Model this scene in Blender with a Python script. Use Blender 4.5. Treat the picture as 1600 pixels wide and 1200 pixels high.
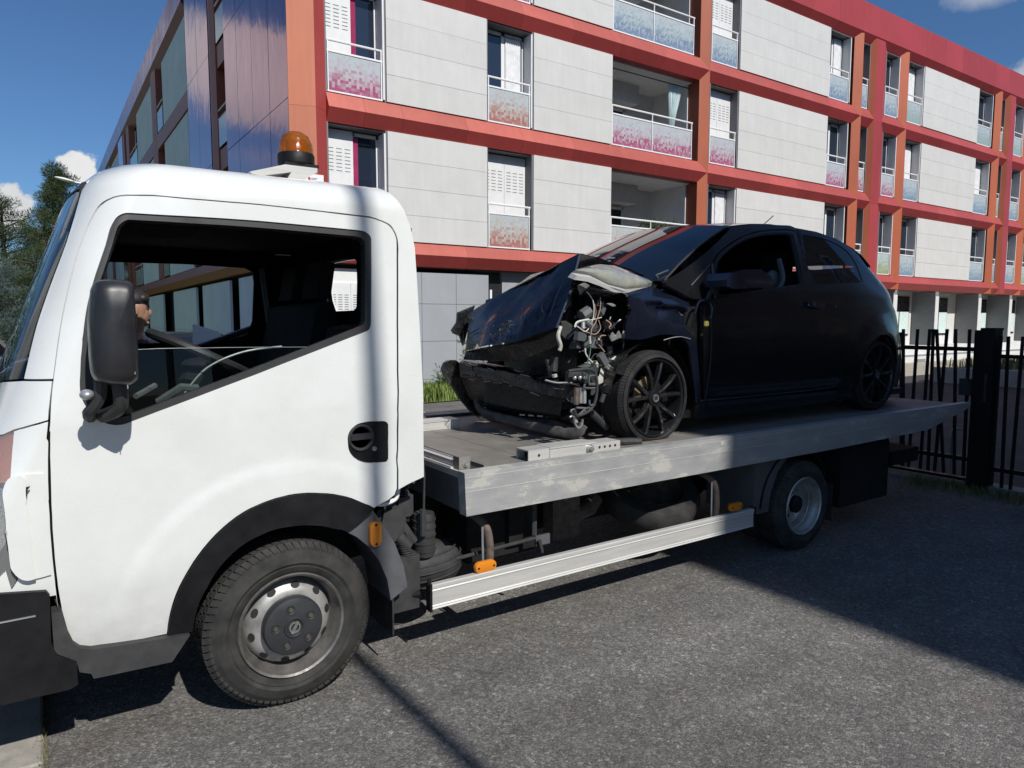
import bpy, bmesh, math, random
from mathutils import Vector, Matrix
random.seed(7)
SC=bpy.context.scene
for o in list(bpy.data.objects): bpy.data.objects.remove(o)
# ------------------------------------------------------------------ camera
cam_d=bpy.data.cameras.new('camera'); cam=bpy.data.objects.new('camera',cam_d); SC.collection.objects.link(cam)
cam.location=(0,0,1.62); cam.rotation_euler=(math.radians(90-5.19),0,math.radians(-34.15))
cam_d.sensor_width=36; cam_d.lens=36*1090/1600; cam_d.clip_end=3000; cam_d.clip_start=.05
SC.camera=cam
# ------------------------------------------------------------------ light
SUN_EL=math.radians(44); SUN_AZ_X=-.035            # light travels towards +Y, a touch towards -X
w=bpy.data.worlds.new('World'); SC.world=w; w.use_nodes=True
nt=w.node_tree; nt.nodes.clear()
def wn(t,**k):
    n=nt.nodes.new(t)
    for a,b in k.items(): setattr(n,a,b)
    return n
sky=wn('ShaderNodeTexSky',sky_type='NISHITA',sun_disc=False,sun_elevation=SUN_EL,sun_rotation=math.radians(180-2),air_density=1.0,dust_density=.6,ozone_density=2.5)
tc=wn('ShaderNodeTexCoord'); sep=wn('ShaderNodeSeparateXYZ'); nt.links.new(tc.outputs['Generated'],sep.inputs[0])
def wm(op,a,b=None,clamp=False):
    n=wn('ShaderNodeMath',operation=op,use_clamp=clamp)
    for i,x in enumerate((a,b)):
        if x is None: continue
        if isinstance(x,(int,float)): n.inputs[i].default_value=x
        else: nt.links.new(x,n.inputs[i])
    return n.outputs[0]
# cumulus: noise on the view direction, squeezed in height, thicker low down
zz=wm('MAXIMUM',sep.outputs['Z'],0.0)
mp=wn('ShaderNodeMapping'); nt.links.new(tc.outputs['Generated'],mp.inputs[0]); mp.inputs['Scale'].default_value=(1,1,2.1); mp.inputs['Location'].default_value=(.35,.1,.05)
n1=wn('ShaderNodeTexNoise'); n1.inputs['Scale'].default_value=2.7; n1.inputs['Detail'].default_value=9; n1.inputs['Roughness'].default_value=.53; nt.links.new(mp.outputs[0],n1.inputs[0])
thr=wm('MULTIPLY_ADD',zz,.10); nt.nodes[-1].inputs[2].default_value=.57
cl=wm('MULTIPLY',wm('SUBTRACT',n1.outputs[0],thr),9.,True)
# cloud banks in view, plus unseen ones for reflections (directions in the world)
def bank(dx,dy,dz,size,sq=1.6,det=6,thr_=.0,gain=6.,tex=7.):
    v=Vector((dx,dy,dz)).normalized()
    s=wn('ShaderNodeVectorMath',operation='SUBTRACT'); nt.links.new(tc.outputs['Generated'],s.inputs[0]); s.inputs[1].default_value=v
    m=wn('ShaderNodeVectorMath',operation='MULTIPLY'); nt.links.new(s.outputs[0],m.inputs[0]); m.inputs[1].default_value=(1,1,sq)
    l=wn('ShaderNodeVectorMath',operation='LENGTH'); nt.links.new(m.outputs[0],l.inputs[0])
    nn=wn('ShaderNodeTexNoise'); nn.inputs['Scale'].default_value=tex; nn.inputs['Detail'].default_value=det; nn.inputs['Roughness'].default_value=.6; nt.links.new(tc.outputs['Generated'],nn.inputs[0])
    a=wm('SUBTRACT',1.0,wm('DIVIDE',l.outputs['Value'],size))
    a=wm('ADD',a,wm('MULTIPLY_ADD',nn.outputs[0],1.6)); nt.nodes[-2].inputs[2].default_value=-.95
    return wm('MULTIPLY',a,gain,True)
banks=[bank(-.028,.99,.122,.042,1.3,tex=28.),bank(.052,.981,.180,.028,1.3,tex=34.),bank(-.25,.92,.305,.19,3.0,tex=8.,gain=6.),bank(-.66,.72,.25,.28,1.5,tex=5.,gain=4.),bank(.918,.325,.255,.065,1.6,gain=2.2,tex=16.),bank(.866,.36,.350,.05,2.4,gain=.7,tex=16.)]
tot=cl
for b in banks: tot=wm('MAXIMUM',tot,b)
n2=wn('ShaderNodeTexNoise'); n2.inputs['Scale'].default_value=9; n2.inputs['Detail'].default_value=6; nt.links.new(tc.outputs['Generated'],n2.inputs[0])
cr=wn('ShaderNodeValToRGB'); cr.color_ramp.elements[0].position=.3; cr.color_ramp.elements[0].color=(5.7,6.0,6.6,1); cr.color_ramp.elements[1].position=.65; cr.color_ramp.elements[1].color=(10.0,10.0,10.0,1)
nt.links.new(n2.outputs[0],cr.inputs[0])
tint=wn('ShaderNodeMixRGB',blend_type='MULTIPLY'); tint.inputs[0].default_value=1.; tint.inputs[2].default_value=(.58,.83,1.10,1); nt.links.new(sky.outputs[0],tint.inputs[1])
mx=wn('ShaderNodeMixRGB'); nt.links.new(tot,mx.inputs[0]); nt.links.new(tint.outputs[0],mx.inputs[1]); nt.links.new(cr.outputs[0],mx.inputs[2])
bg=wn('ShaderNodeBackground'); bg.inputs[1].default_value=.077; nt.links.new(mx.outputs[0],bg.inputs[0])
wo=wn('ShaderNodeOutputWorld'); nt.links.new(bg.outputs[0],wo.inputs[0])
sd=bpy.data.lights.new('sun','SUN'); sd.energy=4.75; sd.angle=math.radians(.55); sd.color=(1,.965,.915)
sun=bpy.data.objects.new('sun',sd); SC.collection.objects.link(sun)
LD=Vector((SUN_AZ_X,1,-math.tan(SUN_EL))).normalized()
sun.rotation_euler=LD.to_track_quat('-Z','Y').to_euler(); sun.location=(0,-10,30)
SC.view_settings.view_transform='Standard'; SC.view_settings.look='None'; SC.view_settings.exposure=.08; SC.view_settings.gamma=1; SC.view_settings.use_curve_mapping=False
SC.render.engine='CYCLES'; SC.cycles.use_denoising=True; SC.cycles.max_bounces=8; SC.cycles.transparent_max_bounces=16

# ------------------------------------------------------------------ materials
MATS={}
class N:
    def __init__(s,name):
        s.m=bpy.data.materials.new(name); s.m.use_nodes=True; s.t=s.m.node_tree; s.b=s.t.nodes['Principled BSDF']; s._tc=None
    def n(s,t,**k):
        x=s.t.nodes.new(t)
        for a,b in k.items(): setattr(x,a,b)
        return x
    def l(s,a,b): s.t.links.new(a,b)
    def obj(s):
        if not s._tc: s._tc=s.n('ShaderNodeTexCoord')
        return s._tc.outputs['Object']
    def noise(s,scale,detail=4,rough=.55,vec=None,stretch=None):
        x=s.n('ShaderNodeTexNoise'); x.inputs['Scale'].default_value=scale; x.inputs['Detail'].default_value=detail; x.inputs['Roughness'].default_value=rough
        v=vec or s.obj()
        if stretch:
            m=s.n('ShaderNodeMapping'); m.inputs['Scale'].default_value=stretch; s.l(v,m.inputs[0]); v=m.outputs[0]
        s.l(v,x.inputs[0]); return x.outputs[0]
    def voro(s,scale,feature='F1',out='Distance'):
        x=s.n('ShaderNodeTexVoronoi',feature=feature); x.inputs['Scale'].default_value=scale; s.l(s.obj(),x.inputs[0]); return x.outputs[out]
    def ramp(s,v,stops):
        x=s.n('ShaderNodeValToRGB'); e=x.color_ramp.elements
        while len(e)<len(stops): e.new(.5)
        for q,(p,c) in zip(e,stops):
            q.position=p; q.color=(c,c,c,1) if isinstance(c,(int,float)) else (*c,1)
        s.l(v,x.inputs[0]); return x.outputs[0]
    def mix(s,f,a,b,mode='MIX'):
        x=s.n('ShaderNodeMixRGB',blend_type=mode)
        for i,q in enumerate((f,a,b)):
            if isinstance(q,(int,float)): x.inputs[i].default_value=q if i==0 else (q,q,q,1)
            elif isinstance(q,tuple): x.inputs[i].default_value=(*q,1)
            else: s.l(q,x.inputs[i])
        return x.outputs[0]
    def math(s,op,a,b=0.,clamp=False):
        x=s.n('ShaderNodeMath',operation=op,use_clamp=clamp)
        for i,q in enumerate((a,b)):
            if isinstance(q,(int,float)): x.inputs[i].default_value=q
            else: s.l(q,x.inputs[i])
        return x.outputs[0]
    def bump(s,h,strength=.3,dist=.01):
        x=s.n('ShaderNodeBump'); x.inputs['Strength'].default_value=strength; x.inputs['Distance'].default_value=dist; s.l(h,x.inputs['Height']); s.l(x.outputs[0],s.b.inputs['Normal'])
    def set(s,**k):
        for a,b in k.items():
            i=s.b.inputs[a.replace('_',' ')]
            if isinstance(b,(int,float)): i.default_value=b
            elif isinstance(b,tuple): i.default_value=(*b,1)
            else: s.l(b,i)
        return s
def simple(name,col,rough=.5,metal=0.,var=.12,scale=6.,bump=0.,coat=0.,bscale=60.,spec=None,rvar=.1):
    x=N(name)
    a=tuple(c*(1-var) for c in col); b=tuple(min(1,c*(1+var)) for c in col)
    f=x.noise(scale,5)
    x.set(Base_Color=x.ramp(f,[(.3,a),(.7,b)]),Metallic=metal)
    x.set(Roughness=x.ramp(x.noise(scale*2.3,4),[(.3,max(.02,rough-rvar)),(.7,min(1,rough+rvar))]))
    if bump: x.bump(x.noise(bscale,4),bump,.004)
    if coat: x.set(Coat_Weight=coat,Coat_Roughness=.03)
    if spec is not None: x.set(Specular_IOR_Level=spec)
    MATS[name]=x.m; return x
def M(n): return MATS[n]
# truck white paint with faint dust
x=N('white_paint'); d=x.noise(3.,6,.6); spz=x.n('ShaderNodeSeparateXYZ'); x.l(x.obj(),spz.inputs[0]); grm=x.math('MULTIPLY',x.ramp(spz.outputs['Z'],[(.42,.34),(.80,.0)]),x.ramp(x.noise(7,7,.7),[(.35,.1),(.65,1.)])); x.set(Base_Color=x.mix(grm,x.ramp(d,[(.35,(.62,.63,.605)),(.65,(.675,.685,.665))]),(.30,.27,.22)),Roughness=x.ramp(x.noise(9,5),[(.3,.22),(.7,.34)]),Coat_Weight=.9,Coat_Roughness=.03); MATS['white_paint']=x.m
simple('black_plastic',(.009,.009,.010),.5,var=.4,scale=9,bump=.25,bscale=400,spec=.22)
simple('mirror_plastic',(.020,.020,.023),.38,var=.3,scale=7,bump=.1,bscale=500)
simple('grey_plastic',(.085,.088,.092),.5,var=.18,scale=8,bump=.12,bscale=300)
simple('dull_plastic',(.030,.030,.030),.7,var=.35,scale=14,bump=.2,bscale=200)
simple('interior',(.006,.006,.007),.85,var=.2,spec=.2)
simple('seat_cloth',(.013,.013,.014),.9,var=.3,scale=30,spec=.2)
simple('rubber',(.035,.034,.032),.85,var=.4,scale=12,bump=.3,bscale=160,spec=.25)
simple('seal',(.02,.02,.021),.55)
simple('chassis',(.010,.010,.010),.75,var=.4,scale=10,spec=.3)
simple('car_tyre',(.022,.021,.021),.8,var=.4,scale=14,bump=.3,bscale=180,spec=.3)
x=N('steel_rim'); f=x.noise(7,6,.65); x.set(Base_Color=x.ramp(f,[(.3,(.20,.185,.165)),(.55,(.40,.39,.37)),(.75,(.50,.49,.47))]),Metallic=.55,Roughness=.48); MATS['steel_rim']=x.m
simple('dull_rim',(.15,.142,.132),.5,.5,var=.4,scale=14); simple('rusty_rim',(.14,.118,.098),.6,.4,var=.4,scale=18)
simple('black_rim',(.016,.016,.017),.28,.3,var=.2,coat=.4)
simple('hub_plastic',(.028,.029,.032),.45,var=.2)
simple('nut',(.16,.14,.11),.5,.7)
x=N('aluminium'); spx=x.n('ShaderNodeSeparateXYZ'); x.l(x.obj(),spx.inputs[0]); fx=x.ramp(x.math('MULTIPLY_ADD',spx.outputs['X'],.2),[(.0,.0),(.45,.075)]); x.t.nodes[-2].inputs[2].default_value=.25; f=x.math('ADD',x.math('SUBTRACT',x.noise(4.,8,.72,stretch=(.75,1.,1.7)),fx),.032); scr=x.ramp(x.noise(9,4,.7,stretch=(.25,1,7)),[(.60,0.),(.68,.5)]); s=x.noise(3,5,.6,stretch=(.4,4,22))
c=x.ramp(f,[(.38,(.42,.42,.41)),(.52,(.48,.48,.465)),(.55,(.52,.51,.47)),(.562,(.66,.64,.56)),(.64,(.62,.605,.54)),(.70,(.72,.70,.62))])
c=x.mix(scr,c,(.62,.62,.60)); x.set(Base_Color=x.mix(x.math('MULTIPLY',s,.5),c,(.34,.345,.345)),Metallic=.45,Roughness=x.ramp(f,[(.3,.42),(.7,.66)])); x.bump(x.noise(40,5,stretch=(.3,1,3)),.12,.003); MATS['aluminium']=x.m
x=N('clean_aluminium'); f=x.noise(4,6,.6,stretch=(.6,3,10)); x.set(Base_Color=x.ramp(f,[(.3,(.50,.49,.46)),(.7,(.64,.63,.60))]),Metallic=.35,Roughness=.42); MATS['clean_aluminium']=x.m
x=N('deck_metal'); f=x.noise(5,7,.7); s=x.noise(6,4,.6,stretch=(30,.6,1)); x.set(Base_Color=x.mix(.35,x.ramp(f,[(.3,(.15,.128,.10)),(.7,(.30,.27,.225))]),x.ramp(s,[(.3,.13),(.7,.32)])),Metallic=.3,Roughness=.6); x.bump(s,.2,.003); MATS['deck_metal']=x.m
x=N('amber_plastic'); x.set(Base_Color=(.62,.20,.012),Roughness=.3,Coat_Weight=.4); MATS['amber_plastic']=x.m
x=N('amber_glass'); x.set(Base_Color=(.55,.17,.010),Roughness=.08,Transmission_Weight=.75,IOR=1.45); x.bump(x.noise(30,2,stretch=(.2,.2,6)),.35,.01); MATS['amber_glass']=x.m
x=N('lamp_glass'); x.set(Base_Color=(.86,.88,.88),Roughness=.04,Transmission_Weight=.85,IOR=1.4); MATS['lamp_glass']=x.m
x=N('red_lens'); x.set(Base_Color=(.55,.15,.06),Roughness=.12,Coat_Weight=.6); MATS['red_lens']=x.m
x=N('window_glass'); x.set(Base_Color=(.92,.96,.95),Roughness=.0,IOR=1.45)
gl=x.n('ShaderNodeBsdfTransparent'); gl.inputs[0].default_value=(.82,.9,.87,1); gg=x.n('ShaderNodeBsdfGlossy'); gg.inputs['Roughness'].default_value=.01
fr=x.n('ShaderNodeFresnel'); fr.inputs[0].default_value=1.38; mxs=x.n('ShaderNodeMixShader'); x.l(fr.outputs[0],mxs.inputs[0]); x.l(gl.outputs[0],mxs.inputs[1]); x.l(gg.outputs[0],mxs.inputs[2]); x.l(mxs.outputs[0],x.t.nodes['Material Output'].inputs[0]); MATS['window_glass']=x.m
x=N('smoke_glass'); gl=x.n('ShaderNodeBsdfTransparent'); gl.inputs[0].default_value=(.30,.30,.34,1); gg=x.n('ShaderNodeBsdfGlossy'); gg.inputs['Roughness'].default_value=.02
fr=x.n('ShaderNodeFresnel'); fr.inputs[0].default_value=1.7; mxs=x.n('ShaderNodeMixShader'); x.l(fr.outputs[0],mxs.inputs[0]); x.l(gl.outputs[0],mxs.inputs[1]); x.l(gg.outputs[0],mxs.inputs[2]); x.l(mxs.outputs[0],x.t.nodes['Material Output'].inputs[0]); MATS['smoke_glass']=x.m
x=N('screen_glass'); gl=x.n('ShaderNodeBsdfTransparent'); gl.inputs[0].default_value=(.75,.82,.80,1); gg=x.n('ShaderNodeBsdfGlossy'); gg.inputs['Roughness'].default_value=.015
fr=x.n('ShaderNodeFresnel'); fr.inputs[0].default_value=1.75; mxs=x.n('ShaderNodeMixShader'); x.l(fr.outputs[0],mxs.inputs[0]); x.l(gl.outputs[0],mxs.inputs[1]); x.l(gg.outputs[0],mxs.inputs[2]); x.l(mxs.outputs[0],x.t.nodes['Material Output'].inputs[0]); MATS['screen_glass']=x.m
def darkglass(name,col,ior=1.55,rough=.02):
    x=N(name); x.set(Base_Color=col,Roughness=rough,IOR=ior,Specular_IOR_Level=.75); MATS[name]=x.m
darkglass('house_glass',(.016,.024,.04)); darkglass('car_glass',(.004,.006,.010),1.7)
darkglass('tinted_glass',(.010,.013,.02))
# car paint: very dark blue-black
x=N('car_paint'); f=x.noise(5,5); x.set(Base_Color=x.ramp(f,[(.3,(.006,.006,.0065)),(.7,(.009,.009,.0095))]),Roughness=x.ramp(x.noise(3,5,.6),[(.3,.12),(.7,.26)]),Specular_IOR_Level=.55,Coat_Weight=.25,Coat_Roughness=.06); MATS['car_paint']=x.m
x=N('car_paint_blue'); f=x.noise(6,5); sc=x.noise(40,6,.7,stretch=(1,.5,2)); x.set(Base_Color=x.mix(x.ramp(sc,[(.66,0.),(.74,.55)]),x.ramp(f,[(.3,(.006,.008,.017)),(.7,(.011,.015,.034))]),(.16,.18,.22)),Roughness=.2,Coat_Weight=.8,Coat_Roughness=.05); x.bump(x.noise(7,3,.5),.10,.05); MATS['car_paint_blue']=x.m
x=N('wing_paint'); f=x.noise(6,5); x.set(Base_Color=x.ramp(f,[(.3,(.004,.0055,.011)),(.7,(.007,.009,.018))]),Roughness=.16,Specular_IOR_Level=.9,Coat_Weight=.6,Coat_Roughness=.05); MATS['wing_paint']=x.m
x=N('crash_black'); f=x.noise(9,6,.65); x.set(Base_Color=x.ramp(f,[(.35,(.006,.006,.006)),(.6,(.016,.016,.016)),(.75,(.05,.048,.045))]),Roughness=x.ramp(x.noise(20,5,.7),[(.35,.12),(.65,.45)]),Specular_IOR_Level=.8,Coat_Weight=.4); x.bump(x.noise(16,6,.65),.55,.02); MATS['crash_black']=x.m
simple('car_black',(.011,.011,.011),.32,var=.5,scale=14,spec=.7)
simple('glass_edge',(.07,.085,.08),.4); simple('lip_grey',(.085,.08,.075),.6,var=.5,scale=16,bump=.2,bscale=90); simple('joint_grey',(.46,.46,.45),.9); simple('slot_grey',(.16,.16,.16),.8)
simple('scuffed_black',(.045,.043,.04),.5,var=.7,scale=22)
simple('bright_metal',(.42,.42,.40),.35,.7,var=.3,scale=20)
simple('dirty_white',(.42,.41,.36),.6,var=.3,scale=18)
simple('wire_copper',(.40,.26,.20),.4); simple('wire_white',(.55,.55,.5),.4); simple('wire_green',(.10,.2,.16),.4); simple('yellow_plastic',(.55,.5,.12),.5)
simple('rust_tube',(.10,.075,.06),.75,var=.4,scale=30); simple('brake_disc',(.35,.25,.15),.5,.5,var=.3)
x=N('headlamp'); f=x.noise(8,5,.6); x.set(Base_Color=x.ramp(f,[(.3,(.20,.205,.195)),(.55,(.33,.335,.30)),(.75,(.46,.45,.33))]),Roughness=.12,Coat_Weight=.7,Metallic=.25); x.bump(x.noise(25,3),.15,.01); MATS['headlamp']=x.m
# building
x=N('cladding_white'); f=x.noise(1.6,8,.7); st=x.noise(1.2,6,.6,stretch=(6,6,.5)); x.set(Base_Color=x.mix(.35,x.ramp(f,[(.3,(.50,.495,.472)),(.7,(.59,.585,.563))]),x.ramp(st,[(.3,(.48,.475,.452)),(.7,(.59,.585,.563))])),Roughness=.75); oi=x.n('ShaderNodeObjectInfo'); b_in=x.b.inputs['Base Color'].links[0].from_socket; x.set(Base_Color=x.mix(1.,b_in,x.ramp(oi.outputs['Random'],[(0.,.97),(1.,1.03)]),'MULTIPLY')); x.bump(x.noise(90,4),.12,.003); MATS['cladding_white']=x.m
def metalpaint(name,c1,c2,rough=.33,coat=.4,scale=.5):
    x=N(name); f=x.noise(scale,5,.6); st=x.noise(1.5,5,.6,stretch=(5,5,.4)); x.set(Base_Color=x.mix(.35,x.ramp(f,[(.3,c1),(.7,c2)]),x.ramp(st,[(.3,c1),(.7,c2)])),Roughness=rough,Metallic=.15,Coat_Weight=coat,Coat_Roughness=.15); MATS[name]=x.m
def fadepaint(name,a,b,x0,x1,rough=.45):  # paint's view-angle sheen baked in as a colour fade along x
    x=N(name); sp=x.n('ShaderNodeSeparateXYZ'); x.l(x.obj(),sp.inputs[0]); t=x.n('ShaderNodeMapRange'); x.l(sp.outputs[0],t.inputs[0]); t.inputs[1].default_value=x0; t.inputs[2].default_value=x1
    f=x.ramp(x.noise(.5,6,.6),[(.3,.90),(.7,1.08)]); st=x.ramp(x.noise(1.5,5,.6,stretch=(5,5,.4)),[(.3,.93),(.7,1.05)])
    x.set(Base_Color=x.mix(1.,x.mix(1.,x.mix(t.outputs[0],a,b),f,'MULTIPLY'),st,'MULTIPLY'),Roughness=rough,Specular_IOR_Level=.35); oi=x.n('ShaderNodeObjectInfo'); b_in=x.b.inputs['Base Color'].links[0].from_socket; x.set(Base_Color=x.mix(1.,b_in,x.ramp(oi.outputs['Random'],[(0.,.88),(1.,1.06)]),'MULTIPLY')); MATS[name]=x.m
fadepaint('red_frame',(.35,.057,.050),(.35,.047,.050),2,22)
fadepaint('red_frame_lit',(.44,.118,.088),(.37,.064,.060),2,22)  # lighter red for upward faces: lit sheen put into the colour
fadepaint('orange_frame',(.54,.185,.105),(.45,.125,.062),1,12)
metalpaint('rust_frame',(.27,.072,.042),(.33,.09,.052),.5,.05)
x=N('purple_panel'); f=x.noise(.6,5); x.set(Base_Color=x.ramp(f,[(.3,(.36,.17,.215)),(.7,(.41,.195,.24))]),Metallic=.93,Roughness=.10); x.bump(x.noise(.8,3,.5,stretch=(1,1.6,1)),.10,.12); MATS['purple_panel']=x.m
simple('purple_fascia',(.36,.21,.26),.3,.85,var=.1,scale=.6)
simple('grey_panel',(.30,.315,.33),.6,var=.07,scale=1.2,bump=.05); simple('blue_grey_panel',(.68,.69,.67),.7,var=.08,scale=1.)
simple('reveal_grey',(.17,.17,.175),.75,var=.1,scale=2.); simple('loggia_wall',(.66,.66,.645),.8,var=.06); simple('loggia_ceiling',(.80,.80,.79),.8,var=.05)
simple('white_pvc',(.72,.72,.72),.35,var=.03); simple('white_rail',(.76,.76,.76),.35,var=.03)
simple('shutter_white',(.66,.66,.65),.5,var=.05); simple('dark_gap',(.012,.012,.013),.8); simple('dark_window',(.02,.022,.026),.3)
simple('curtain_white',(.7,.7,.7),.8); simple('curtain_pink',(.45,.05,.16),.8); simple('curtain_blue',(.55,.66,.66),.85)
simple('concrete_white',(.60,.60,.585),.8,var=.08,scale=1.5,bump=.1); simple('concrete_grey',(.30,.30,.29),.85,var=.15,scale=3.,bump=.2)
simple('fin_grey',(.20,.205,.21),.8,var=.06); simple('window_pale',(.60,.72,.70),.25,var=.06)
def printed(name,deep,light):
    x=N(name); px=.058
    m=x.n('ShaderNodeMapping'); m.inputs['Scale'].default_value=(1/px,1/px,1/px); x.l(x.obj(),m.inputs[0])
    fl=x.n('ShaderNodeVectorMath',operation='FLOOR'); x.l(m.outputs[0],fl.inputs[0])
    wnz=x.n('ShaderNodeTexWhiteNoise',noise_dimensions='3D'); x.l(fl.outputs[0],wnz.inputs[0])
    sp=x.n('ShaderNodeSeparateXYZ'); x.l(fl.outputs[0],sp.inputs[0])
    h=x.math('DIVIDE',sp.outputs['Z'],.80/px)     # 0 bottom .. 1 top
    p=x.math('ADD',h,x.math('MULTIPLY_ADD',wnz.outputs[0],.58)); x.t.nodes[-2].inputs[2].default_value=-.22
    mid=tuple((a+b)/2 for a,b in zip(deep,light))
    col=x.ramp(p,[(.06,deep),(.30,mid),(.5,light),(.85,(.42,.46,.47))])
    x.set(Base_Color=col,Roughness=.22,Coat_Weight=.3); MATS[name]=x.m
printed('print_pink',(.34,.085,.16),(.43,.38,.41)); printed('print_blue',(.17,.22,.32),(.33,.40,.41)); printed('print_red',(.36,.15,.13),(.42,.39,.35)); printed('print_green',(.28,.28,.11),(.34,.41,.33)); printed('print_plain',(.27,.35,.31),(.32,.39,.36))
# ground
x=N('asphalt'); v=x.n('ShaderNodeTexVoronoi'); v.inputs['Scale'].default_value=140; x.l(x.obj(),v.inputs[0])
v2=x.n('ShaderNodeTexVoronoi'); v2.inputs['Scale'].default_value=60; x.l(x.obj(),v2.inputs[0])
sp=x.n('ShaderNodeSeparateColor'); x.l(v.outputs['Color'],sp.inputs[0]); sp2=x.n('ShaderNodeSeparateColor'); x.l(v2.outputs['Color'],sp2.inputs[0])
stone=x.ramp(sp.outputs[0],[(.0,(.096,.091,.085)),(.45,(.127,.121,.112)),(.75,(.16,.152,.141)),(.93,(.193,.183,.17)),(1.,(.26,.245,.225))])
stone2=x.ramp(sp2.outputs[1],[(.0,.75),(.6,1.),(.93,1.15),(1.,1.7)])
big=x.ramp(x.noise(.7,7,.6),[(.3,.80),(.7,1.18)]); wear=x.ramp(x.noise(4,6,.65),[(.3,.85),(.7,1.12)])
stain=x.ramp(x.noise(1.7,3,.5),[(.24,.55),(.31,1.)])
c=x.mix(1.,x.mix(1.,x.mix(1.,stone,stone2,'MULTIPLY'),big,'MULTIPLY'),wear,'MULTIPLY'); c=x.mix(.5,c,x.mix(1.,c,stain,'MULTIPLY'))
vc=x.n('ShaderNodeTexVoronoi',feature='DISTANCE_TO_EDGE'); vc.inputs['Scale'].default_value=.55; ds=x.n('ShaderNodeVectorMath',operation='ADD'); nv=x.n('ShaderNodeTexNoise'); nv.inputs['Scale'].default_value=5; nv.inputs['Detail'].default_value=5; x.l(x.obj(),nv.inputs[0]); sc_=x.n('ShaderNodeVectorMath',operation='SCALE'); sc_.inputs['Scale'].default_value=.22; x.l(nv.outputs['Color'],sc_.inputs[0]); x.l(x.obj(),ds.inputs[0]); x.l(sc_.outputs[0],ds.inputs[1]); x.l(ds.outputs[0],vc.inputs[0])
crk=x.math('MULTIPLY',x.ramp(vc.outputs['Distance'],[(.0,1.),(.006,0.)]),x.ramp(x.noise(.9,3),[(.52,0.),(.6,.55)])); c=x.mix(crk,c,(.03,.028,.026))
red=x.math('MULTIPLY',x.ramp(x.noise(2.6,3),[(.62,0.),(.72,.35)]),x.ramp(x.noise(40,3),[(.5,0.),(.6,1.)])); c=x.mix(red,c,(.15,.07,.05))
tr=x.ramp(x.noise(1.1,5,.6,stretch=(.35,2.2,1)),[(.35,.86),(.65,1.08)]); c=x.mix(1.,c,tr,'MULTIPLY')
x.set(Base_Color=c,Roughness=.9,Specular_IOR_Level=.3)
hh=x.math('ADD',x.math('MULTIPLY',v.outputs['Distance'],-1.),x.math('MULTIPLY',x.noise(60,4),.8)); x.bump(hh,.55,.005); MATS['asphalt']=x.m
simple('far_asphalt',(.05,.048,.047),.9,var=.2,scale=1.5,bump=.2,bscale=80,spec=.3)
x=N('kerb_concrete'); f=x.noise(14,7,.7); x.set(Base_Color=x.ramp(f,[(.3,(.22,.205,.175)),(.7,(.36,.34,.30))]),Roughness=.9); x.bump(x.noise(120,5),.5,.004); MATS['kerb_concrete']=x.m
simple('soil',(.16,.13,.09),.95,var=.3,scale=6,bump=.4); simple('sand',(.34,.31,.25),.95,var=.2,scale=2)
def leafmat(name,c1,c2,scale=1.5):
    x=N(name); oi=x.noise(scale,4); x.set(Base_Color=x.ramp(oi,[(.3,c1),(.7,c2)]),Roughness=.6,Specular_IOR_Level=.3)
    MATS[name]=x.m
leafmat('grass_green',(.10,.15,.03),(.19,.26,.06),6); leafmat('dry_grass',(.09,.10,.03),(.22,.2,.09),5); leafmat('pine_leaf',(.030,.050,.016),(.060,.085,.030),.8); leafmat('dark_leaf',(.022,.036,.014),(.044,.062,.022),.8); leafmat('cedar_leaf',(.055,.085,.08),(.10,.14,.13),.8); leafmat('bright_leaf',(.05,.085,.018),(.10,.14,.03),.8); leafmat('weed_leaf',(.05,.075,.03),(.12,.15,.06),8)
simple('bark',(.07,.055,.042),.95,var=.3,scale=5,bump=.5,bscale=20)
simple('fence_paint',(.006,.006,.006),.5,var=.3,spec=.3); simple('galvanised',(.42,.43,.44),.4,.6); simple('lamp_white',(.7,.7,.7),.4)
simple('skin',(.30,.165,.105),.55,var=.1); simple('hair',(.010,.009,.008),.6); simple('jacket',(.012,.013,.016),.85); simple('trousers',(.02,.022,.03),.9); simple('paper',(.62,.72,.80),.7,var=.02)
simple('parked_paint_dark',(.02,.022,.026),.25,.3,coat=.6); simple('parked_paint_blue',(.05,.07,.15),.25,.3,coat=.6); simple('parked_paint_silver',(.35,.36,.38),.3,.5,coat=.5)
simple('sign_white',(.74,.74,.74),.5,var=.02); simple('sign_red',(.4,.03,.06),.5); simple('sign_text',(.06,.06,.07),.5)
simple('render_wall',(.20,.185,.17),.85,var=.1,scale=.6)

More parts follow.
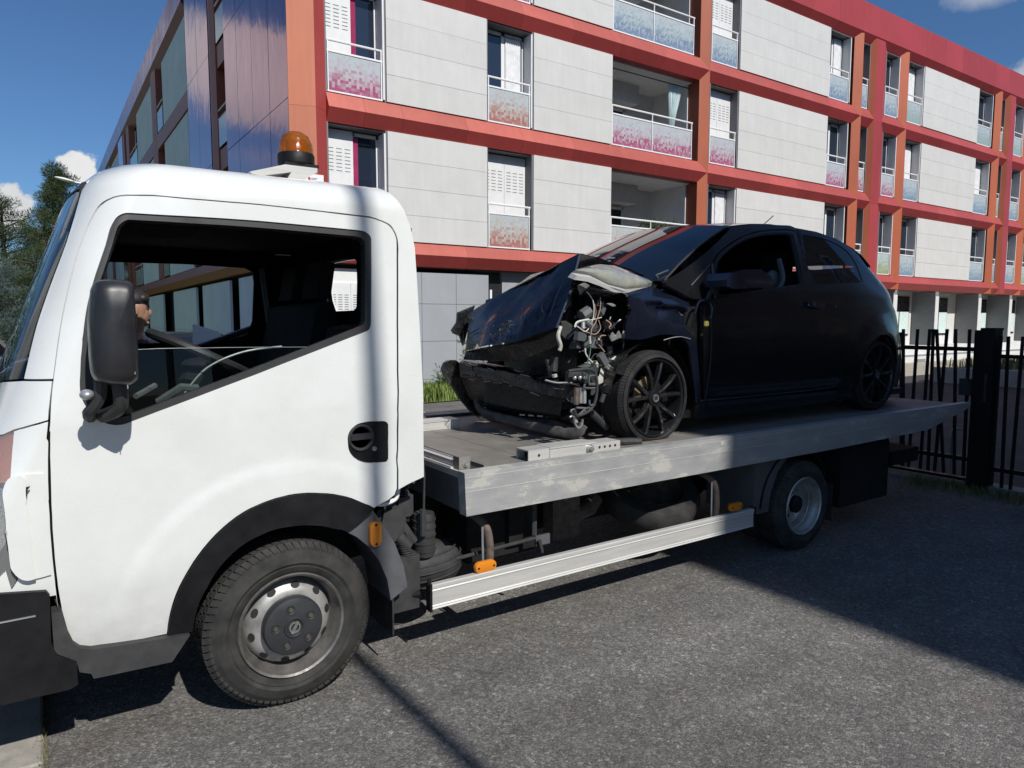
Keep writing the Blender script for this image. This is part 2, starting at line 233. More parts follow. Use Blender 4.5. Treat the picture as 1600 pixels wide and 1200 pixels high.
# ------------------------------------------------------------------ helpers
COL=SC.collection
def wpos(o):
    v=Vector((0,0,0))
    while o: v+=o.location; o=o.parent
    return v
def link(o,parent=None):
    COL.objects.link(o)
    if parent: o.parent=parent
    return o
def tag(o,label=None,cat=None,group=None,kind=None):
    if label: o['label']=label
    if cat: o['category']=cat
    if group: o['group']=group
    if kind: o['kind']=kind
    return o
def thing(name,label,cat,loc=(0,0,0),group=None,rz=0.):
    o=bpy.data.objects.new(name,None); o.location=loc; o.rotation_euler=(0,0,rz); o.empty_display_size=.2
    link(o); return tag(o,label,cat,group)
def finish(name,bm,mat,parent=None,smooth=False,bevel=0.,loc=None,world=True):
    """one mesh object; vertices given in world coordinates unless world is False"""
    me=bpy.data.meshes.new(name)
    if bevel:
        bmesh.ops.bevel(bm,geom=[e for e in bm.edges if e.calc_face_angle(0)>.5],offset=bevel,segments=2,affect='EDGES',profile=.6)
    if world and (parent is not None or loc is not None):
        off=(wpos(parent) if parent else Vector((0,0,0)))+(Vector(loc) if loc else Vector((0,0,0)))
        bmesh.ops.translate(bm,verts=bm.verts,vec=-off)
    bmesh.ops.recalc_face_normals(bm,faces=bm.faces)
    bm.to_mesh(me); bm.free()
    for m in (mat if isinstance(mat,(list,tuple)) else [mat]): me.materials.append(M(m))
    if smooth:
        for p in me.polygons: p.use_smooth=True
        try: me.set_sharp_from_angle(angle=math.radians(38))
        except Exception: pass
    o=bpy.data.objects.new(name,me)
    if loc: o.location=loc
    return link(o,parent)
def inst(name,me,loc,parent=None,rz=0.,label=None):
    o=bpy.data.objects.new(name,me); o.location=loc; o.rotation_euler=(0,0,rz); link(o,parent)
    if label: o['label']=label
    return o
def box(bm,x0,x1,y0,y1,z0,z1,mi=0):
    v=[bm.verts.new((x,y,z)) for z in (z0,z1) for y in (y0,y1) for x in (x0,x1)]
    for f in ((0,2,3,1),(4,5,7,6),(0,1,5,4),(2,6,7,3),(0,4,6,2),(1,3,7,5)):
        bm.faces.new([v[i] for i in f]).material_index=mi
    return v
def B(*a):
    bm=bmesh.new(); box(bm,*a); return bm
def quad(bm,*pts):
    return bm.faces.new([bm.verts.new(p) for p in pts])
def tube(bm,pts,r,n=8,cap=True):
    pts=[Vector(p) for p in pts]; rings=[]
    rr=r if isinstance(r,(list,tuple)) else [r]*len(pts)
    up=None
    for i,p in enumerate(pts):
        d=(pts[min(i+1,len(pts)-1)]-pts[max(i-1,0)]).normalized()
        if up is None: up=d.orthogonal().normalized()
        up=(up-d*up.dot(d)).normalized(); s=d.cross(up)
        rings.append([bm.verts.new(p+(up*math.cos(2*math.pi*k/n)+s*math.sin(2*math.pi*k/n))*rr[i]) for k in range(n)])
    for a,b in zip(rings,rings[1:]):
        for k in range(n): bm.faces.new((a[k],a[(k+1)%n],b[(k+1)%n],b[k]))
    if cap:
        bm.faces.new(rings[0][::-1]); bm.faces.new(rings[-1])
def smoothpath(pts,k=6):
    out=[]; P=[Vector(p) for p in pts]
    for i in range(len(P)-1):
        a,b,c,d=P[max(i-1,0)],P[i],P[i+1],P[min(i+2,len(P)-1)]
        for j in range(k):
            t=j/k; out.append(.5*((2*b)+(c-a)*t+(2*a-5*b+4*c-d)*t*t+(3*b-a-3*c+d)*t**3))
    out.append(P[-1]); return out
def prism(bm,poly,y0,y1,axis=1):
    """polygon of (a,b) extruded between y0 and y1 along the axis (0 x, 1 y, 2 z)"""
    def mk(p,q):
        return (q,p[0],p[1]) if axis==0 else ((p[0],q,p[1]) if axis==1 else (p[0],p[1],q))
    a=[bm.verts.new(mk(p,y0)) for p in poly]; b=[bm.verts.new(mk(p,y1)) for p in poly]
    bm.faces.new(a); bm.faces.new(b[::-1]); n=len(poly)
    for i in range(n): bm.faces.new((a[i],b[i],b[(i+1)%n],a[(i+1)%n]))
def lathe(bm,prof,c,axis='Y',n=48,close=False,a0=0.,a1=2*math.pi):
    """profile of (radius, along) turned about an axis through c"""
    full=abs(a1-a0-2*math.pi)<1e-6; rings=[]
    for k in range(n if full else n+1):
        t=a0+(a1-a0)*k/n; cs,sn=math.cos(t),math.sin(t)
        ring=[]
        for r,h in prof:
            if axis=='Y': p=(c[0]+r*cs,c[1]+h,c[2]+r*sn)
            elif axis=='Z': p=(c[0]+r*cs,c[1]+r*sn,c[2]+h)
            else: p=(c[0]+h,c[1]+r*cs,c[2]+r*sn)
            ring.append(bm.verts.new(p))
        rings.append(ring)
    m=len(rings)
    for k in range(m if full else m-1):
        a,b=rings[k],rings[(k+1)%m]
        for i in range(len(prof)-1):
            bm.faces.new((a[i],a[i+1],b[i+1],b[i]))
    bmesh.ops.remove_doubles(bm,verts=bm.verts,dist=1e-5)
def ellipsoid(bm,c,r,seg=16,ring=10,rot=None):
    ret=bmesh.ops.create_uvsphere(bm,u_segments=seg,v_segments=ring,radius=1.)
    m=Matrix.Translation(c)@(rot or Matrix())@Matrix.Diagonal((*r,1))
    bmesh.ops.transform(bm,matrix=m,verts=ret['verts'])
def panel(name,outline,holes,S,mat,parent,thick=.02,step=(.05,.05),mirror=None,off=0.,rim=True,fix=None):
    """a sheet cut from the curved surface S(u,v): outline and holes in (u,v), edges turned in by thick; normals from the surface"""
    def nrm(u,v,h=2e-3):
        a=Vector(S(u+h,v))-Vector(S(u-h,v)); b=Vector(S(u,v+h))-Vector(S(u,v-h)); n=a.cross(b)
        return n.normalized() if n.length>1e-12 else Vector((0,-1,0))
    bm=bmesh.new()
    for loop in [outline]+list(holes):
        vs=[bm.verts.new((p[0],p[1],0)) for p in loop]
        for i in range(len(vs)): bm.edges.new((vs[i],vs[(i+1)%len(vs)]))
    bmesh.ops.triangle_fill(bm,use_beauty=True,use_dissolve=False,edges=bm.edges[:])
    us=[p[0] for p in outline]; vs_=[p[1] for p in outline]
    for ax,(lo,hi),st in ((0,(min(us),max(us)),step[0]),(1,(min(vs_),max(vs_)),step[1])):
        k=math.floor(lo/st)+1
        while k*st<hi-1e-4:
            if k*st>lo+1e-4:
                co=(k*st,0,0) if ax==0 else (0,k*st,0); no=(1,0,0) if ax==0 else (0,1,0)
                bmesh.ops.bisect_plane(bm,geom=bm.verts[:]+bm.edges[:]+bm.faces[:],dist=1e-5,plane_co=co,plane_no=no)
            k+=1
    for f in bm.faces:
        if f.normal.z<0: f.normal_flip()
    uv=[(v.co.x,v.co.y) for v in bm.verts]
    NN=[nrm(*p) for p in uv]
    nf=len(bm.faces)
    for f in bm.faces: f.tag=True
    if rim:
        be=[e for e in bm.edges if e.is_boundary]
        bm.verts.index_update()
        r=bmesh.ops.extrude_edge_only(bm,edges=be)
        newv=[g for g in r['geom'] if isinstance(g,bmesh.types.BMVert)]
        for v in newv:
            p=(v.co.x,v.co.y); n=nrm(*p); q=Vector(S(*p))+n*(off-thick); v.co=q
        new=set(newv)
    else: new=set()
    bm.verts.ensure_lookup_table(); i=0
    for v in bm.verts:
        if v in new: continue
        p=uv[i]; v.co=Vector(S(*p))+NN[i]*off; i+=1
    off_=wpos(parent) if parent else Vector((0,0,0))
    me=bpy.data.meshes.new(name)
    ids={v:k for k,v in enumerate([v for v in bm.verts if v not in new])}
    bm.verts.index_update(); bm.faces.ensure_lookup_table()
    ln=[]
    for f in bm.faces:
        f.smooth=True
        if f.tag and not any(v in new for v in f.verts):
            for l in f.loops: ln.append(NN[ids[l.vert]])
        else:
            f.normal_update()
            for l in f.loops: ln.append(f.normal.copy())
    if mirror is not None:
        for v in bm.verts: v.co.y=2*mirror-v.co.y
        # reverse the windings, keep the normals with their corners
        groups=[]; k=0
        for f in bm.faces:
            m=len(f.verts); g={l.vert.index:ln[k+j] for j,l in enumerate(f.loops)}; k+=m; groups.append(g)
        for f in bm.faces: f.normal_flip()
        ln=[]
        for f,g in zip(bm.faces,groups):
            for l in f.loops:
                n=g[l.vert.index]; ln.append(Vector((n.x,-n.y,n.z)))
    for v in bm.verts: v.co-=off_
    bm.to_mesh(me); bm.free()
    me.materials.append(M(mat))
    me.normals_split_custom_set([tuple(n) for n in ln])
    o=bpy.data.objects.new(name,me); return link(o,parent)
def flat(axis,val):
    """flat surface for panel(): u,v are the two other axes"""
    if axis==0: return lambda u,v:(val,u,v)
    if axis==1: return lambda u,v:(u,val,v)
    return lambda u,v:(u,v,val)

# ------------------------------------------------------------------ measured outlines (metres; u,v on the curved sides or x,z,y)
# ---- shared surface functions (also pasted into scene.py) ----
def lerp(a,b,t): return a+(b-a)*t
def sst(a,b,x):
    t=min(1.,max(0.,(x-a)/(b-a))); return t*t*(3-2*t)
def pl(tab,x):
    if x<=tab[0][0]: return tab[0][1]
    for (a,b),(c,d) in zip(tab,tab[1:]):
        if x<=c: return b+(d-b)*(x-a)/(c-a)
    return tab[-1][1]
CAB_YC=3.80; ZT=2.105; RR=.125
def cab_xf(z):
    return pl([(.2,-.42),(.7,-.38),(1.0,-.30),(1.2,-.2),(1.30,-.16),(1.6,-.055),(1.9,.06),(2.05,.12),(2.25,.2)],z)
def cab_ys(z):
    return 2.86+ (0.075*((z-1.25)/.8)**1.3 if z>1.25 else 0)+(.03*((.75-z)/.3)**2 if z<.75 else 0)
def cab(u,v,bump=True):
    """near side of the cab. u>=0 along the side, -1..0 round the front corner, below -1 across the front; v height, past ZT over the roof edge"""
    inset=0.
    z=v
    if v>ZT:
        a=(v-ZT)/RR
        if a<=math.pi/2: z=ZT+RR*math.sin(a); inset=RR*(1-math.cos(a))
        else: z=ZT+RR; inset=RR+(v-ZT-RR*math.pi/2)
    xf=cab_xf(z)+min(inset,RR)*.9; y0=cab_ys(z)+inset
    R=.20; Ry=.34
    if u>=0: x=xf+R+u; y=y0
    elif u>=-1:
        a=-u*math.pi/2; x=xf+R*(1-math.sin(a)); y=y0+Ry*(1-math.cos(a))
    else:
        y=y0+Ry+(-1-u); x=xf-.03*(1-min(1.,(CAB_YC-y)/max(.08,CAB_YC-y0-Ry))**2) if y<CAB_YC else xf-.03
    if bump and v<1.3:
        d=math.hypot((x-.82)/1.0,(z-.34)/1.02)
        y-=.007*(1-sst(.64,.71,d))*sst(-.05,.3,x)
    return (x,y,z)
CAR_YC=3.90
CAR_XE=[(.88,6.84),(1.17,6.80),(1.32,6.72),(1.54,6.56),(1.69,6.47),(1.79,6.44),(1.88,6.395),(1.99,6.25),(2.08,6.13),(2.18,6.05),(2.3,5.8)]
def car_y(x,z):
    y=3.06
    if z<1.55: y+=.05*((1.55-z)/.5)**2
    else: y+=.02*min(1,(z-1.55)/.25)**2
    if z>1.76: y+=.40*(z-1.76)-.03*(1-math.exp(-(z-1.76)/.05))*.4
    d=math.hypot(x-5.80,z-1.15)
    y-=.035*(1-sst(.37,.56,d))
    if 3.5<x: y+=.012*sst(1.715,1.745,z)*(1-sst(1.76,1.84,z))*sst(3.6,3.9,x)
    y+=.018*(1-sst(1.10,1.20,z))*sst(3.6,3.7,x)*(1-sst(5.2,5.4,x))
    if x>5.2: y+=.06*((x-5.2)/.8)**2
    if x<3.4: y+=.06*((3.4-x)/.9)**2
    return y

def car(s,z):
    """near side of the car: s runs along x, then round the rear corner and across the back"""
    xe=pl(CAR_XE,z)
    if s<=xe-.42: return (s,car_y(s,z),z)
    a=(s-xe+.42)/.42
    y0=car_y(xe-.42,z)
    if a<math.pi/2: return (xe-.42+.42*math.sin(a),y0+.34*(1-math.cos(a))+car_y(xe-.42+.42*math.sin(a),z)-y0,z)
    y1=y0+.34+car_y(xe,z)-y0
    return (xe,y1+(s-xe+.42-.42*math.pi/2),z)

D={'door':((-0.26,1.622),(-0.276,1.65),(-0.292,1.679),(-0.306,1.707),(-0.32,1.735),(-0.337,1.771),(-0.353,1.808),(-0.366,1.844),(-0.374,1.88),(-0.378,1.907),(-0.381,1.935),(-0.38,1.962),(-0.372,1.987),(-0.366,2.001),(-0.36,2.014),(-0.35,2.026),(-0.334,2.037),(-0.312,2.046),(-0.286,2.054),(-0.256,2.06),(-0.225,2.066),(-0.172,2.071),(-0.113,2.074),(-0.052,2.075),(0.003,2.077),(0.046,2.081),(0.09,2.082),(0.136,2.081),(0.182,2.081),(0.244,2.082),(0.308,2.082),(0.374,2.083),(0.441,2.083),(0.499,2.082),(0.559,2.081),(0.62,2.079),(0.682,2.078),(0.734,2.076),(0.787,2.074),(0.841,2.073),(0.896,2.071),(0.91,2.07),(0.925,2.068),(0.939,2.065),(0.954,2.061),(0.968,2.058),(0.982,2.054),(0.996,2.049),(1.009,2.042),(1.02,2.034),(1.031,2.025),(1.041,2.014),(1.05,2.004),(1.064,1.982),(1.073,1.958),(1.081,1.934),(1.089,1.909),(1.144,1.737),(1.198,1.566),(1.249,1.395),(1.307,1.223),(1.347,1.134),(1.391,1.044),(1.424,0.954),(1.446,0.864),(1.44,0.837),(1.414,0.82),(1.379,0.807),(1.35,0.793),(1.343,0.797),(1.337,0.801),(1.331,0.805),(1.325,0.808),(1.294,0.822),(1.264,0.837),(1.235,0.851),(1.205,0.863),(1.174,0.873),(1.144,0.882),(1.114,0.889),(1.085,0.894),(1.056,0.899),(1.028,0.903),(1.0,0.905),(0.974,0.906),(0.947,0.905),(0.921,0.902),(0.896,0.899),(0.872,0.894),(0.848,0.888),(0.824,0.88),(0.801,0.872),(0.78,0.862),(0.755,0.847),(0.733,0.83),(0.712,0.811),(0.693,0.791),(0.674,0.767),(0.656,0.74),(0.641,0.712),(0.625,0.683),(0.611,0.658),(0.598,0.632),(0.586,0.605),(0.576,0.576),(0.57,0.553),(0.565,0.53),(0.561,0.506),(0.558,0.481),(0.557,0.466),(0.556,0.45),(0.556,0.435),(0.555,0.419),(0.522,0.42),(0.489,0.421),(0.456,0.422),(0.424,0.424),(0.393,0.426),(0.361,0.429),(0.331,0.432),(0.3,0.436),(0.292,0.437),(0.284,0.44),(0.276,0.445),(0.268,0.45),(0.262,0.455),(0.256,0.46),(0.25,0.466),(0.245,0.472),(0.239,0.482),(0.234,0.494),(0.23,0.507),(0.226,0.519),(0.22,0.543),(0.215,0.567),(0.211,0.59),(0.208,0.613),(0.2,0.659),(0.193,0.704),(0.179,0.748),(0.166,0.791),(0.151,0.845),(0.136,0.898),(0.123,0.951),(0.109,1.003),(0.085,1.054),(0.061,1.105),(0.037,1.155),(0.015,1.205),(0.004,1.238),(-0.024,1.271),(-0.058,1.304),(-0.084,1.337),(-0.11,1.372),(-0.133,1.408),(-0.155,1.443),(-0.176,1.479),(-0.198,1.514),(-0.219,1.55),(-0.239,1.586)),
'win':((0.031,1.428),(0.023,1.458),(0.015,1.488),(0.009,1.518),(0.002,1.548),(-0.012,1.576),(-0.031,1.604),(-0.051,1.633),(-0.068,1.661),(-0.078,1.682),(-0.087,1.703),(-0.094,1.724),(-0.101,1.744),(-0.11,1.781),(-0.115,1.817),(-0.119,1.853),(-0.124,1.89),(-0.131,1.91),(-0.14,1.93),(-0.146,1.95),(-0.143,1.968),(-0.139,1.976),(-0.134,1.985),(-0.126,1.993),(-0.114,1.999),(-0.097,2.004),(-0.078,2.008),(-0.055,2.011),(-0.03,2.012),(0.095,2.014),(0.204,2.017),(0.319,2.019),(0.44,2.02),(0.541,2.019),(0.646,2.017),(0.757,2.015),(0.871,2.013),(0.883,2.012),(0.895,2.011),(0.908,2.008),(0.919,2.003),(0.926,1.999),(0.934,1.993),(0.94,1.986),(0.945,1.979),(0.961,1.932),(0.977,1.885),(0.992,1.838),(1.007,1.791),(1.021,1.746),(1.035,1.701),(1.049,1.656),(1.063,1.612),(1.065,1.601),(1.065,1.59),(1.063,1.581),(1.056,1.575),(0.943,1.53),(0.836,1.487),(0.733,1.446),(0.635,1.406),(0.526,1.364),(0.421,1.323),(0.323,1.285),(0.23,1.248),(0.216,1.245),(0.2,1.245),(0.184,1.248),(0.167,1.253),(0.149,1.262),(0.13,1.273),(0.112,1.287),(0.095,1.303),(0.083,1.316),(0.072,1.33),(0.062,1.345),(0.053,1.36),(0.046,1.377),(0.04,1.394),(0.035,1.411)),
'wininner':((0.054,1.42),(0.046,1.45),(0.039,1.481),(0.031,1.511),(0.024,1.541),(0.018,1.569),(0.012,1.596),(0.006,1.624),(0.001,1.652),(-0.009,1.673),(-0.019,1.694),(-0.028,1.715),(-0.036,1.736),(-0.045,1.772),(-0.05,1.807),(-0.054,1.843),(-0.06,1.879),(-0.064,1.897),(-0.07,1.916),(-0.076,1.934),(-0.081,1.952),(-0.081,1.959),(-0.076,1.966),(-0.067,1.971),(-0.057,1.976),(-0.043,1.981),(-0.026,1.985),(-0.007,1.988),(0.004,1.989),(0.108,1.991),(0.216,1.992),(0.329,1.994),(0.448,1.994),(0.547,1.993),(0.65,1.991),(0.757,1.989),(0.868,1.987),(0.877,1.986),(0.886,1.985),(0.895,1.983),(0.903,1.979),(0.909,1.975),(0.916,1.97),(0.921,1.964),(0.925,1.958),(0.939,1.916),(0.953,1.874),(0.967,1.832),(0.98,1.79),(0.994,1.748),(1.007,1.706),(1.02,1.665),(1.033,1.623),(1.034,1.615),(1.032,1.608),(1.029,1.602),(1.023,1.598),(0.917,1.554),(0.816,1.512),(0.72,1.472),(0.627,1.434),(0.519,1.391),(0.415,1.351),(0.317,1.312),(0.224,1.275),(0.211,1.272),(0.196,1.27),(0.181,1.271),(0.166,1.275),(0.151,1.282),(0.136,1.292),(0.122,1.303),(0.109,1.315),(0.098,1.327),(0.088,1.34),(0.079,1.354),(0.072,1.368),(0.066,1.381),(0.061,1.394),(0.058,1.407)),
'flare':((1.35,0.79),(1.344,0.794),(1.338,0.798),(1.332,0.802),(1.325,0.805),(1.295,0.82),(1.265,0.834),(1.235,0.848),(1.206,0.86),(1.175,0.871),(1.145,0.879),(1.115,0.886),(1.085,0.892),(1.057,0.896),(1.028,0.9),(1.001,0.902),(0.974,0.903),(0.948,0.902),(0.922,0.9),(0.897,0.896),(0.873,0.891),(0.848,0.885),(0.825,0.878),(0.802,0.869),(0.781,0.859),(0.757,0.844),(0.735,0.827),(0.715,0.808),(0.696,0.788),(0.677,0.764),(0.659,0.737),(0.644,0.709),(0.627,0.68),(0.613,0.655),(0.6,0.629),(0.589,0.601),(0.579,0.573),(0.573,0.55),(0.567,0.527),(0.563,0.502),(0.56,0.477),(0.559,0.463),(0.558,0.448),(0.558,0.433),(0.557,0.417),(0.579,0.416),(0.601,0.414),(0.622,0.413),(0.645,0.411),(0.647,0.439),(0.649,0.466),(0.652,0.492),(0.658,0.517),(0.663,0.535),(0.67,0.552),(0.678,0.569),(0.686,0.585),(0.694,0.603),(0.703,0.62),(0.713,0.637),(0.724,0.653),(0.734,0.666),(0.745,0.678),(0.757,0.69),(0.769,0.701),(0.778,0.71),(0.788,0.719),(0.799,0.727),(0.81,0.734),(0.82,0.74),(0.832,0.745),(0.843,0.75),(0.855,0.754),(0.866,0.758),(0.878,0.762),(0.89,0.766),(0.902,0.769),(0.926,0.773),(0.951,0.774),(0.978,0.774),(1.005,0.773),(1.032,0.771),(1.06,0.767),(1.089,0.761),(1.118,0.755),(1.146,0.746),(1.174,0.735),(1.202,0.726),(1.228,0.721),(1.263,0.727),(1.293,0.746),(1.321,0.769)),
'apillar_front':((-0.445,1.419),(-0.465,1.464),(-0.487,1.511),(-0.508,1.557),(-0.524,1.604),(-0.536,1.64),(-0.545,1.675),(-0.552,1.71),(-0.558,1.746),(-0.563,1.785),(-0.565,1.824),(-0.569,1.863),(-0.576,1.904),(-0.599,1.955),(-0.629,2.008),(-0.666,2.062),(-0.71,2.118)),
'seam_front':((-0.149,1.42),(-0.18,1.47),(-0.212,1.52),(-0.243,1.571),(-0.273,1.622),(-0.289,1.65),(-0.305,1.679),(-0.32,1.707),(-0.334,1.735),(-0.351,1.771),(-0.367,1.808),(-0.38,1.844),(-0.388,1.88),(-0.393,1.908),(-0.397,1.936),(-0.397,1.963),(-0.39,1.99),(-0.385,2.004),(-0.379,2.018),(-0.37,2.031),(-0.354,2.042),(-0.331,2.051),(-0.302,2.059),(-0.27,2.065),(-0.237,2.071),(-0.182,2.076),(-0.122,2.079),(-0.058,2.08),(0.001,2.082),(0.044,2.086),(0.088,2.086),(0.134,2.086),(0.181,2.086),(0.243,2.087),(0.306,2.087),(0.372,2.088),(0.439,2.088),(0.497,2.087),(0.557,2.086),(0.618,2.085),(0.68,2.083),(0.732,2.082),(0.785,2.081),(0.839,2.079),(0.894,2.078),(0.909,2.077),(0.924,2.074),(0.94,2.071),(0.955,2.067),(0.97,2.063),(0.985,2.059),(1.0,2.054),(1.014,2.047),(1.026,2.038),(1.037,2.027),(1.048,2.016),(1.057,2.004),(1.071,1.982),(1.081,1.958),(1.09,1.934),(1.097,1.91),(1.152,1.737),(1.206,1.566),(1.257,1.394),(1.315,1.222),(1.356,1.132),(1.4,1.04),(1.433,0.949),(1.456,0.857),(1.48,0.868),(1.504,0.878),(1.528,0.889),(1.553,0.899),(1.533,0.979),(1.5,1.057),(1.461,1.136),(1.424,1.214),(1.391,1.303),(1.363,1.39),(1.336,1.477),(1.309,1.565),(1.276,1.663),(1.242,1.761),(1.209,1.86),(1.174,1.959)),
'wbase':((-0.445,1.419),(-0.478,1.418),(-0.514,1.416),(-0.551,1.415),(-0.592,1.414),(-0.628,1.413),(-0.668,1.412),(-0.713,1.41),(-0.767,1.408)),
'cowl_side':((-0.148,1.415),(-0.133,1.39),(-0.117,1.365),(-0.102,1.34),(-0.087,1.315),(-0.081,1.307),(-0.074,1.298),(-0.065,1.289),(-0.057,1.28)),
'cowl_low':((-0.057,1.28),(-0.09,1.277),(-0.123,1.274),(-0.156,1.271),(-0.189,1.267),(-0.227,1.263),(-0.267,1.259),(-0.306,1.255),(-0.345,1.25),(-0.371,1.245),(-0.396,1.241),(-0.422,1.236),(-0.448,1.231)),
'fend_side':((-0.049,1.274),(0.008,1.207),(0.037,1.14),(0.068,1.072),(0.1,1.005),(0.115,0.952),(0.128,0.899),(0.143,0.846),(0.158,0.793),(0.172,0.747),(0.186,0.701),(0.192,0.654),(0.198,0.606)),
'fend_top':((-0.049,1.274),(-0.082,1.271),(-0.115,1.267),(-0.148,1.264),(-0.182,1.261),(-0.217,1.257),(-0.252,1.253),(-0.289,1.25),(-0.326,1.246)),
'lamp_edge':((-0.337,1.243),(-0.312,1.219),(-0.287,1.195),(-0.255,1.171),(-0.223,1.147),(-0.195,1.126),(-0.168,1.105),(-0.14,1.084),(-0.112,1.063)),
'lamp_edge2':((-0.112,1.063),(-0.092,1.042),(-0.073,1.021),(-0.052,1.0),(-0.043,0.978),(-0.027,0.951),(-0.005,0.924),(0.006,0.896),(0.015,0.868),(0.022,0.848),(0.03,0.828),(0.038,0.808),(0.046,0.788),(0.053,0.776),(0.061,0.764),(0.067,0.752),(0.071,0.741),(0.07,0.732),(0.067,0.723),(0.064,0.715),(0.06,0.707)),
'vent':((-0.139,1.068),(-0.14,1.074),(-0.139,1.081),(-0.136,1.087),(-0.129,1.092),(-0.111,1.097),(-0.085,1.099),(-0.055,1.099),(-0.026,1.1),(0.004,1.1),(0.017,1.099),(0.031,1.097),(0.044,1.096),(0.065,1.057),(0.085,1.017),(0.101,0.978),(0.112,0.938),(0.126,0.888),(0.139,0.839),(0.153,0.789),(0.166,0.739),(0.156,0.738),(0.146,0.736),(0.135,0.735),(0.125,0.734),(0.117,0.734),(0.109,0.735),(0.101,0.736),(0.093,0.739),(0.085,0.743),(0.076,0.748),(0.068,0.755),(0.061,0.762),(0.054,0.771),(0.047,0.78),(0.041,0.79),(0.037,0.801),(0.028,0.83),(0.019,0.86),(0.011,0.889),(0.003,0.919),(-0.014,0.945),(-0.035,0.972),(-0.056,0.998),(-0.095,1.024),(-0.111,1.035),(-0.125,1.046),(-0.134,1.057)),
'vent_lobe':((-0.139,1.068),(-0.14,1.074),(-0.14,1.081),(-0.137,1.087),(-0.129,1.092),(-0.116,1.095),(-0.098,1.097),(-0.078,1.098),(-0.059,1.099),(-0.042,1.094),(-0.025,1.09),(-0.009,1.085),(0.001,1.08),(0.009,1.064),(0.016,1.047),(0.024,1.03),(0.032,1.014),(0.043,0.986),(0.05,0.958),(0.058,0.93),(0.067,0.902),(0.076,0.871),(0.086,0.839),(0.096,0.808),(0.106,0.777),(0.11,0.767),(0.114,0.758),(0.118,0.749),(0.122,0.739),(0.115,0.738),(0.107,0.737),(0.1,0.737),(0.093,0.739),(0.085,0.742),(0.076,0.748),(0.068,0.755),(0.061,0.762),(0.054,0.771),(0.047,0.78),(0.041,0.79),(0.037,0.801),(0.028,0.83),(0.019,0.86),(0.011,0.889),(0.003,0.919),(-0.014,0.945),(-0.035,0.972),(-0.056,0.998),(-0.095,1.024),(-0.111,1.035),(-0.125,1.046),(-0.134,1.057)),
'vent_slot':((0.016,1.047),(0.011,1.06),(0.021,1.063),(0.022,1.057),(0.02,1.049),(0.029,1.025)),
'handle':((1.137,1.169),(1.144,1.173),(1.154,1.176),(1.164,1.177),(1.174,1.179),(1.195,1.18),(1.218,1.179),(1.242,1.177),(1.265,1.176),(1.28,1.17),(1.291,1.16),(1.31,1.122),(1.328,1.083),(1.347,1.045),(1.365,1.007),(1.365,0.998),(1.358,0.994),(1.333,0.995),(1.308,0.996),(1.283,0.998),(1.258,1.003),(1.245,1.007),(1.232,1.012),(1.219,1.017),(1.207,1.024),(1.196,1.03),(1.185,1.038),(1.175,1.046),(1.166,1.054),(1.156,1.065),(1.147,1.077),(1.14,1.089),(1.134,1.1),(1.129,1.112),(1.125,1.123),(1.123,1.134),(1.123,1.144),(1.125,1.151),(1.128,1.158),(1.132,1.164)),
'glass_top':((0.028,1.508),(0.066,1.51),(0.105,1.512),(0.144,1.514),(0.184,1.515),(0.255,1.517),(0.328,1.517),(0.404,1.516),(0.482,1.516),(0.571,1.515),(0.663,1.514),(0.759,1.512),(0.859,1.51)),
'wheel_c':(0.79,2.88,0.345),
'rwin':((3.951,1.946),(3.717,1.948),(3.469,1.94),(3.427,1.924),(3.424,1.82),(3.439,1.689),(3.474,1.673),(3.885,1.671),(3.944,1.734),(3.991,1.846)),
'fwin':((0.337,4.66,1.96),(0.765,4.66,1.965),(1.1,4.66,1.956),(1.147,4.66,1.933),(1.156,4.66,1.869),(1.145,4.66,1.624),(1.118,4.66,1.534),(0.969,4.66,1.492),(0.856,4.66,1.474),(0.486,4.66,1.484)),
'bumper':((-0.216,0.727),(-0.021,0.687),(-0.011,0.669),(-0.016,0.5),(-0.003,0.452),(0.056,0.407),(0.056,0.326),(0.028,0.316),(-0.236,0.357)),
'step':((-0.01,0.601),(0.022,0.6),(0.035,0.521),(0.049,0.475),(0.069,0.451),(0.102,0.437),(0.43,0.407),(0.363,0.317),(0.105,0.327),(0.098,0.348),(0.063,0.364),(0.058,0.394),(0.011,0.426),(-0.009,0.469)),
'mudguard':((1.053,0.713),(1.199,0.776),(1.241,0.714),(1.302,0.608),(1.345,0.49),(1.363,0.389),(1.279,0.341),(1.262,0.447),(1.226,0.538),(1.178,0.613),(1.119,0.67)),
'mudflap':((1.282,0.358),(1.307,0.34),(1.311,0.166),(1.292,0.186)),
'rail':((1.483,0.372),(3.885,0.382),(3.891,0.259),(1.481,0.25)),
'bedside':((1.65,0.896),(6.897,0.89),(6.9,0.87),(6.806,0.83),(6.15,0.71),(5.834,0.703),(4.739,0.688),(1.659,0.683)),
'mirror':((0.15,1.72),(0.163,1.745),(0.191,1.754),(0.245,1.754),(0.267,1.746),(0.273,1.717),(0.276,1.559),(0.274,1.441),(0.264,1.416),(0.239,1.404),(0.166,1.415),(0.142,1.437),(0.136,1.499),(0.138,1.622)),
'mirror_arm':((0.155,1.433),(0.152,1.327),(0.126,1.283),(0.186,1.304),(0.213,1.366)),
'ambers':((1.729,0.427),(1.849,0.339),(3.64,0.444),(3.772,0.368)),
'tubes':((1.843,0.59),(1.834,0.356),(3.577,0.592),(3.611,0.385)),
'amberfront':((1.178,0.729),(1.231,0.614)),
'aircan':((1.473,0.671),(1.568,0.462)),
'airlow':((1.4,0.51),(1.641,0.232)),
'tank':((1.817,0.712),(2.278,0.312)),
'tan':((2.544,0.519),(2.748,0.284)),
'greybox':((2.182,0.465),(2.301,0.382)),
'spare':((3.073,0.227),(3.906,0.411)),
'rfend':((3.928,0.327),(4.102,0.313),(4.21,0.567),(4.335,0.679),(4.046,0.711)),
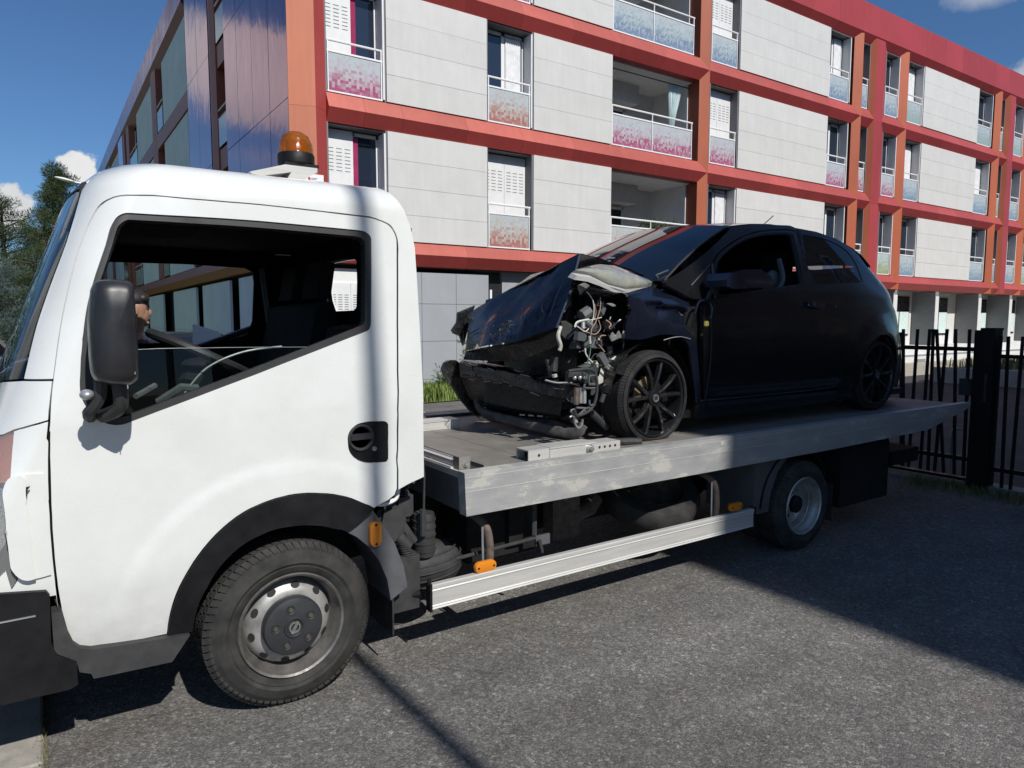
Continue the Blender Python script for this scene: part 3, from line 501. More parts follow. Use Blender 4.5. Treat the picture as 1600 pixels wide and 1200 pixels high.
'toolbox':((5.027,0.626),(5.818,0.164)),
'beacon':((1.007,2.367),(0.934,2.297),(1.085,2.315),(0.877,2.24),(1.091,2.207),(0.933,2.363)),
'c_door':((3.82,2.038),(3.861,2.066),(3.909,2.093),(3.961,2.119),(4.014,2.143),(4.062,2.164),(4.113,2.185),(4.165,2.204),(4.217,2.221),(4.266,2.235),(4.315,2.247),(4.365,2.258),(4.415,2.268),(4.494,2.281),(4.573,2.289),(4.653,2.296),(4.734,2.304),(4.765,2.306),(4.795,2.305),(4.824,2.302),(4.853,2.301),(4.852,2.259),(4.852,2.218),(4.851,2.176),(4.846,2.135),(4.827,2.071),(4.799,2.006),(4.773,1.943),(4.758,1.882),(4.758,1.846),(4.769,1.812),(4.784,1.778),(4.796,1.744),(4.799,1.691),(4.822,1.637),(4.846,1.583),(4.871,1.529),(4.895,1.481),(4.92,1.432),(4.944,1.382),(4.967,1.333),(4.991,1.274),(5.013,1.215),(5.049,1.153),(5.092,1.091),(4.898,1.09),(4.711,1.089),(4.532,1.089),(4.359,1.089),(4.177,1.089),(4.001,1.089),(3.832,1.09),(3.664,1.092),(3.631,1.165),(3.614,1.236),(3.601,1.306),(3.59,1.374),(3.581,1.466),(3.576,1.556),(3.576,1.646),(3.583,1.736),(3.606,1.743),(3.631,1.751),(3.656,1.759),(3.684,1.767),(3.706,1.835),(3.727,1.906),(3.761,1.975)),
'c_drear':((4.853,2.301),(4.852,2.259),(4.852,2.218),(4.851,2.176),(4.846,2.135),(4.827,2.071),(4.799,2.006),(4.773,1.943),(4.758,1.882),(4.758,1.846),(4.769,1.812),(4.784,1.778),(4.796,1.744),(4.799,1.691),(4.822,1.637),(4.846,1.583),(4.871,1.529),(4.895,1.481),(4.92,1.432),(4.944,1.382),(4.967,1.333),(4.991,1.274),(5.013,1.215),(5.049,1.153),(5.092,1.091)),
'c_win':((3.709,1.78),(3.728,1.841),(3.747,1.905),(3.778,1.967),(3.829,2.023),(3.87,2.051),(3.917,2.078),(3.968,2.103),(4.02,2.128),(4.067,2.148),(4.115,2.167),(4.165,2.186),(4.216,2.202),(4.264,2.216),(4.313,2.228),(4.363,2.239),(4.413,2.249),(4.489,2.261),(4.566,2.269),(4.644,2.276),(4.723,2.284),(4.748,2.284),(4.771,2.282),(4.793,2.278),(4.815,2.275),(4.809,2.233),(4.804,2.191),(4.797,2.149),(4.79,2.107),(4.778,2.052),(4.764,1.997),(4.75,1.942),(4.737,1.888),(4.634,1.876),(4.533,1.865),(4.435,1.853),(4.339,1.842),(4.233,1.83),(4.131,1.818),(4.033,1.807),(3.937,1.797),(3.881,1.793),(3.824,1.788),(3.766,1.784)),
'c_tri':((3.495,1.846),(3.734,1.99),(3.68,1.792)),
'c_pillar':((3.263,1.863),(3.334,1.893),(3.407,1.922),(3.482,1.953),(3.558,1.987),(3.636,2.024),(3.715,2.063),(3.794,2.104),(3.875,2.148),(3.915,2.17),(3.956,2.194),(3.996,2.217),(4.038,2.241),(4.052,2.251),(4.066,2.262),(4.08,2.272),(4.096,2.278),(4.166,2.288),(4.236,2.299),(4.308,2.31),(4.381,2.319),(4.478,2.328),(4.577,2.334),(4.677,2.339),(4.78,2.345),(4.819,2.345),(4.855,2.338),(4.886,2.328),(4.911,2.315),(4.932,2.281),(4.928,2.236),(4.911,2.186),(4.897,2.138),(4.878,2.074),(4.853,2.01),(4.825,1.946),(4.799,1.883),(4.783,1.882),(4.766,1.882),(4.789,1.944),(4.815,2.008),(4.838,2.072),(4.854,2.135),(4.86,2.178),(4.862,2.221),(4.863,2.264),(4.865,2.306),(4.833,2.309),(4.803,2.312),(4.771,2.314),(4.738,2.312),(4.657,2.304),(4.576,2.297),(4.497,2.288),(4.419,2.276),(4.367,2.266),(4.315,2.255),(4.264,2.242),(4.213,2.228),(4.161,2.211),(4.109,2.191),(4.059,2.171),(4.01,2.15),(3.955,2.125),(3.901,2.098),(3.852,2.071),(3.809,2.042),(3.749,1.978),(3.716,1.908),(3.696,1.836),(3.673,1.766),(3.625,1.763),(3.579,1.759),(3.535,1.757),(3.494,1.759),(3.459,1.767),(3.428,1.779),(3.399,1.793),(3.369,1.806),(3.346,1.814),(3.323,1.823),(3.3,1.831),(3.278,1.84),(3.268,1.85)),
'c_qglass':((4.911,2.284),(4.962,2.283),(5.015,2.283),(5.067,2.281),(5.119,2.279),(5.183,2.273),(5.246,2.266),(5.309,2.256),(5.369,2.243),(5.408,2.232),(5.446,2.219),(5.482,2.205),(5.513,2.188),(5.543,2.165),(5.567,2.139),(5.585,2.111),(5.599,2.081),(5.606,2.051),(5.608,2.019),(5.607,1.986),(5.607,1.954),(5.593,1.943),(5.569,1.931),(5.382,1.921),(5.213,1.911),(5.056,1.902),(4.903,1.893),(4.894,1.924),(4.885,1.955),(4.877,1.986),(4.872,2.017),(4.872,2.081),(4.883,2.148),(4.898,2.216)),
'c_sill':((3.563,1.061),(3.583,1.067),(3.602,1.073),(3.626,1.078),(3.659,1.079),(3.984,1.076),(4.327,1.074),(4.697,1.072),(5.1,1.07),(5.185,1.071),(5.263,1.077),(5.318,1.086),(5.372,1.094),(5.38,1.07),(5.388,1.046),(5.398,1.022),(5.409,0.997),(5.193,0.983),(4.914,0.979),(4.65,0.975),(4.399,0.971),(4.187,0.969),(3.984,0.967),(3.79,0.965),(3.583,0.967),(3.577,0.991),(3.572,1.014),(3.567,1.037)),
'c_fender':((2.94,1.782),(2.97,1.791),(3.001,1.799),(3.031,1.808),(3.061,1.814),(3.1,1.82),(3.139,1.824),(3.179,1.826),(3.218,1.826),(3.256,1.824),(3.295,1.82),(3.332,1.813),(3.369,1.806),(3.402,1.796),(3.432,1.784),(3.462,1.771),(3.494,1.759),(3.484,1.744),(3.475,1.728),(3.466,1.713),(3.458,1.697),(3.44,1.666),(3.422,1.635),(3.41,1.604),(3.413,1.575),(3.425,1.559),(3.444,1.543),(3.464,1.527),(3.481,1.51),(3.501,1.478),(3.516,1.445),(3.528,1.41),(3.541,1.376),(3.557,1.334),(3.572,1.291),(3.586,1.248),(3.598,1.205),(3.607,1.17),(3.615,1.135),(3.625,1.1),(3.637,1.064),(3.618,1.065),(3.602,1.067),(3.587,1.068),(3.573,1.069),(3.559,1.115),(3.548,1.161),(3.536,1.206),(3.522,1.251),(3.511,1.283),(3.499,1.315),(3.487,1.347),(3.474,1.378),(3.466,1.399),(3.458,1.421),(3.449,1.442),(3.436,1.461),(3.423,1.476),(3.409,1.491),(3.392,1.504),(3.374,1.515),(3.354,1.522),(3.332,1.527),(3.309,1.53),(3.287,1.532),(3.263,1.534),(3.24,1.534),(3.216,1.533),(3.193,1.531),(3.161,1.527),(3.129,1.519),(3.098,1.512),(3.067,1.507),(3.029,1.505),(2.991,1.506),(2.954,1.508),(2.917,1.509),(2.916,1.522),(2.915,1.534),(2.915,1.547),(2.915,1.559),(2.917,1.58),(2.921,1.602),(2.927,1.623),(2.936,1.643),(2.943,1.653),(2.951,1.662),(2.958,1.672),(2.962,1.681),(2.961,1.69),(2.958,1.698),(2.953,1.707),(2.949,1.716),(2.945,1.732),(2.942,1.749),(2.94,1.765)),
'c_qbot':((4.796,1.744),(4.797,1.69),(4.82,1.637),(4.845,1.583),(4.871,1.529),(4.895,1.481),(4.919,1.432),(4.943,1.382),(4.967,1.333),(4.992,1.274),(5.016,1.215),(5.055,1.153),(5.101,1.09),(5.167,1.09),(5.231,1.091),(5.283,1.093),(5.325,1.095),(5.32,1.127),(5.313,1.159),(5.307,1.19),(5.308,1.22),(5.311,1.253),(5.318,1.285),(5.327,1.316),(5.341,1.347),(5.358,1.378),(5.379,1.408),(5.404,1.437),(5.436,1.462),(5.467,1.479),(5.502,1.494),(5.541,1.508),(5.582,1.522)),
'c_mirror':((3.574,1.874),(3.609,1.919),(3.745,1.945),(3.908,1.951),(4.01,1.913),(4.054,1.863),(4.014,1.837),(3.625,1.819),(3.576,1.834)),
'c_handle':((4.695,1.719),(4.71,1.727),(4.726,1.736),(4.739,1.744),(4.749,1.753),(4.785,1.753),(4.822,1.754),(4.859,1.754),(4.896,1.755),(4.922,1.746),(4.935,1.731),(4.899,1.718),(4.872,1.711),(4.827,1.713),(4.782,1.715),(4.738,1.717)),
'hood_front':((2.687,3.25,2.018),(2.576,3.2,1.791),(2.459,3.18,1.58),(2.703,3.62,1.926),(2.546,3.5,1.742),(2.368,3.45,1.498),(2.671,4.0,1.821),(2.502,3.9,1.624),(2.371,3.85,1.451),(2.648,4.45,1.681),(2.566,4.35,1.556),(2.515,4.3,1.407)),
'hood_rear':((2.687,3.25,2.018),(2.899,3.35,2.025),(3.151,3.3,1.949),(3.452,3.28,1.852)),
'lamp':((2.608,3.2,1.906),(2.788,3.25,1.943),(2.988,3.3,1.947),(3.133,3.28,1.907),(3.245,3.25,1.861),(3.278,3.22,1.844),(3.146,3.15,1.826),(2.93,3.12,1.804),(2.783,3.1,1.826),(2.66,3.1,1.873),(2.524,3.12,1.891)),
'lamp_low':((2.497,3.12,1.865),(2.508,3.1,1.889),(2.619,3.08,1.878),(2.756,3.07,1.827),(2.898,3.07,1.805),(3.107,3.1,1.823),(2.954,3.09,1.788),(2.807,3.07,1.788),(2.683,3.07,1.825),(2.581,3.08,1.852)),
'bars_l':((3.758,1.057,3.686),(3.735,1.533,3.667),(3.592,1.534,3.613),(3.475,1.535,3.496),(3.44,1.536,3.42),(3.41,1.534,3.271),(3.312,1.537,3.357),(3.235,1.538,3.173),(3.109,1.537,3.092)),
'bars_r':((2.84,1.474,2.859),(2.78,1.476,2.759),(2.664,1.478,2.686)),
'frail':((7.45,3.717,1.346),(7.45,3.057,1.355),(7.45,4.024,0.279),(7.45,3.084,0.291),(7.45,2.866,1.287),(7.45,2.647,1.289),(7.45,2.847,0.219),(7.45,2.585,0.212)),
'post':((7.45,3.056,1.541),(7.45,2.877,1.548),(7.45,3.021,-0.04),(7.45,2.856,-0.006)),
'flap':((2.747,1.736),(2.602,1.682),(2.591,1.606),(2.547,1.549),(2.563,1.525),(2.617,1.505),(2.644,1.433),(2.707,1.625)),
'shell':((2.404,1.274),(2.425,1.315),(2.462,1.335),(2.51,1.334),(2.553,1.306),(2.579,1.225),(2.584,1.154),(2.628,1.104),(2.716,0.973),(2.83,0.872),(2.738,0.879),(2.654,0.934),(2.572,1.026),(2.487,1.14),(2.429,1.218)),
'slam':((2.52,4.3,1.402),(2.594,3.9,1.449),(2.513,3.25,1.571),(2.532,3.25,1.474),(2.643,3.85,1.342),(2.498,4.3,1.343)),
'beam':((2.535,4.4,1.324),(2.627,3.95,1.29),(2.718,3.6,1.252),(2.809,3.33,1.231)),
'beam2':((2.545,4.4,1.206),(2.627,3.95,1.189),(2.692,3.6,1.137),(2.8,3.33,1.107)),
'rad':((2.618,4.2,1.226),(2.771,3.5,1.166),(2.751,3.5,1.01),(2.606,4.2,1.025)),
'lip':((2.657,4.38,1.051),(2.635,4.3,0.975),(2.623,4.15,0.946),(2.645,3.9,0.934),(2.693,3.6,0.915),(2.736,3.42,0.906),(2.755,3.33,0.921),(2.776,3.3,0.963)),
'lowgrille':((2.612,4.2,1.024),(2.822,3.4,1.057),(2.79,3.36,0.934),(2.693,3.6,0.945),(2.65,4.15,0.958)),
'slits':((2.674,3.85,0.994),(2.749,3.55,1.005),(2.69,3.85,0.958),(2.77,3.55,0.961),(2.706,3.85,0.93),(2.76,3.55,0.937)),
'W':{'wire_a':((2.639,3.12,1.786),(2.664,3.12,1.764),(2.689,3.12,1.728),(2.694,3.12,1.661),(2.676,3.12,1.605),(2.633,3.12,1.557),(2.584,3.12,1.58),(2.56,3.12,1.594),(2.574,3.12,1.616),(2.627,3.12,1.624),(2.675,3.12,1.624),(2.754,3.12,1.639)),'wire_b':((2.734,3.11,1.758),(2.735,3.11,1.698),(2.72,3.11,1.654),(2.696,3.11,1.605),(2.668,3.11,1.568),(2.663,3.11,1.512)),'wire_c':((2.707,3.13,1.717),(2.718,3.13,1.661),(2.689,3.13,1.613),(2.641,3.13,1.579),(2.617,3.13,1.579)),'wire_d':((2.73,3.12,1.624),(2.745,3.12,1.586),(2.74,3.12,1.564),(2.706,3.12,1.541),(2.657,3.12,1.549),(2.599,3.12,1.572)),'wire_e':((2.654,3.1,1.55),(2.655,3.1,1.494),(2.651,3.1,1.431),(2.637,3.1,1.394),(2.628,3.1,1.328),(2.624,3.1,1.253)),'wire_f':((2.551,3.12,1.583),(2.565,3.12,1.609),(2.608,3.12,1.62),(2.656,3.12,1.627)),'wire_g':((2.62,3.11,1.461),(2.626,3.11,1.431),(2.65,3.11,1.401),(2.68,3.11,1.377)),'plug':((2.645,3.1,1.531),(2.65,3.1,1.487)),'tank':((2.732,3.2,1.364),(2.819,3.2,1.376),(2.85,3.2,1.313),(2.846,3.2,1.242),(2.805,3.2,1.229),(2.779,3.2,1.296)),'tank2':((2.642,3.18,1.345),(2.72,3.18,1.365),(2.751,3.18,1.349),(2.686,3.18,1.336)),'loop1':((2.474,3.08,1.335),(2.53,3.08,1.34),(2.635,3.08,1.34),(2.675,3.08,1.312),(2.69,3.08,1.251),(2.686,3.08,1.184),(2.667,3.08,1.132),(2.629,3.08,1.098),(2.571,3.08,1.079),(2.533,3.08,1.082),(2.523,3.08,1.113)),'loop2':((2.635,3.09,1.253),(2.704,3.09,1.246)),'rib1':((2.632,3.08,1.247),(2.631,3.08,1.299),(2.685,3.08,1.3)),'rib2':((2.633,3.08,1.161),(2.638,3.08,1.131),(2.677,3.08,1.132)),'rib3':((2.624,3.08,1.12),(2.653,3.08,1.1)),'rib4':((2.59,3.08,1.108),(2.614,3.08,1.084)),'rib5':((2.557,3.08,1.081),(2.6,3.08,1.111)),'rib6':((2.533,3.08,1.123),(2.619,3.08,1.113)),'bracket':((2.606,3.09,1.255),(2.606,3.09,1.233),(2.694,3.09,1.228),(2.694,3.09,1.25)),'pipe1':((2.598,3.12,1.231),(2.599,3.12,1.141)),'pipe2':((2.618,3.11,1.23),(2.62,3.11,1.14)),'pipe3':((2.569,3.12,1.232),(2.565,3.12,1.135)),'debris1':((2.516,3.1,1.111),(2.535,3.1,1.072),(2.545,3.1,1.027),(2.569,3.1,1.002),(2.593,3.1,1.015),(2.598,3.1,1.049)),'debris2':((2.502,3.1,1.068),(2.531,3.1,1.073),(2.56,3.1,1.033)),'debris3':((2.526,3.1,1.092),(2.511,3.1,1.104),(2.54,3.1,1.109),(2.535,3.1,1.08)),'rods1':((2.49,3.3,1.39),(2.52,3.3,1.289)),'rods2':((2.528,3.28,1.405),(2.523,3.28,1.321)),'ball':((2.521,3.27,1.303),(2.525,3.27,1.287)),'cableh':((2.462,3.28,1.271),(2.548,3.28,1.251),(2.646,3.28,1.246),(2.721,3.28,1.227)),'plate':((2.686,3.2,1.521),(2.827,3.2,1.52),(2.838,3.2,1.45),(2.777,3.2,1.451),(2.691,3.2,1.461)),'res':((2.631,3.16,1.646),(2.689,3.16,1.676)),'plugbody':((2.516,3.2,1.613),(2.549,3.2,1.62),(2.602,3.2,1.594),(2.593,3.2,1.541),(2.55,3.2,1.512),(2.517,3.2,1.535)),'plugtube':((2.511,3.2,1.587),(2.493,3.2,1.531),(2.512,3.2,1.476),(2.503,3.2,1.446)),'crumple':((2.817,3.12,1.521),(2.841,3.12,1.555),(2.868,3.12,1.532),(2.893,3.12,1.563),(2.914,3.12,1.535),(2.935,3.12,1.551),(2.957,3.12,1.512),(2.899,3.12,1.513),(2.837,3.12,1.494)),'linear':((2.907,3.2,1.381),(2.943,3.2,1.404),(3.013,3.2,1.414),(3.051,3.2,1.409),(3.019,3.2,1.374),(2.96,3.2,1.364)),'lampbracket':((2.584,3.14,1.822),(2.641,3.14,1.842),(2.68,3.14,1.824),(2.632,3.14,1.79),(2.604,3.14,1.767)),'lampbracket2':((2.636,3.1,1.811),(2.734,3.1,1.787),(2.835,3.1,1.775),(2.896,3.1,1.787)),'lamphose':((2.896,3.1,1.791),(2.927,3.1,1.78),(2.938,3.1,1.765)),'shock':((2.86,3.2,1.34),(2.919,3.2,1.302)),'shock2':((2.876,3.2,1.351),(2.934,3.2,1.309)),'knuckle':((2.864,3.18,1.294),(2.927,3.18,1.271),(2.948,3.18,1.278)),'grey1':((2.609,3.22,1.496),(2.673,3.22,1.502),(2.683,3.22,1.452),(2.595,3.22,1.454)),'box1':((2.527,3.14,1.322),(2.657,3.14,1.32),(2.658,3.14,1.264),(2.523,3.14,1.27)),'strut':((2.8,3.25,1.055),(2.922,3.25,0.953)),'hl':((2.854,3.2,1.724),(2.901,3.2,1.729),(2.938,3.2,1.71),(2.912,3.2,1.702)),'darkhole':((2.848,3.17,1.701),(3.032,3.17,1.71),(3.029,3.17,1.624),(2.902,3.17,1.601),(2.839,3.17,1.632))},
'fringe':((2.917,3.09,1.795),(3.024,3.08,1.774),(3.196,3.06,1.718),(3.087,3.06,1.69),(3.313,3.06,1.604),(3.377,3.06,1.588))}
for k_ in D:
    if isinstance(D[k_],tuple) and D[k_] and isinstance(D[k_][0],tuple): D[k_]=list(D[k_])

# ================================================================== GROUND
def ground_sheet(name,x0,x1,y0,y1,z,mat,nx=1,ny=1):
    bm=bmesh.new(); quad(bm,(x0,y0,z),(x1,y0,z),(x1,y1,z),(x0,y1,z)); o=finish(name,bm,mat); return tag(o,kind='structure')
ground_sheet('ground',-900,900,-900,900,-.012,'far_asphalt')
ground_sheet('road',-.062,7.72,-12,12.6,0.,'asphalt')
ground_sheet('car_park',7.72,60,-4,12.9,-.004,'far_asphalt')
ground_sheet('lawn',-60,4.0,22,140,-.004,'grass_green')
ground_sheet('grass_bed',4.3,12.5,12.2,13.86,.02,'soil')
# pavement along the left edge of the drive, with its kerb stones
pv=ground_sheet('pavement',-2.6,-.36,-8,9,.02,'kerb_concrete')
kb=bmesh.new(); box(kb,-.355,-.062,0,.985,-.08,.024); bmesh.ops.bevel(kb,geom=kb.edges[:],offset=.008,segments=1,affect='EDGES'); bmesh.ops.recalc_face_normals(kb,faces=kb.faces)
kme=bpy.data.meshes.new('kerb_stone'); kb.to_mesh(kme); kb.free(); kme.materials.append(M('kerb_concrete'))
for i in range(-3,9): inst('kerb_stone',kme,(0,i*1.0-.06,0),pv)

# ================================================================== APARTMENT BUILDING
YP=13.90; YR=13.77; YB=14.33; XL=4.23; ZR=12.44
bld=thing('apartment_building','four storey apartment block with red grid facade, white cladding and a purple side','apartment building',(XL,YP,0))
def bpart(name,bm,mat,parent=None,**k): return finish(name,bm,mat,parent or bld,**k)
# core volumes, set behind everything else
bm=bmesh.new(); box(bm,XL+.55,52,YB+.05+1.9,60,0,2.79); bpart('core_wall',bm,'reveal_grey')
bm=bmesh.new(); box(bm,XL+.5,12.56,YB+.04,60,2.82,12.2); box(bm,15.86,52,YB+.04,60,2.82,12.2); box(bm,12.56,15.86,15.75,60,2.82,12.2); bpart('core_wall',bm,'reveal_grey')
bm=bmesh.new(); box(bm,XL+.02,52,YR+.06,60,12.21,12.37); bpart('roof',bm,'reveal_grey')
# --- bands
def band_prof(zb,zr,zt): return [(YP+.03,zb),(YR,zr),(YP+.03,zt),(YP+.30,zt-.01),(YP+.30,zb+.01)]
BANDS=[(2.80,3.045,3.30),(5.58,5.84,6.15),(8.40,8.67,9.0)]
joints=[4.98,5.75,6.6,8.17,9.68]
while joints[-1]<50: joints.append(joints[-1]+1.55)
rnd=random.Random(3)
for bi,bd in enumerate(BANDS):
    for a,b in zip(joints,joints[1:]):
        bm=bmesh.new(); prism(bm,band_prof(*bd),a+.002,b-.002,axis=0)
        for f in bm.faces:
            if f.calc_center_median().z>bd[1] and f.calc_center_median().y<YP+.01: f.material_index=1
        bpart('band_panel',bm,['red_frame','red_frame_lit'])
    bm=bmesh.new(); box(bm,4.9,51,YP+.1,YP+.29,bd[0]+.05,bd[2]-.05); bpart('band_core',bm,'dark_gap')
j=4.98
while j<50:
    k=j+1.45; bm=bmesh.new(); prism(bm,[(YP+.05,11.23),(YR,11.465),(YR,ZR),(YR+.14,ZR),(YP+.3,11.9),(YP+.3,11.24)],j+.002,k-.002,axis=0); bpart('fascia_panel',bm,'red_frame'); j=k
# corner pillar (sheets joined at storey heights) and the others
def vpillar(xl,xr_,x1,z0,z1,name='pillar',flat_to=None):
    """left bevel from xl to the ridge xr_, optional flat front, then back to x1"""
    bm=bmesh.new()
    f=flat_to or xr_
    pts=[(xl,YP+.03),(xr_,YR-.004)]+([(f,YR-.004)] if flat_to else [])+[(x1,YP+.03),(x1,YB)]+([(xl+.08,YB),(xl+.08,YP+.036)] if name=='corner_pillar' else [(xl,YB)])
    v0=[bm.verts.new((x,y,z0)) for x,y in pts]; v1=[bm.verts.new((x,y,z1)) for x,y in pts]; n=len(pts)
    for i in range(n):
        fc=bm.faces.new((v0[i],v0[(i+1)%n],v1[(i+1)%n],v1[i]))
        fc.material_index=1 if i==0 else (2 if (i>=n-2 and name!='corner_pillar') else 0)  # face tones painted in: lit bevel orange, shaded reveal red-brown
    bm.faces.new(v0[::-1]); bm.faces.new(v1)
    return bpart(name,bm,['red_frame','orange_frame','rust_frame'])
for z0,z1 in ((2.80,5.78),(5.784,8.61),(8.614,11.40)):
    vpillar(XL+.004,4.715,4.98,z0,z1,'corner_pillar')
    vpillar(15.86,16.10,16.30,z0,z1)
    for P0 in (0,10.9,21.8):
        vpillar(23.58+P0,23.88+P0,24.0+P0,z0,z1); vpillar(24.62+P0,24.72+P0,25.64+P0,z0,z1,'wide_pillar',flat_to=25.22+P0); vpillar(26.62+P0,26.93+P0,27.08+P0,z0,z1)
bm=bmesh.new(); box(bm,XL+.01,4.98,YR-.004,YP+.3,11.404,ZR-.002); bpart('corner_fascia',bm,'red_frame')
# lightning cable down the corner
bm=bmesh.new(); tube(bm,[(4.46,YR+.04,12.3),(4.44,YR+.10,8),(4.44,YR+.10,3.2)],.006,5); bpart('cable',bm,'galvanised')
# --- cladding planks
FL=[(3.30,5.58),(6.15,8.40),(9.0,11.23)]
PAN=[(6.28,8.74),(10.06,12.55),(17.58,22.14),(28.39,32.94),(39.3,43.8),(44.9,49.)]
for (x0,x1) in PAN:
    for (z0,z1) in FL:
        h=(z1-z0-.02)/4
        for r in range(4):
            bm=B(x0,x1,YP+rnd.uniform(0,.004),YP+.10,z0+.02+r*h+.003,z0+.02+(r+1)*h-.003); bpart('cladding_plank',bm,'cladding_white',bevel=.003)
    bm=bmesh.new()
    for (z0,z1) in FL: box(bm,x0+.01,x1-.01,YP+.06,YB+.03,z0+.01,z1-.01)
    bpart('wall_core',bm,'joint_grey')
# --- windows: reveal box, frame, panes, shutters, railing, printed screen
def shutter_bm(w,h):
    bm=bmesh.new(); box(bm,0,w,-.02,.02,0,h)
    for c in range(3):
        for r in range(7): box(bm,w*(.10+.3*c),w*(.30+.3*c),-.024,-.018,h*.62+r*h*.034,h*.62+r*h*.034+.013,1)
    return bm
def window(x0,x1,z0,z1,kind,pr,rnd):
    bm=bmesh.new(); d=YB; e=.02
    box(bm,x0-.015,x0+e,YP+.03,d,z0+.01,z1); box(bm,x1-e,x1+.015,YP+.03,d,z0+.01,z1); box(bm,x0,x1,YP+.06,d,z1-.03,z1-.012); box(bm,x0,x1,YP+.10,d,z0-.02,z0+.03)
    box(bm,x0,x1,d-.02,d+.02,z0,z1)
    wobj=bpart('window',bm,'reveal_grey')
    a,b,lo,hi=x0+.03,x1-.03,z0+.05,z1-.06; y=d-.06
    if kind=='slot': a,b=x0+.02,x1-.02
    bm=bmesh.new()
    for q in ((a,a+.07,lo,hi),(b-.07,b,lo,hi),(a,b,lo,lo+.07),(a,b,hi-.07,hi),((a+b)/2-.05,(a+b)/2+.05,lo,hi)): box(bm,q[0],q[1],y-.03,y+.03,q[2],q[3])
    finish('window_frame',bm,'white_pvc',wobj)
    m=(a+b)/2
    for p0,p1 in ((a+.07,m-.05),(m+.05,b-.07)):
        finish('pane',B(p0,p1,y-.004,y+.004,lo+.07,hi-.07),'house_glass',wobj)
    if kind in('curtain','pink'):
        bm=bmesh.new(); p0,p1=(m+.05,b-.12) if kind=='curtain' else (m-.04,m+.12)
        n=14
        for i in range(n):
            xa,xb=p0+(p1-p0)*i/n,p0+(p1-p0)*(i+1)/n; ya,yb=y-.05-.02*(i%2),y-.05-.02*((i+1)%2)
            quad(bm,(xa,ya,lo+.1),(xb,yb,lo+.1),(xb,yb,hi-.1),(xa,ya,hi-.1))
        finish('curtain',bm,'curtain_white' if kind=='curtain' else 'curtain_pink',wobj)
    sh=hi-lo
    if kind=='closed':
        sw=(b-a)/2
        for k in range(2):
            bm=shutter_bm(sw-.006,sh); bmesh.ops.translate(bm,verts=bm.verts,vec=(a+k*sw+.003,y-.06,lo)); finish('shutter',bm,['shutter_white','slot_grey'],wobj)
    if kind=='half' or kind=='pink':
        sw=(b-a)*.5
        bm=shutter_bm(sw,sh); bmesh.ops.translate(bm,verts=bm.verts,vec=(a-.0,y-.06,lo)); finish('shutter',bm,['shutter_white','slot_grey'],wobj)
    if kind in('open','half','pink','curtain'):
        # leaves folded back against the reveals
        bm=shutter_bm(.30,sh); bmesh.ops.rotate(bm,verts=bm.verts,cent=(0,0,0),matrix=Matrix.Rotation(math.radians(90),3,'Z')); bmesh.ops.translate(bm,verts=bm.verts,vec=(b-.01,y-.36,lo)); finish('shutter',bm,['shutter_white','slot_grey'],wobj)
        if kind=='open':
            bm=shutter_bm(.30,sh); bmesh.ops.translate(bm,verts=bm.verts,vec=(a+.0,y-.06,lo)); finish('shutter',bm,['shutter_white','slot_grey'],wobj)
    railing(wobj,x0+.03,x1-.06,z0,pr,[x0+.05,x1-.08])
def railing(par,xa,xb,z0,pr,posts):
    y=YP+.06; bm=bmesh.new()
    tube(bm,[(xa-.02,y,z0+1.03),(xb+.02,y,z0+1.03)],.024,6)
    box(bm,xa,xb,y-.02,y+.02,z0+.80,z0+.835); box(bm,xa,xb,y-.02,y+.02,z0+.025,z0+.055)
    for px in posts: box(bm,px-.012,px+.012,y-.018,y+.018,z0+.055,z0+1.03)
    finish('railing',bm,'white_rail',par)
    if pr:
        for p0,p1 in zip(posts,posts[1:]):
            bm=bmesh.new(); w_=p1-p0-.04; box(bm,0,w_,-.006,.006,0,.73); me_o=finish('screen_panel',bm,pr,par,world=False); me_o.location=Vector((p0+.02,y,z0+.06))-wpos(par)
K=['closed','curtain','open','half']
zf={0:(3.30,5.58),1:(6.15,8.40),2:(9.0,11.23)}
table={ # x0,x1: per floor (kind, print)
 (4.99,6.26):[('pink','print_pink'),('pink','print_pink'),('open','print_pink')],
 (8.76,10.04):[('closed','print_red'),('closed','print_red'),('open','print_pink')],
 (16.32,17.56):[('curtain','print_red'),('closed','print_pink'),('closed','print_blue')],
 (22.16,23.40):[('open','print_blue'),('open','print_pink'),('curtain','print_blue')],
 (24.02,24.60):[('slot','print_blue'),('slot','print_pink'),('slot','print_blue')],
 (25.66,26.60):[('open','print_green'),('open','print_pink'),('open','print_blue')],
 (27.10,28.37):[('open','print_blue'),('curtain','print_blue'),('curtain','print_plain')],
 (32.96,34.30):[('open','print_blue'),('curtain','print_blue'),('open','print_plain')],
 (34.92,35.50):[('slot','print_blue'),('slot','print_green'),('slot','print_plain')],
 (36.56,37.50):[('open','print_blue'),('open','print_blue'),('open','print_plain')],
 (38.0,39.28):[('open','print_green'),('open','print_blue'),('open','print_blue')],
 (43.84,44.88):[('open','print_green'),('closed','print_blue'),('open','print_blue')]}
for (x0,x1),fl in table.items():
    for i,(k,pr) in enumerate(fl):
        z0,z1=zf[i]
        if (x0,i)==(4.99,1): k='pink'
        if (x0,i)==(8.76,1): k='curtain'
        if (x0,i)==(4.99,0): k='pink'
        window(x0,x1,z0,z1,k,pr,rnd)
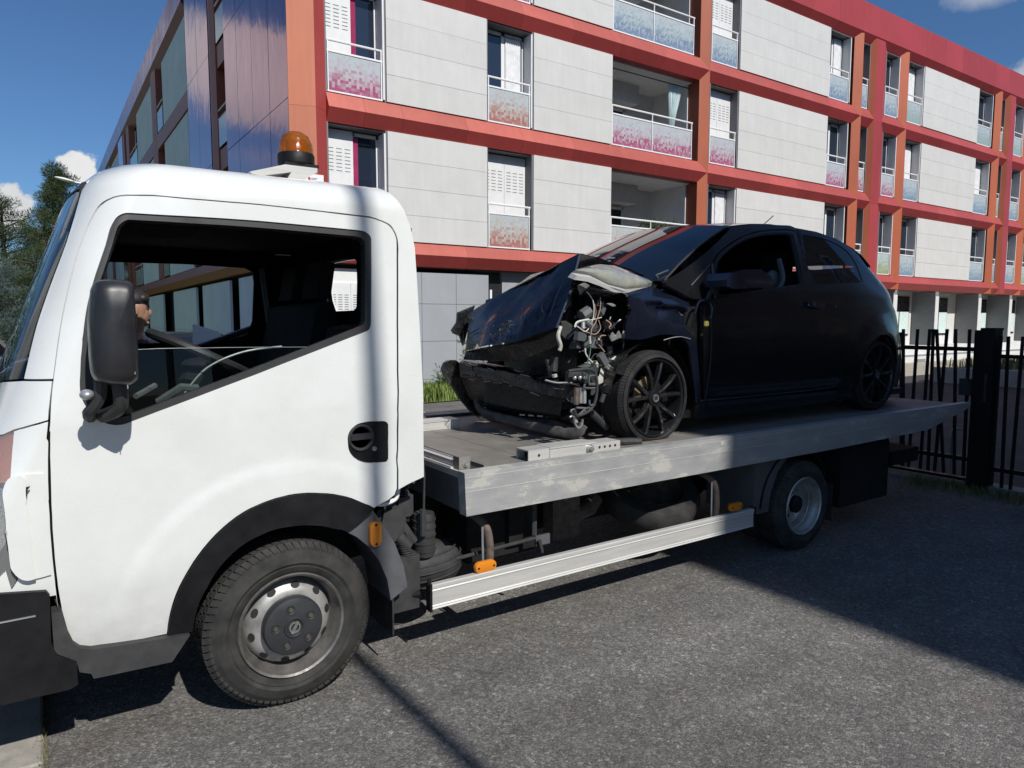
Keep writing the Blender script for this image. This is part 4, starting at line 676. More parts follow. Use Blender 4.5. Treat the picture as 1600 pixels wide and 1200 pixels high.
# --- loggias
for i,pr in enumerate(('print_red','print_pink','print_blue')):
    z0,z1=zf[i]; x0,x1=12.57,15.84; yb=15.7
    bm=bmesh.new(); box(bm,x0-.01,x0+.02,YP+.08,yb,z0-.1,z1+.1); box(bm,x1-.02,x1+.02,YB,yb,z0-.1,z1+.1); box(bm,x0,x1,yb,yb+.05,z0-.1,z1+.1)
    lg=bpart('loggia',bm,'loggia_wall')
    finish('ceiling',B(x0,x1,YP+.28,yb,z1-.03,z1+.06),'loggia_ceiling',lg); finish('floor',B(x0,x1,YP+.28,yb,z0-.2,z0+.02),'concrete_grey',lg)
    finish('lintel_beam',B(x0,14.75,yb-.5,yb,z1-.55,z1-.03),'loggia_wall',lg)
    bm=bmesh.new(); a,b,lo,hi=x0+.1,14.6,z0+.05,z1-.62
    for q in ((a,a+.07,lo,hi),(b-.07,b,lo,hi),(a,b,hi-.07,hi),(a,b,lo,lo+.07),((a+b)/2-.06,(a+b)/2+.06,lo,hi)): box(bm,q[0],q[1],yb-.08,yb-.01,q[2],q[3])
    finish('window_frame',bm,'white_pvc',lg)
    finish('pane',B(a+.07,(a+b)/2-.06,yb-.05,yb-.04,lo+.07,hi-.07),'dark_window',lg); finish('pane',B((a+b)/2+.06,b-.07,yb-.05,yb-.04,lo+.07,hi-.07),'dark_window',lg)
    railing(lg,x0+.02,15.62,z0,pr,[x0+.03,14.05,15.60])
    if i==1:
        bm=bmesh.new(); n=22
        def cx(t,z): 
            k=(z-z0)/(z1-z0); w_=.16+.34*sst(.35,1.,k); return 15.02+.12*(1-k)+w_*t*1.15
        rows=8
        for r in range(rows):
            for q in range(n):
                P4=[]
                for (qq,rr) in ((q,r),(q+1,r),(q+1,r+1),(q,r+1)):
                    zq=z0+.72+(z1-.15-z0-.72)*rr/rows; P4.append((cx(qq/n,zq),YP+.42+.035*math.sin(qq*2.4),zq))
                quad(bm,*P4)
        bmesh.ops.remove_doubles(bm,verts=bm.verts,dist=1e-4); finish('curtain',bm,'curtain_blue',lg,smooth=True)
        bm=bmesh.new(); tube(bm,[(x0,YP+.42,z1-.13),(x1,YP+.42,z1-.13)],.014,6); finish('curtain_rod',bm,'dark_gap',lg)
# planter hanging on the lowest loggia
pl_=thing('balcony_planter','leafy green planter on the first floor balcony rail above the black car','planter',(14.4,YP+.22,4.13))
finish('planter_box',B(13.85,15.2,YP+.14,YP+.36,3.92,4.1),'grey_plastic',pl_)
def leaf_cloud(name,mat,par,centres,n,size,rnd,flatten=1.,kind=None,up=.3,slim=.38):
    """many small leaf faces spread through ellipsoids"""
    vs=[];fs=[]
    tot=sum(c[3]**2 for c in centres)
    for (cx_,cy_,cz_,r) in centres:
        for i in range(max(4,int(n*r*r/tot))):
            while 1:
                p=Vector((rnd.uniform(-1,1),rnd.uniform(-1,1),rnd.uniform(-1,1)))
                if .25<p.length<1: break
            c=Vector((cx_,cy_,cz_))+Vector((p.x*r,p.y*r,p.z*r*flatten))
            d=(p.normalized()+Vector((rnd.uniform(-1,1),rnd.uniform(-1,1),rnd.uniform(-.4,1)+up))*.8).normalized()
            s=d.orthogonal().normalized(); s.rotate(Matrix.Rotation(rnd.uniform(0,6.28),3,d)); L=size*rnd.uniform(.6,1.4); W=L*slim
            k=len(vs); vs+=[c-s.cross(d)*W*.5,c+d*L*.4+s*W*.4,c+d*L,c+d*L*.4-s*W*.4]; fs.append((k,k+1,k+2,k+3))
    off=wpos(par) if par else Vector((0,0,0)); me=bpy.data.meshes.new(name); me.from_pydata([v-off for v in vs],[],fs); me.materials.append(M(mat)); o=bpy.data.objects.new(name,me); link(o,par)
    if kind: o['kind']=kind
    return o
leaf_cloud('foliage','weed_leaf',pl_,[(13.9+.16*i,YP+.2,4.16+rnd.uniform(-.03,.1),.16) for i in range(9)],650,.09,rnd)
bm=bmesh.new()
for i in range(9): tube(bm,[(13.95+.15*i,YP+.25,4.1),(13.95+.15*i+rnd.uniform(-.06,.06),YP+.25,4.45+rnd.uniform(0,.15))],.006,4)
finish('stem',bm,'weed_leaf',pl_)
# --- ground floor, street side
gx=[6.06,7.06,7.93,8.80]; gz=[0.02,.31,1.16,1.99,2.68]
for a,b in zip(gx,gx[1:]):
    for c,d in zip(gz,gz[1:]): bpart('wall_panel',B(a+.004,b-.004,YP+.05+rnd.uniform(0,.003),YP+.12,c+.004,d-.004),'grey_panel',bevel=.002)
bm=bmesh.new(); box(bm,6.05,8.81,YP+.10,16.2,0,2.60); box(bm,XL+.4,6.05,YP+.34,16.2,0,2.79); bpart('wall_core',bm,'dark_gap')
for c,d in zip(gz[:3],gz[1:3]): bpart('wall_panel',B(4.6,6.052,YP+.05,YP+.12,c+.004,min(d,.95)-.004),'grey_panel')
bm=bmesh.new(); box(bm,5.93,6.05,YP+.06,YP+.33,.95,2.7); box(bm,4.6,5.0,YP+.06,YP+.33,.95,2.7); box(bm,5.0,5.93,YP+.20,YP+.33,2.40,2.7); gwin=bpart('window',bm,'loggia_wall')
for k in range(2):
    bm=shutter_bm(.455,1.44); bmesh.ops.translate(bm,verts=bm.verts,vec=(5.005+k*.46,YP+.18,.96)); finish('shutter',bm,['shutter_white','slot_grey'],gwin)
bm=bmesh.new(); box(bm,8.81,26.6,15.0,16.25,0,2.79); bpart('recessed_wall',bm,'grey_panel')
bm=bmesh.new(); box(bm,8.9,9.32,14.2,14.26,.05,2.5); dr=bpart('door',bm,'dark_window'); finish('handle',B(8.93,8.99,14.1,14.16,1.0,2.35),'white_pvc',dr)
bm=bmesh.new(); box(bm,9.34,11.2,14.2,14.3,0,2.79); bpart('recessed_wall',bm,'grey_panel')
bm=bmesh.new(); box(bm,XL+.5,52,YP+.30,18,2.79,2.818); bpart('soffit',bm,'reveal_grey')
bm=bmesh.new(); box(bm,26.0,52,YP-.02,14.9,.28,.62); bpart('terrace_slab',bm,'concrete_white')
bm=bmesh.new(); box(bm,26.0,52,YP-.25,YP-.02,-.02,.20); box(bm,26.0,52,YP-.02,YP+.1,.2,.28,1); bpart('plinth',bm,['concrete_white','fin_grey'])
bpart('recessed_wall',B(26.0,52,14.83,14.95,.62,2.79),'concrete_white')
for fx in (26.9,30.16,34.0,37.15,40.4,43.6,46.8):
    bm=bmesh.new(); box(bm,fx,fx+.27,YP+.02,14.828,.622,2.785); bpart('fin_wall',bm,'fin_grey')
    bpart('fin_lit_edge',B(fx-.004,fx+.274,YP+.004,YP+.018,.622,2.6),'concrete_white')  # sunlit front edge of the fin painted on as a white strip
for fx in (27.6,30.9,34.75,37.9,41.1,44.3):
    wb=bpart('window',B(fx,fx+2.3,14.80,14.825,1.0,2.60),'dark_gap')
    finish('pane',B(fx+.05,fx+1.45,14.785,14.799,1.08,1.99),'window_pale',wb); finish('pane',B(fx+1.53,fx+2.25,14.785,14.799,1.08,1.99),'window_pale',wb); finish('pane',B(fx+.05,fx+2.25,14.785,14.799,2.06,2.54),'dark_window',wb)
bpart('vent_grille',B(28.4,29.0,YP-.27,YP-.252,-.01,.12),'fin_grey')
# --- purple side (faces -X)
def side(name,y0,y1,z0,z1,mat,d0=0.,d1=.06,bevel=0.): return bpart(name,B(XL+d0,XL+d1,y0,y1,z0,z1),mat,bevel=bevel)
zs=[3.32,5.92,8.84,11.45]
ys=[13.94,15.21,16.55,17.87,19.13]
for a,b in zip(ys,ys[1:]):
    for c,d in zip(zs,zs[1:]): side('purple_panel',a+.008,b-.008,c+.008,d-.008,'purple_panel',rnd.uniform(0,.006))
for a,b in ((21.02,22.6),(22.6,24.22),(43.2,45.4),(61.,64.)):
    for c,d in zip(zs,zs[1:]): side('purple_panel',a+.008,b-.008,c+.008,d-.008,'purple_panel',rnd.uniform(0,.006))
bm=bmesh.new()
for a,b in ((13.94,19.13),(21.02,24.22),(43.2,45.4),(61,64)): box(bm,XL+.05,XL+.09,a,b,3.3,11.46)
bpart('panel_backing',bm,'dark_gap')
# fascia and its sloped underside
y=13.80
while y<64:
    y2=min(y+1.55,64.2)
    bm=bmesh.new(); prism(bm,[(XL-.02,11.56),(XL-.02,ZR-.004),(XL+.14,ZR-.004),(XL+.14,11.56)],y+.004,y2-.004); bpart('fascia_panel',bm,'purple_fascia')
    if y>24.2:
        bm=bmesh.new(); prism(bm,[(XL-.018,11.55),(XL+.28,11.12),(XL+.30,11.5),(XL+.1,11.555)],y+.004,y2-.004); bpart('soffit_panel',bm,'rust_frame')
    y=y2
for z0,z1 in ((5.60,6.14),(8.24,8.80)):
    for a,b in ((19.15,21.0),(24.24,29.5),(29.5,32.2),(32.2,37.4),(37.4,43.18),(45.42,52),(52,61)):
        bm=bmesh.new(); prism(bm,[(XL+.05 if a<20 else XL+.01,z0),(XL+.05 if a<20 else XL+.01,z1),(XL+.28,z1-.01),(XL+.28,z0+.01)],a+.004,b-.004); bpart('band_panel',bm,'rust_frame')
for a,b in ((13.95,19.9),(19.9,24.2),(24.2,29.5),(29.5,36.5),(36.5,44.),(44.,52),(52,64)):
    bm=bmesh.new(); prism(bm,[(XL+.02,2.78),(XL-.06,3.0),(XL+.02,3.28),(XL+.28,3.27),(XL+.28,2.79)],a+.004,b-.004); bpart('band_panel',bm,'rust_frame')
def grey_bay(y0,y1):
    for z0,z1 in ((3.30,5.58),(6.16,8.22),(8.82,11.10)): side('grey_cladding',y0,y1,z0+.01,z1-.01,'blue_grey_panel',.05,.12)
def side_window(y0,y1):
    for z0,z1 in ((3.30,5.58),(6.16,8.22),(8.82,11.10)):
        wb=side('window',y0,y1,z0,z1,'reveal_grey',.36,.42)
        finish('pane',B(XL+.30,XL+.31,y0+.12,y1-.12,z0+.1,z1-.15),'house_glass',wb)
        bm=bmesh.new()
        for q in ((y0+.05,y0+.12),(y1-.12,y1-.05)): box(bm,XL+.28,XL+.34,q[0],q[1],z0+.05,z1-.1)
        finish('window_frame',bm,'white_pvc',wb)
        bm=bmesh.new(); tube(bm,[(XL+.04,y0+.03,z0+1.0),(XL+.04,y1-.03,z0+1.0)],.022,6); tube(bm,[(XL+.04,y0+.03,z0+.78),(XL+.04,y1-.03,z0+.78)],.018,6); finish('railing',bm,'white_rail',wb)
        finish('screen_panel',B(XL+.03,XL+.045,y0+.05,y1-.05,z0+.05,z0+.76),'print_plain',wb)
def side_pillar(y0,y1,z0=3.29,z1=11.3):
    for c,d in ((3.29,5.7),(5.7,8.4),(8.4,11.3)):
        bm=bmesh.new(); ym=(y0+y1)/2; v0=[bm.verts.new((x_,y_,c)) for x_,y_ in ((XL+.02,y0),(XL-.03,ym),(XL+.02,y1),(XL+.38,y1),(XL+.38,y0))]; v1=[bm.verts.new((v.co.x,v.co.y,d-.004)) for v in v0]
        for i in range(5): bm.faces.new((v0[i],v0[(i+1)%5],v1[(i+1)%5],v1[i]))
        bm.faces.new(v0[::-1]); bm.faces.new(v1); bpart('side_pillar',bm,'rust_frame')
side_window(19.17,20.2); side_pillar(20.22,21.0)
grey_bay(24.55,29.4); side_window(29.45,30.8); side_pillar(30.85,32.15); grey_bay(32.25,37.3); side_window(37.35,40.2); side_pillar(40.3,41.5); side_pillar(42.3,43.1)
grey_bay(46,50.8); side_pillar(51,52.4); grey_bay(52.6,57.6); side_pillar(58.,60.)
for a,b in ((13.95,18.95),(19.9,23.6),(24.7,29.2),(31.9,36.2),(37.5,42.),(43.5,48.),(50,56)):
    k=a
    while k<b-.1:
        e=min(k+2.45,b)
        for c,d in ((.05,1.3),(1.3,2.70)): side('wall_panel',k+.004,e-.004,c+.004,d-.004,'blue_grey_panel',.10,.17)
        k=e
bpart('recess_back',B(XL+.42,XL+.46,13.97,64,0,2.78),'dark_gap')
# small white sign on the corner
sg=thing('wall_sign','small white sign with a red dot on the orange corner pillar beside the beacon','sign',(4.43,13.72,4.30))
finish('sign_plate',B(4.385,4.785,13.62,13.635,4.19,4.45),'sign_white',sg)
bm=bmesh.new(); lathe(bm,[(0,-.004),(.026,-.004),(.026,0)],(4.50,13.619,4.36),n=16); finish('emblem',bm,'sign_red',sg)
bm=bmesh.new()
for (a,b,c,d) in ((4.54,4.66,4.368,4.378),(4.54,4.64,4.346,4.354),(4.485,4.66,4.292,4.312)):
    xx=a
    while xx<b: box(bm,xx,min(b,xx+.016),13.616,13.62,c,d); xx+=.021
finish('lettering',bm,'sign_text',sg)

# ================================================================== TOW TRUCK
tk=thing('tow_truck','white flatbed tow truck with black trim and an aluminium deck carrying a wrecked car','tow truck',(2.9,3.85,0))
YC=CAB_YC
def tp(name,bm,mat,parent=None,**k): return finish(name,bm,mat,parent or tk,**k)
def off_surf(S,d):
    def f(u,v):
        h=2e-3
        a=Vector(S(u+h,v))-Vector(S(u-h,v)); b=Vector(S(u,v+h))-Vector(S(u,v-h)); n=a.cross(b).normalized()
        return tuple(Vector(S(u,v))+n*d)
    return f
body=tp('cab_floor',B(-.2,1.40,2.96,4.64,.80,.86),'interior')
def urear(v):
    z=v; ins=0.
    if v>ZT:
        a=min(math.pi/2,(v-ZT)/RR); z=ZT+RR*math.sin(a); ins=RR*(1-math.cos(a))
    t=max(0.,min(1.,(v-1.93)/.36)); return 1.447-.15*t*t-cab_xf(z)-min(ins,RR)*.9-.2
FWIN=D['fwin'][:-1]+[(.60,4.66,1.49),(.30,4.66,1.49),(.25,4.66,1.56)]
# shell: pillars, roof side and rear corner in one sheet reaching the middle of the roof
ap=D['apillar_front']; sf=D['seam_front']
VM=ZT+RR*math.pi/2+(YC-cab_ys(2.2)-RR)
seam=sf[:]
rear=[(urear(v),v) for v in (.90,1.0,1.2,1.4,1.6,1.8,1.95,2.05,2.12,2.17,2.21,2.24,2.27,2.31,2.5,2.8,VM)]
cut=[p for p in seam if not(p[0]>1.15 and p[1]<2.1 and abs(p[0]-urear(p[1]))<.06)]
shell=cut+rear+[(-.70,VM),(-.70,2.5),(-.70,2.22)]+[p for p in ap[::-1]]
def cabs(u,v): return cab(u,v,False)
S=cab
for mir in (None,YC):
    panel('cab_shell',shell,[],S,'white_paint',tk,.03,(.06,.045),mir)
    dr=panel('door',D['door'],[D['win']],S,'white_paint',tk,.03,(.024,.024),mir)
    # rubber seal and inner frame round the window
    panel('window_seal',D['win'],[D['wininner']],off_surf(S,-.006),'seal',dr,.05,(.2,.2),mir)
    # black lining behind the gaps
    lin=[(-.45,1.42),(-.52,1.75),(-.45,2.08),(.2,2.16),(.98,2.16),(1.14,2.05),(1.30,1.5),(1.42,1.0),(1.40,.84),(1.2,.86),(.8,.94),(.42,.62),(.25,.62),(0,.9)]
    hole=D['wininner'] if mir is None else [(p[0]-cab_xf(p[2])-.2,p[2]) for p in FWIN]
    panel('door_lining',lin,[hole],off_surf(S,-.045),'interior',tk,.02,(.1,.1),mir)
    panel('arch_flare',D['flare'],[],off_surf(S,.012),'black_plastic',tk,.08,(.04,.04),mir)
gt=D['glass_top']
gl_=[(p[0],p[1]) for p in gt]+[(.80,1.49),(.80,1.40),(.45,1.30),(.20,1.24),(.10,1.24),(.06,1.3)]
panel('side_glass',gl_,[],off_surf(S,-.03),'window_glass',tk,.004,(.2,.2))
bm=bmesh.new(); tube(bm,[Vector(off_surf(S,-.03)(*p))+Vector((0,0,.001)) for p in gt],.0016,5); tp('glass_edge',bm,'glass_edge')
bm=bmesh.new(); tube(bm,smoothpath([(.47,3.0,1.335),(.56,3.02,1.43),(.70,3.02,1.49),(.86,3.02,1.51)]),.005,6); tp('belt_and_glint',bm,'glass_edge',smooth=True)  # thin tube standing in for the curved reflection in the lowered glass
# windscreen, seal and front
def ucen(v):
    z=min(v,2.2); return -1-(YC-cab_ys(z)-.34)
wv=[p for p in ap]
ws=[(p[0]-.02,p[1]) for p in wv[:-1]]+[(-.735,2.10)]+[(ucen(2.1),2.12),(ucen(1.4),1.385)]+[p for p in D['wbase'][::-1]][:2]+[(-.5,1.414)]
ws=[(p[0]-.02,p[1]) for p in wv[:-1]]+[(-.735,2.105),(-1.05,2.12),(ucen(2.1),2.125),(ucen(1.75),1.75),(ucen(1.4),1.375),(-1.,1.39),(-.767,1.408),(-.592,1.414)]
wso=[(p[0]+.0,p[1]) for p in wv[:-1]]+[(-.70,2.14),(-1.05,2.165),(ucen(2.1),2.17),(ucen(1.75),1.75),(ucen(1.4),1.345),(-1.,1.36),(-.767,1.380),(-.592,1.39),(-.445,1.40)]
for mir in (None,YC):
    panel('windscreen',ws,[],S,'screen_glass',tk,.005,(.04,.06),mir)
    panel('windscreen_seal',[(-.715,2.095),(-.74,2.115),(-1.05,2.13),(-1.5,2.135),(-1.5,2.165),(-1.05,2.162),(-.72,2.145),(-.69,2.12)],[],off_surf(S,.003),'seal',tk,.01,(.04,.04),mir)
    panel('windscreen_seal',wso,[],off_surf(S,-.012),'seal',tk,.01,(.1,.1),mir) if False else None
    # roof front lip
    panel('roof_front',[(-.70,2.14),(-.70,VM),(-1.6,VM),(-1.6,2.17),(-1.05,2.165)],[],S,'white_paint',tk,.02,(.1,.05),mir)
    top=D['wbase']; cs=D['cowl_side']; cl=D['cowl_low']
    cowl=[(-.15,1.412),(-.445,1.411),(-.6,1.406),(-.767,1.40),(-1.,1.385),(ucen(1.35),1.36),(ucen(1.2),1.19),(-1.,1.205),(-.7,1.222),(-.448,1.231),(-.345,1.25),(-.189,1.267),(-.057,1.28),(-.087,1.315)]
    panel('cowl_panel',cowl,[],S,'white_paint',tk,.02,(.06,.06),mir)
    fs=D['fend_side']; le=D['lamp_edge']; le2=D['lamp_edge2']
    fend=[p for p in fs]+[(.19,.66),(-.06,.66),(.03,.775)]+[p for p in le2[::-1]]+[p for p in le[::-1]]+[p for p in D['fend_top'][::-1]][1:-1]
    panel('corner_panel',fend,[],S,'white_paint',tk,.02,(.05,.05),mir)
    lampo=[(p[0]-.004,p[1]) for p in le]+[(p[0]-.004,p[1]) for p in le2][1:]+[(-.3,.76),(-.8,.8),(-.9,1.22),(-.6,1.236)]
    hl=panel('headlight',[p for p in lampo if p[1]<1.09]+[(-.9,1.08)] if False else lampo,[],off_surf(S,-.004),'lamp_glass',tk,.06,(.08,.08),mir)
    panel('indicator',[(-.345,1.238),(-.225,1.145),(-.13,1.075),(-.5,1.08),(-.85,1.09),(-.85,1.21)],[],off_surf(S,-.02),'red_lens',hl,.02,(.08,.08),mir)
    panel('reflector',[(-.12,1.06),(.02,.88),(-.02,.80),(-.5,.8),(-.8,.82),(-.8,1.06)],[],off_surf(S,-.05),'bright_metal',hl,.02,(.08,.08),mir)
    panel('front_panel',[(-.92,1.2),(ucen(1.2),1.18),(ucen(.7),.7),(-.92,.7)],[],S,'white_paint',tk,.02,(.1,.1),mir)
    vt=panel('corner_vent',D['vent'],[],off_surf(S,.008),'white_paint',tk,.03,(.03,.05),mir)
    panel('vent_lobe',D['vent_lobe'],[],off_surf(S,.024),'white_paint',vt,.03,(.03,.05),mir)
    panel('vent_slot',D['vent_slot'],[],off_surf(S,.0265),'dark_gap',vt,.002,(.1,.1),mir)
# door handle
hd=panel('door_handle',D['handle'],[],off_surf(S,.004),'black_plastic',tk,.02,(.1,.1))
hc=Vector(S(1.205,1.10))
bm=bmesh.new(); lathe(bm,[(.0,-.004),(.045,-.004),(.052,-.012),(.056,-.012),(.060,-.002)],(hc.x-.012,hc.y,hc.z+.012),n=28); finish('handle_cup',bm,'dull_plastic',hd,smooth=True)
finish('handle_grip',B(hc.x-.062,hc.x+.04,hc.y-.022,hc.y-.004,hc.z+.006,hc.z+.032),'mirror_plastic',hd,bevel=.006)
bm=bmesh.new(); lathe(bm,[(0,-.010),(.010,-.010),(.012,-.004)],(hc.x+.048,hc.y,hc.z-.042),n=14); finish('lock',bm,'bright_metal',hd,smooth=True)
# cab rear wall with its little window
cx_=1.395
outl=[(2.92,.86),(4.68,.86),(4.68,1.6),(4.62,2.0),(4.5,2.05),(3.1,2.05),(2.98,2.0),(2.92,1.6)]
panel('rear_wall',outl,[D['rwin']],flat(0,cx_),'interior',tk,.03,(3,3)); panel('rear_wall_skin',outl,[D['rwin']],flat(0,1.43),'white_paint',tk,.01,(3,3))
# interior
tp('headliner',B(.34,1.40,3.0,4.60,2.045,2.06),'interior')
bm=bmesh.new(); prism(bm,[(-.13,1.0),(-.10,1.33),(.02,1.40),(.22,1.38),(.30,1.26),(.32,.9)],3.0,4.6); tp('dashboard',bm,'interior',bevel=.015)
for yc in (3.24,3.85,4.30):
    st=tp('seat',B(.62,1.16,yc-.24,yc+.24,.95,1.12),'seat_cloth',bevel=.05)
    bm=bmesh.new(); prism(bm,[(1.08,1.08),(1.20,1.08),(1.33,1.52),(1.30,1.60),(1.22,1.58)] if yc<3.5 else [(1.08,1.08),(1.20,1.08),(1.33,1.62),(1.30,1.72),(1.22,1.70)],yc-.23,yc+.23); finish('backrest',bm,'seat_cloth',st,bevel=.03)
    if yc<3.5: continue
    bm=bmesh.new(); prism(bm,[(1.25,1.74),(1.33,1.74),(1.36,1.93),(1.29,1.94)],yc-.13,yc+.13); finish('headrest',bm,'seat_cloth',st,bevel=.02)
bm=bmesh.new(); quad(bm,(.0,3.3,1.412),(.20,3.3,1.40),(.22,3.5,1.405),(.02,3.52,1.415)); tp('dash_paper',bm,'paper')
bm=bmesh.new(); tube(bm,[(1.20,4.60,1.95),(1.24,4.58,1.5),(1.22,4.5,1.2)],.02,5); tp('belt_and_glint',bm,'grey_plastic')
tp('sun_visor',B(.36,.55,3.1,3.5,1.99,2.01),'seat_cloth')
bm=bmesh.new(); r=.215; pts=[]
for k in range(33):
    a=2*math.pi*k/32; pts.append(Vector((r*math.cos(a)*math.cos(math.radians(26)),r*math.sin(a),-r*math.cos(a)*math.sin(math.radians(26)))))
cw=Vector((.585,3.30,1.475)); tube(bm,[p+cw for p in pts],.019,8,False); sw=tp('steering_wheel',bm,'seal',smooth=True)
bm=bmesh.new(); tube(bm,[cw+Vector((0,0,-.05)),cw+Vector((-.22,0,-.40))],.045,8); tube(bm,[cw+Vector((.06,-.19,-.03)),cw+Vector((0,0,-.05)),cw+Vector((.06,.19,-.03))],.018,6); ellipsoid(bm,cw+Vector((0,0,-.045)),(.08,.08,.03)); finish('column',bm,'interior',sw,smooth=True)
bm=bmesh.new(); tube(bm,[(.38,3.12,1.36),(.30,3.02,1.33)],.012,6); tube(bm,[(.38,3.05,1.30),(.46,3.0,1.36),(.52,3.02,1.35)],.016,6); finish('stalk',bm,'grey_plastic',sw,smooth=True)
# mirror
mp_=D['mirror']
mc=Vector((sum(p[0] for p in mp_)/len(mp_),0,sum(p[1] for p in mp_)/len(mp_)))
mpts=smoothpath([(p[0],0,p[1]) for p in mp_]+[(mp_[0][0],0,mp_[0][1])],4)[:-1]
bm=bmesh.new(); rings=[]
for sc,yy in ((.93,2.715),(1.,2.70),(1.,2.655),(.985,2.63),(.95,2.610),(.88,2.594),(.75,2.584),(.4,2.577),(.05,2.576)):
    rings.append([bm.verts.new((mc.x+(p.x-mc.x)*sc,yy+(.03*max(0,(mc.x-p.x)*sc/.07)**2 if yy<2.66 else 0),mc.z+(p.z-mc.z)*sc)) for p in mpts])
for a_,b_ in zip(rings,rings[1:]):
    for i in range(len(mpts)): j_=(i+1)%len(mpts); bm.faces.new((a_[i],a_[j_],b_[j_],b_[i]))
bm.faces.new(rings[0][::-1]); bm.faces.new(rings[-1])
mo=tp('wing_mirror',bm,'mirror_plastic',smooth=True)
bm=bmesh.new(); tube(bm,smoothpath([(.165,2.68,1.44),(.16,2.70,1.36),(.13,2.74,1.31),(.14,2.86,1.28)]),.020,8); tube(bm,smoothpath([(.215,2.66,1.43),(.22,2.70,1.33),(.17,2.78,1.29)]),.024,8); finish('mirror_arm',bm,'dull_plastic',mo,smooth=True)
bm=bmesh.new(); ellipsoid(bm,(.125,2.70,1.375),(.022,.03,.018)); finish('mirror_knob',bm,'galvanised',mo,smooth=True)
panel('mirror_mount',[(-.10,1.73),(-.04,1.73),(.06,1.5),(.1,1.31),(.06,1.29),(.0,1.33),(-.02,1.45)],[],off_surf(S,-.001),'seal',tk,.02,(.1,.1))
bm=bmesh.new()
for (a,b,c) in ((.262,1.53,.02),(.263,1.49,.03),(.268,1.46,.016),(.258,1.555,.012),(.245,1.41,.012)): box(bm,a-.011,a-.008,2.589,2.596,b-c,b)
finish('scratch_and_glint',bm,'galvanised',mo)['kind']='stuff'
bm=bmesh.new(); lathe(bm,[(0,0),(.007,0),(.007,.012),(.004,.02),(0,.02)],(.48,2.955,2.02),n=8); tp('clip',bm,'white_pvc')
# bumper and step
bm=bmesh.new(); prism(bm,[(-.56,.72),(-.30,.727)]+D['bumper'][1:8]+[(-.56,.33)],2.84,4.76); bmesh.ops.bevel(bm,geom=[e for e in bm.edges if e.calc_face_angle(0)>.4],offset=.018,segments=2,affect='EDGES'); tp('bumper',bm,'black_plastic',smooth=True)
bm=bmesh.new(); box(bm,-.22,-.055,2.836,2.842,.606,.611); tp('bumper_line',bm,'galvanised')
bm=bmesh.new(); prism(bm,D['step'],2.855,3.15); tp('step',bm,'dull_plastic',bevel=.006)
# wheels
def tyre_bm(c,r,w,rim,out=1,n=72,tread='zig',lug=.012):
    """road wheel tyre, outer face towards -Y when out is 1"""
    bm=bmesh.new(); s=out
    sh=r-.03
    prof=[(rim,.055),(rim-.002,.012),(rim+.012,.002),(rim+.016,.0),(rim+.03,-.006),(rim+.034,-.0035),(rim+(sh-rim)*.5,-.012),(rim+(sh-rim)*.5+.003,-.010),(sh-.016,-.007),(sh-.012,-.004),(sh,.004),(r-.012,.016),(r-.004,.03),(r,.045),(r,w-.04),(r-.006,w-.02),(sh-.02,w+.004),(rim,w-.01),(rim,.055)]
    prof=[(a,b*s) for a,b in prof]
    lathe(bm,prof,c,n=n)
    return bm
def tread_bm(c,r,w,kind,n=70):
    bm=bmesh.new()
    g0,g1,lh=(.10,.84,.005) if kind=='truck' else (.05,.93,.0015)
    for k in range(n):
        a=2*math.pi*k/n; da=2*math.pi/n
        if kind=='truck':
            segs=[(.006,.05,0.),(.056,.10,.4),(.106,.15,0.),(.156,w-.006,.4)]
        else: segs=[(.004,.05,0),(.056,.095,.3),(.102,.145,0.),(.15,w-.004,.3)]
        for y0,y1,ph in segs:
            P8=[]
            for yy,sh in ((y0,0.),((y0+y1)/2,.28 if kind=='truck' else .12),(y1,0.)):
                for f in (g0,g1):
                    t=a+da*(f+ph+sh)
                    for rr in ((r-.006,r+lh) if .012<yy<w-.012 else (r-.036,r-.016)): P8.append((c[0]+rr*math.cos(t),c[1]+yy,c[2]+rr*math.sin(t)))
            v=[bm.verts.new(p) for p in P8]
            for q in (0,4):
                bm.faces.new((v[q+1],v[q+3],v[q+7],v[q+5])); bm.faces.new((v[q],v[q+4],v[q+5],v[q+1])); bm.faces.new((v[q+2],v[q+3],v[q+7],v[q+6]))
            bm.faces.new((v[0],v[1],v[3],v[2])); bm.faces.new((v[8],v[9],v[11],v[10]))
    return bm
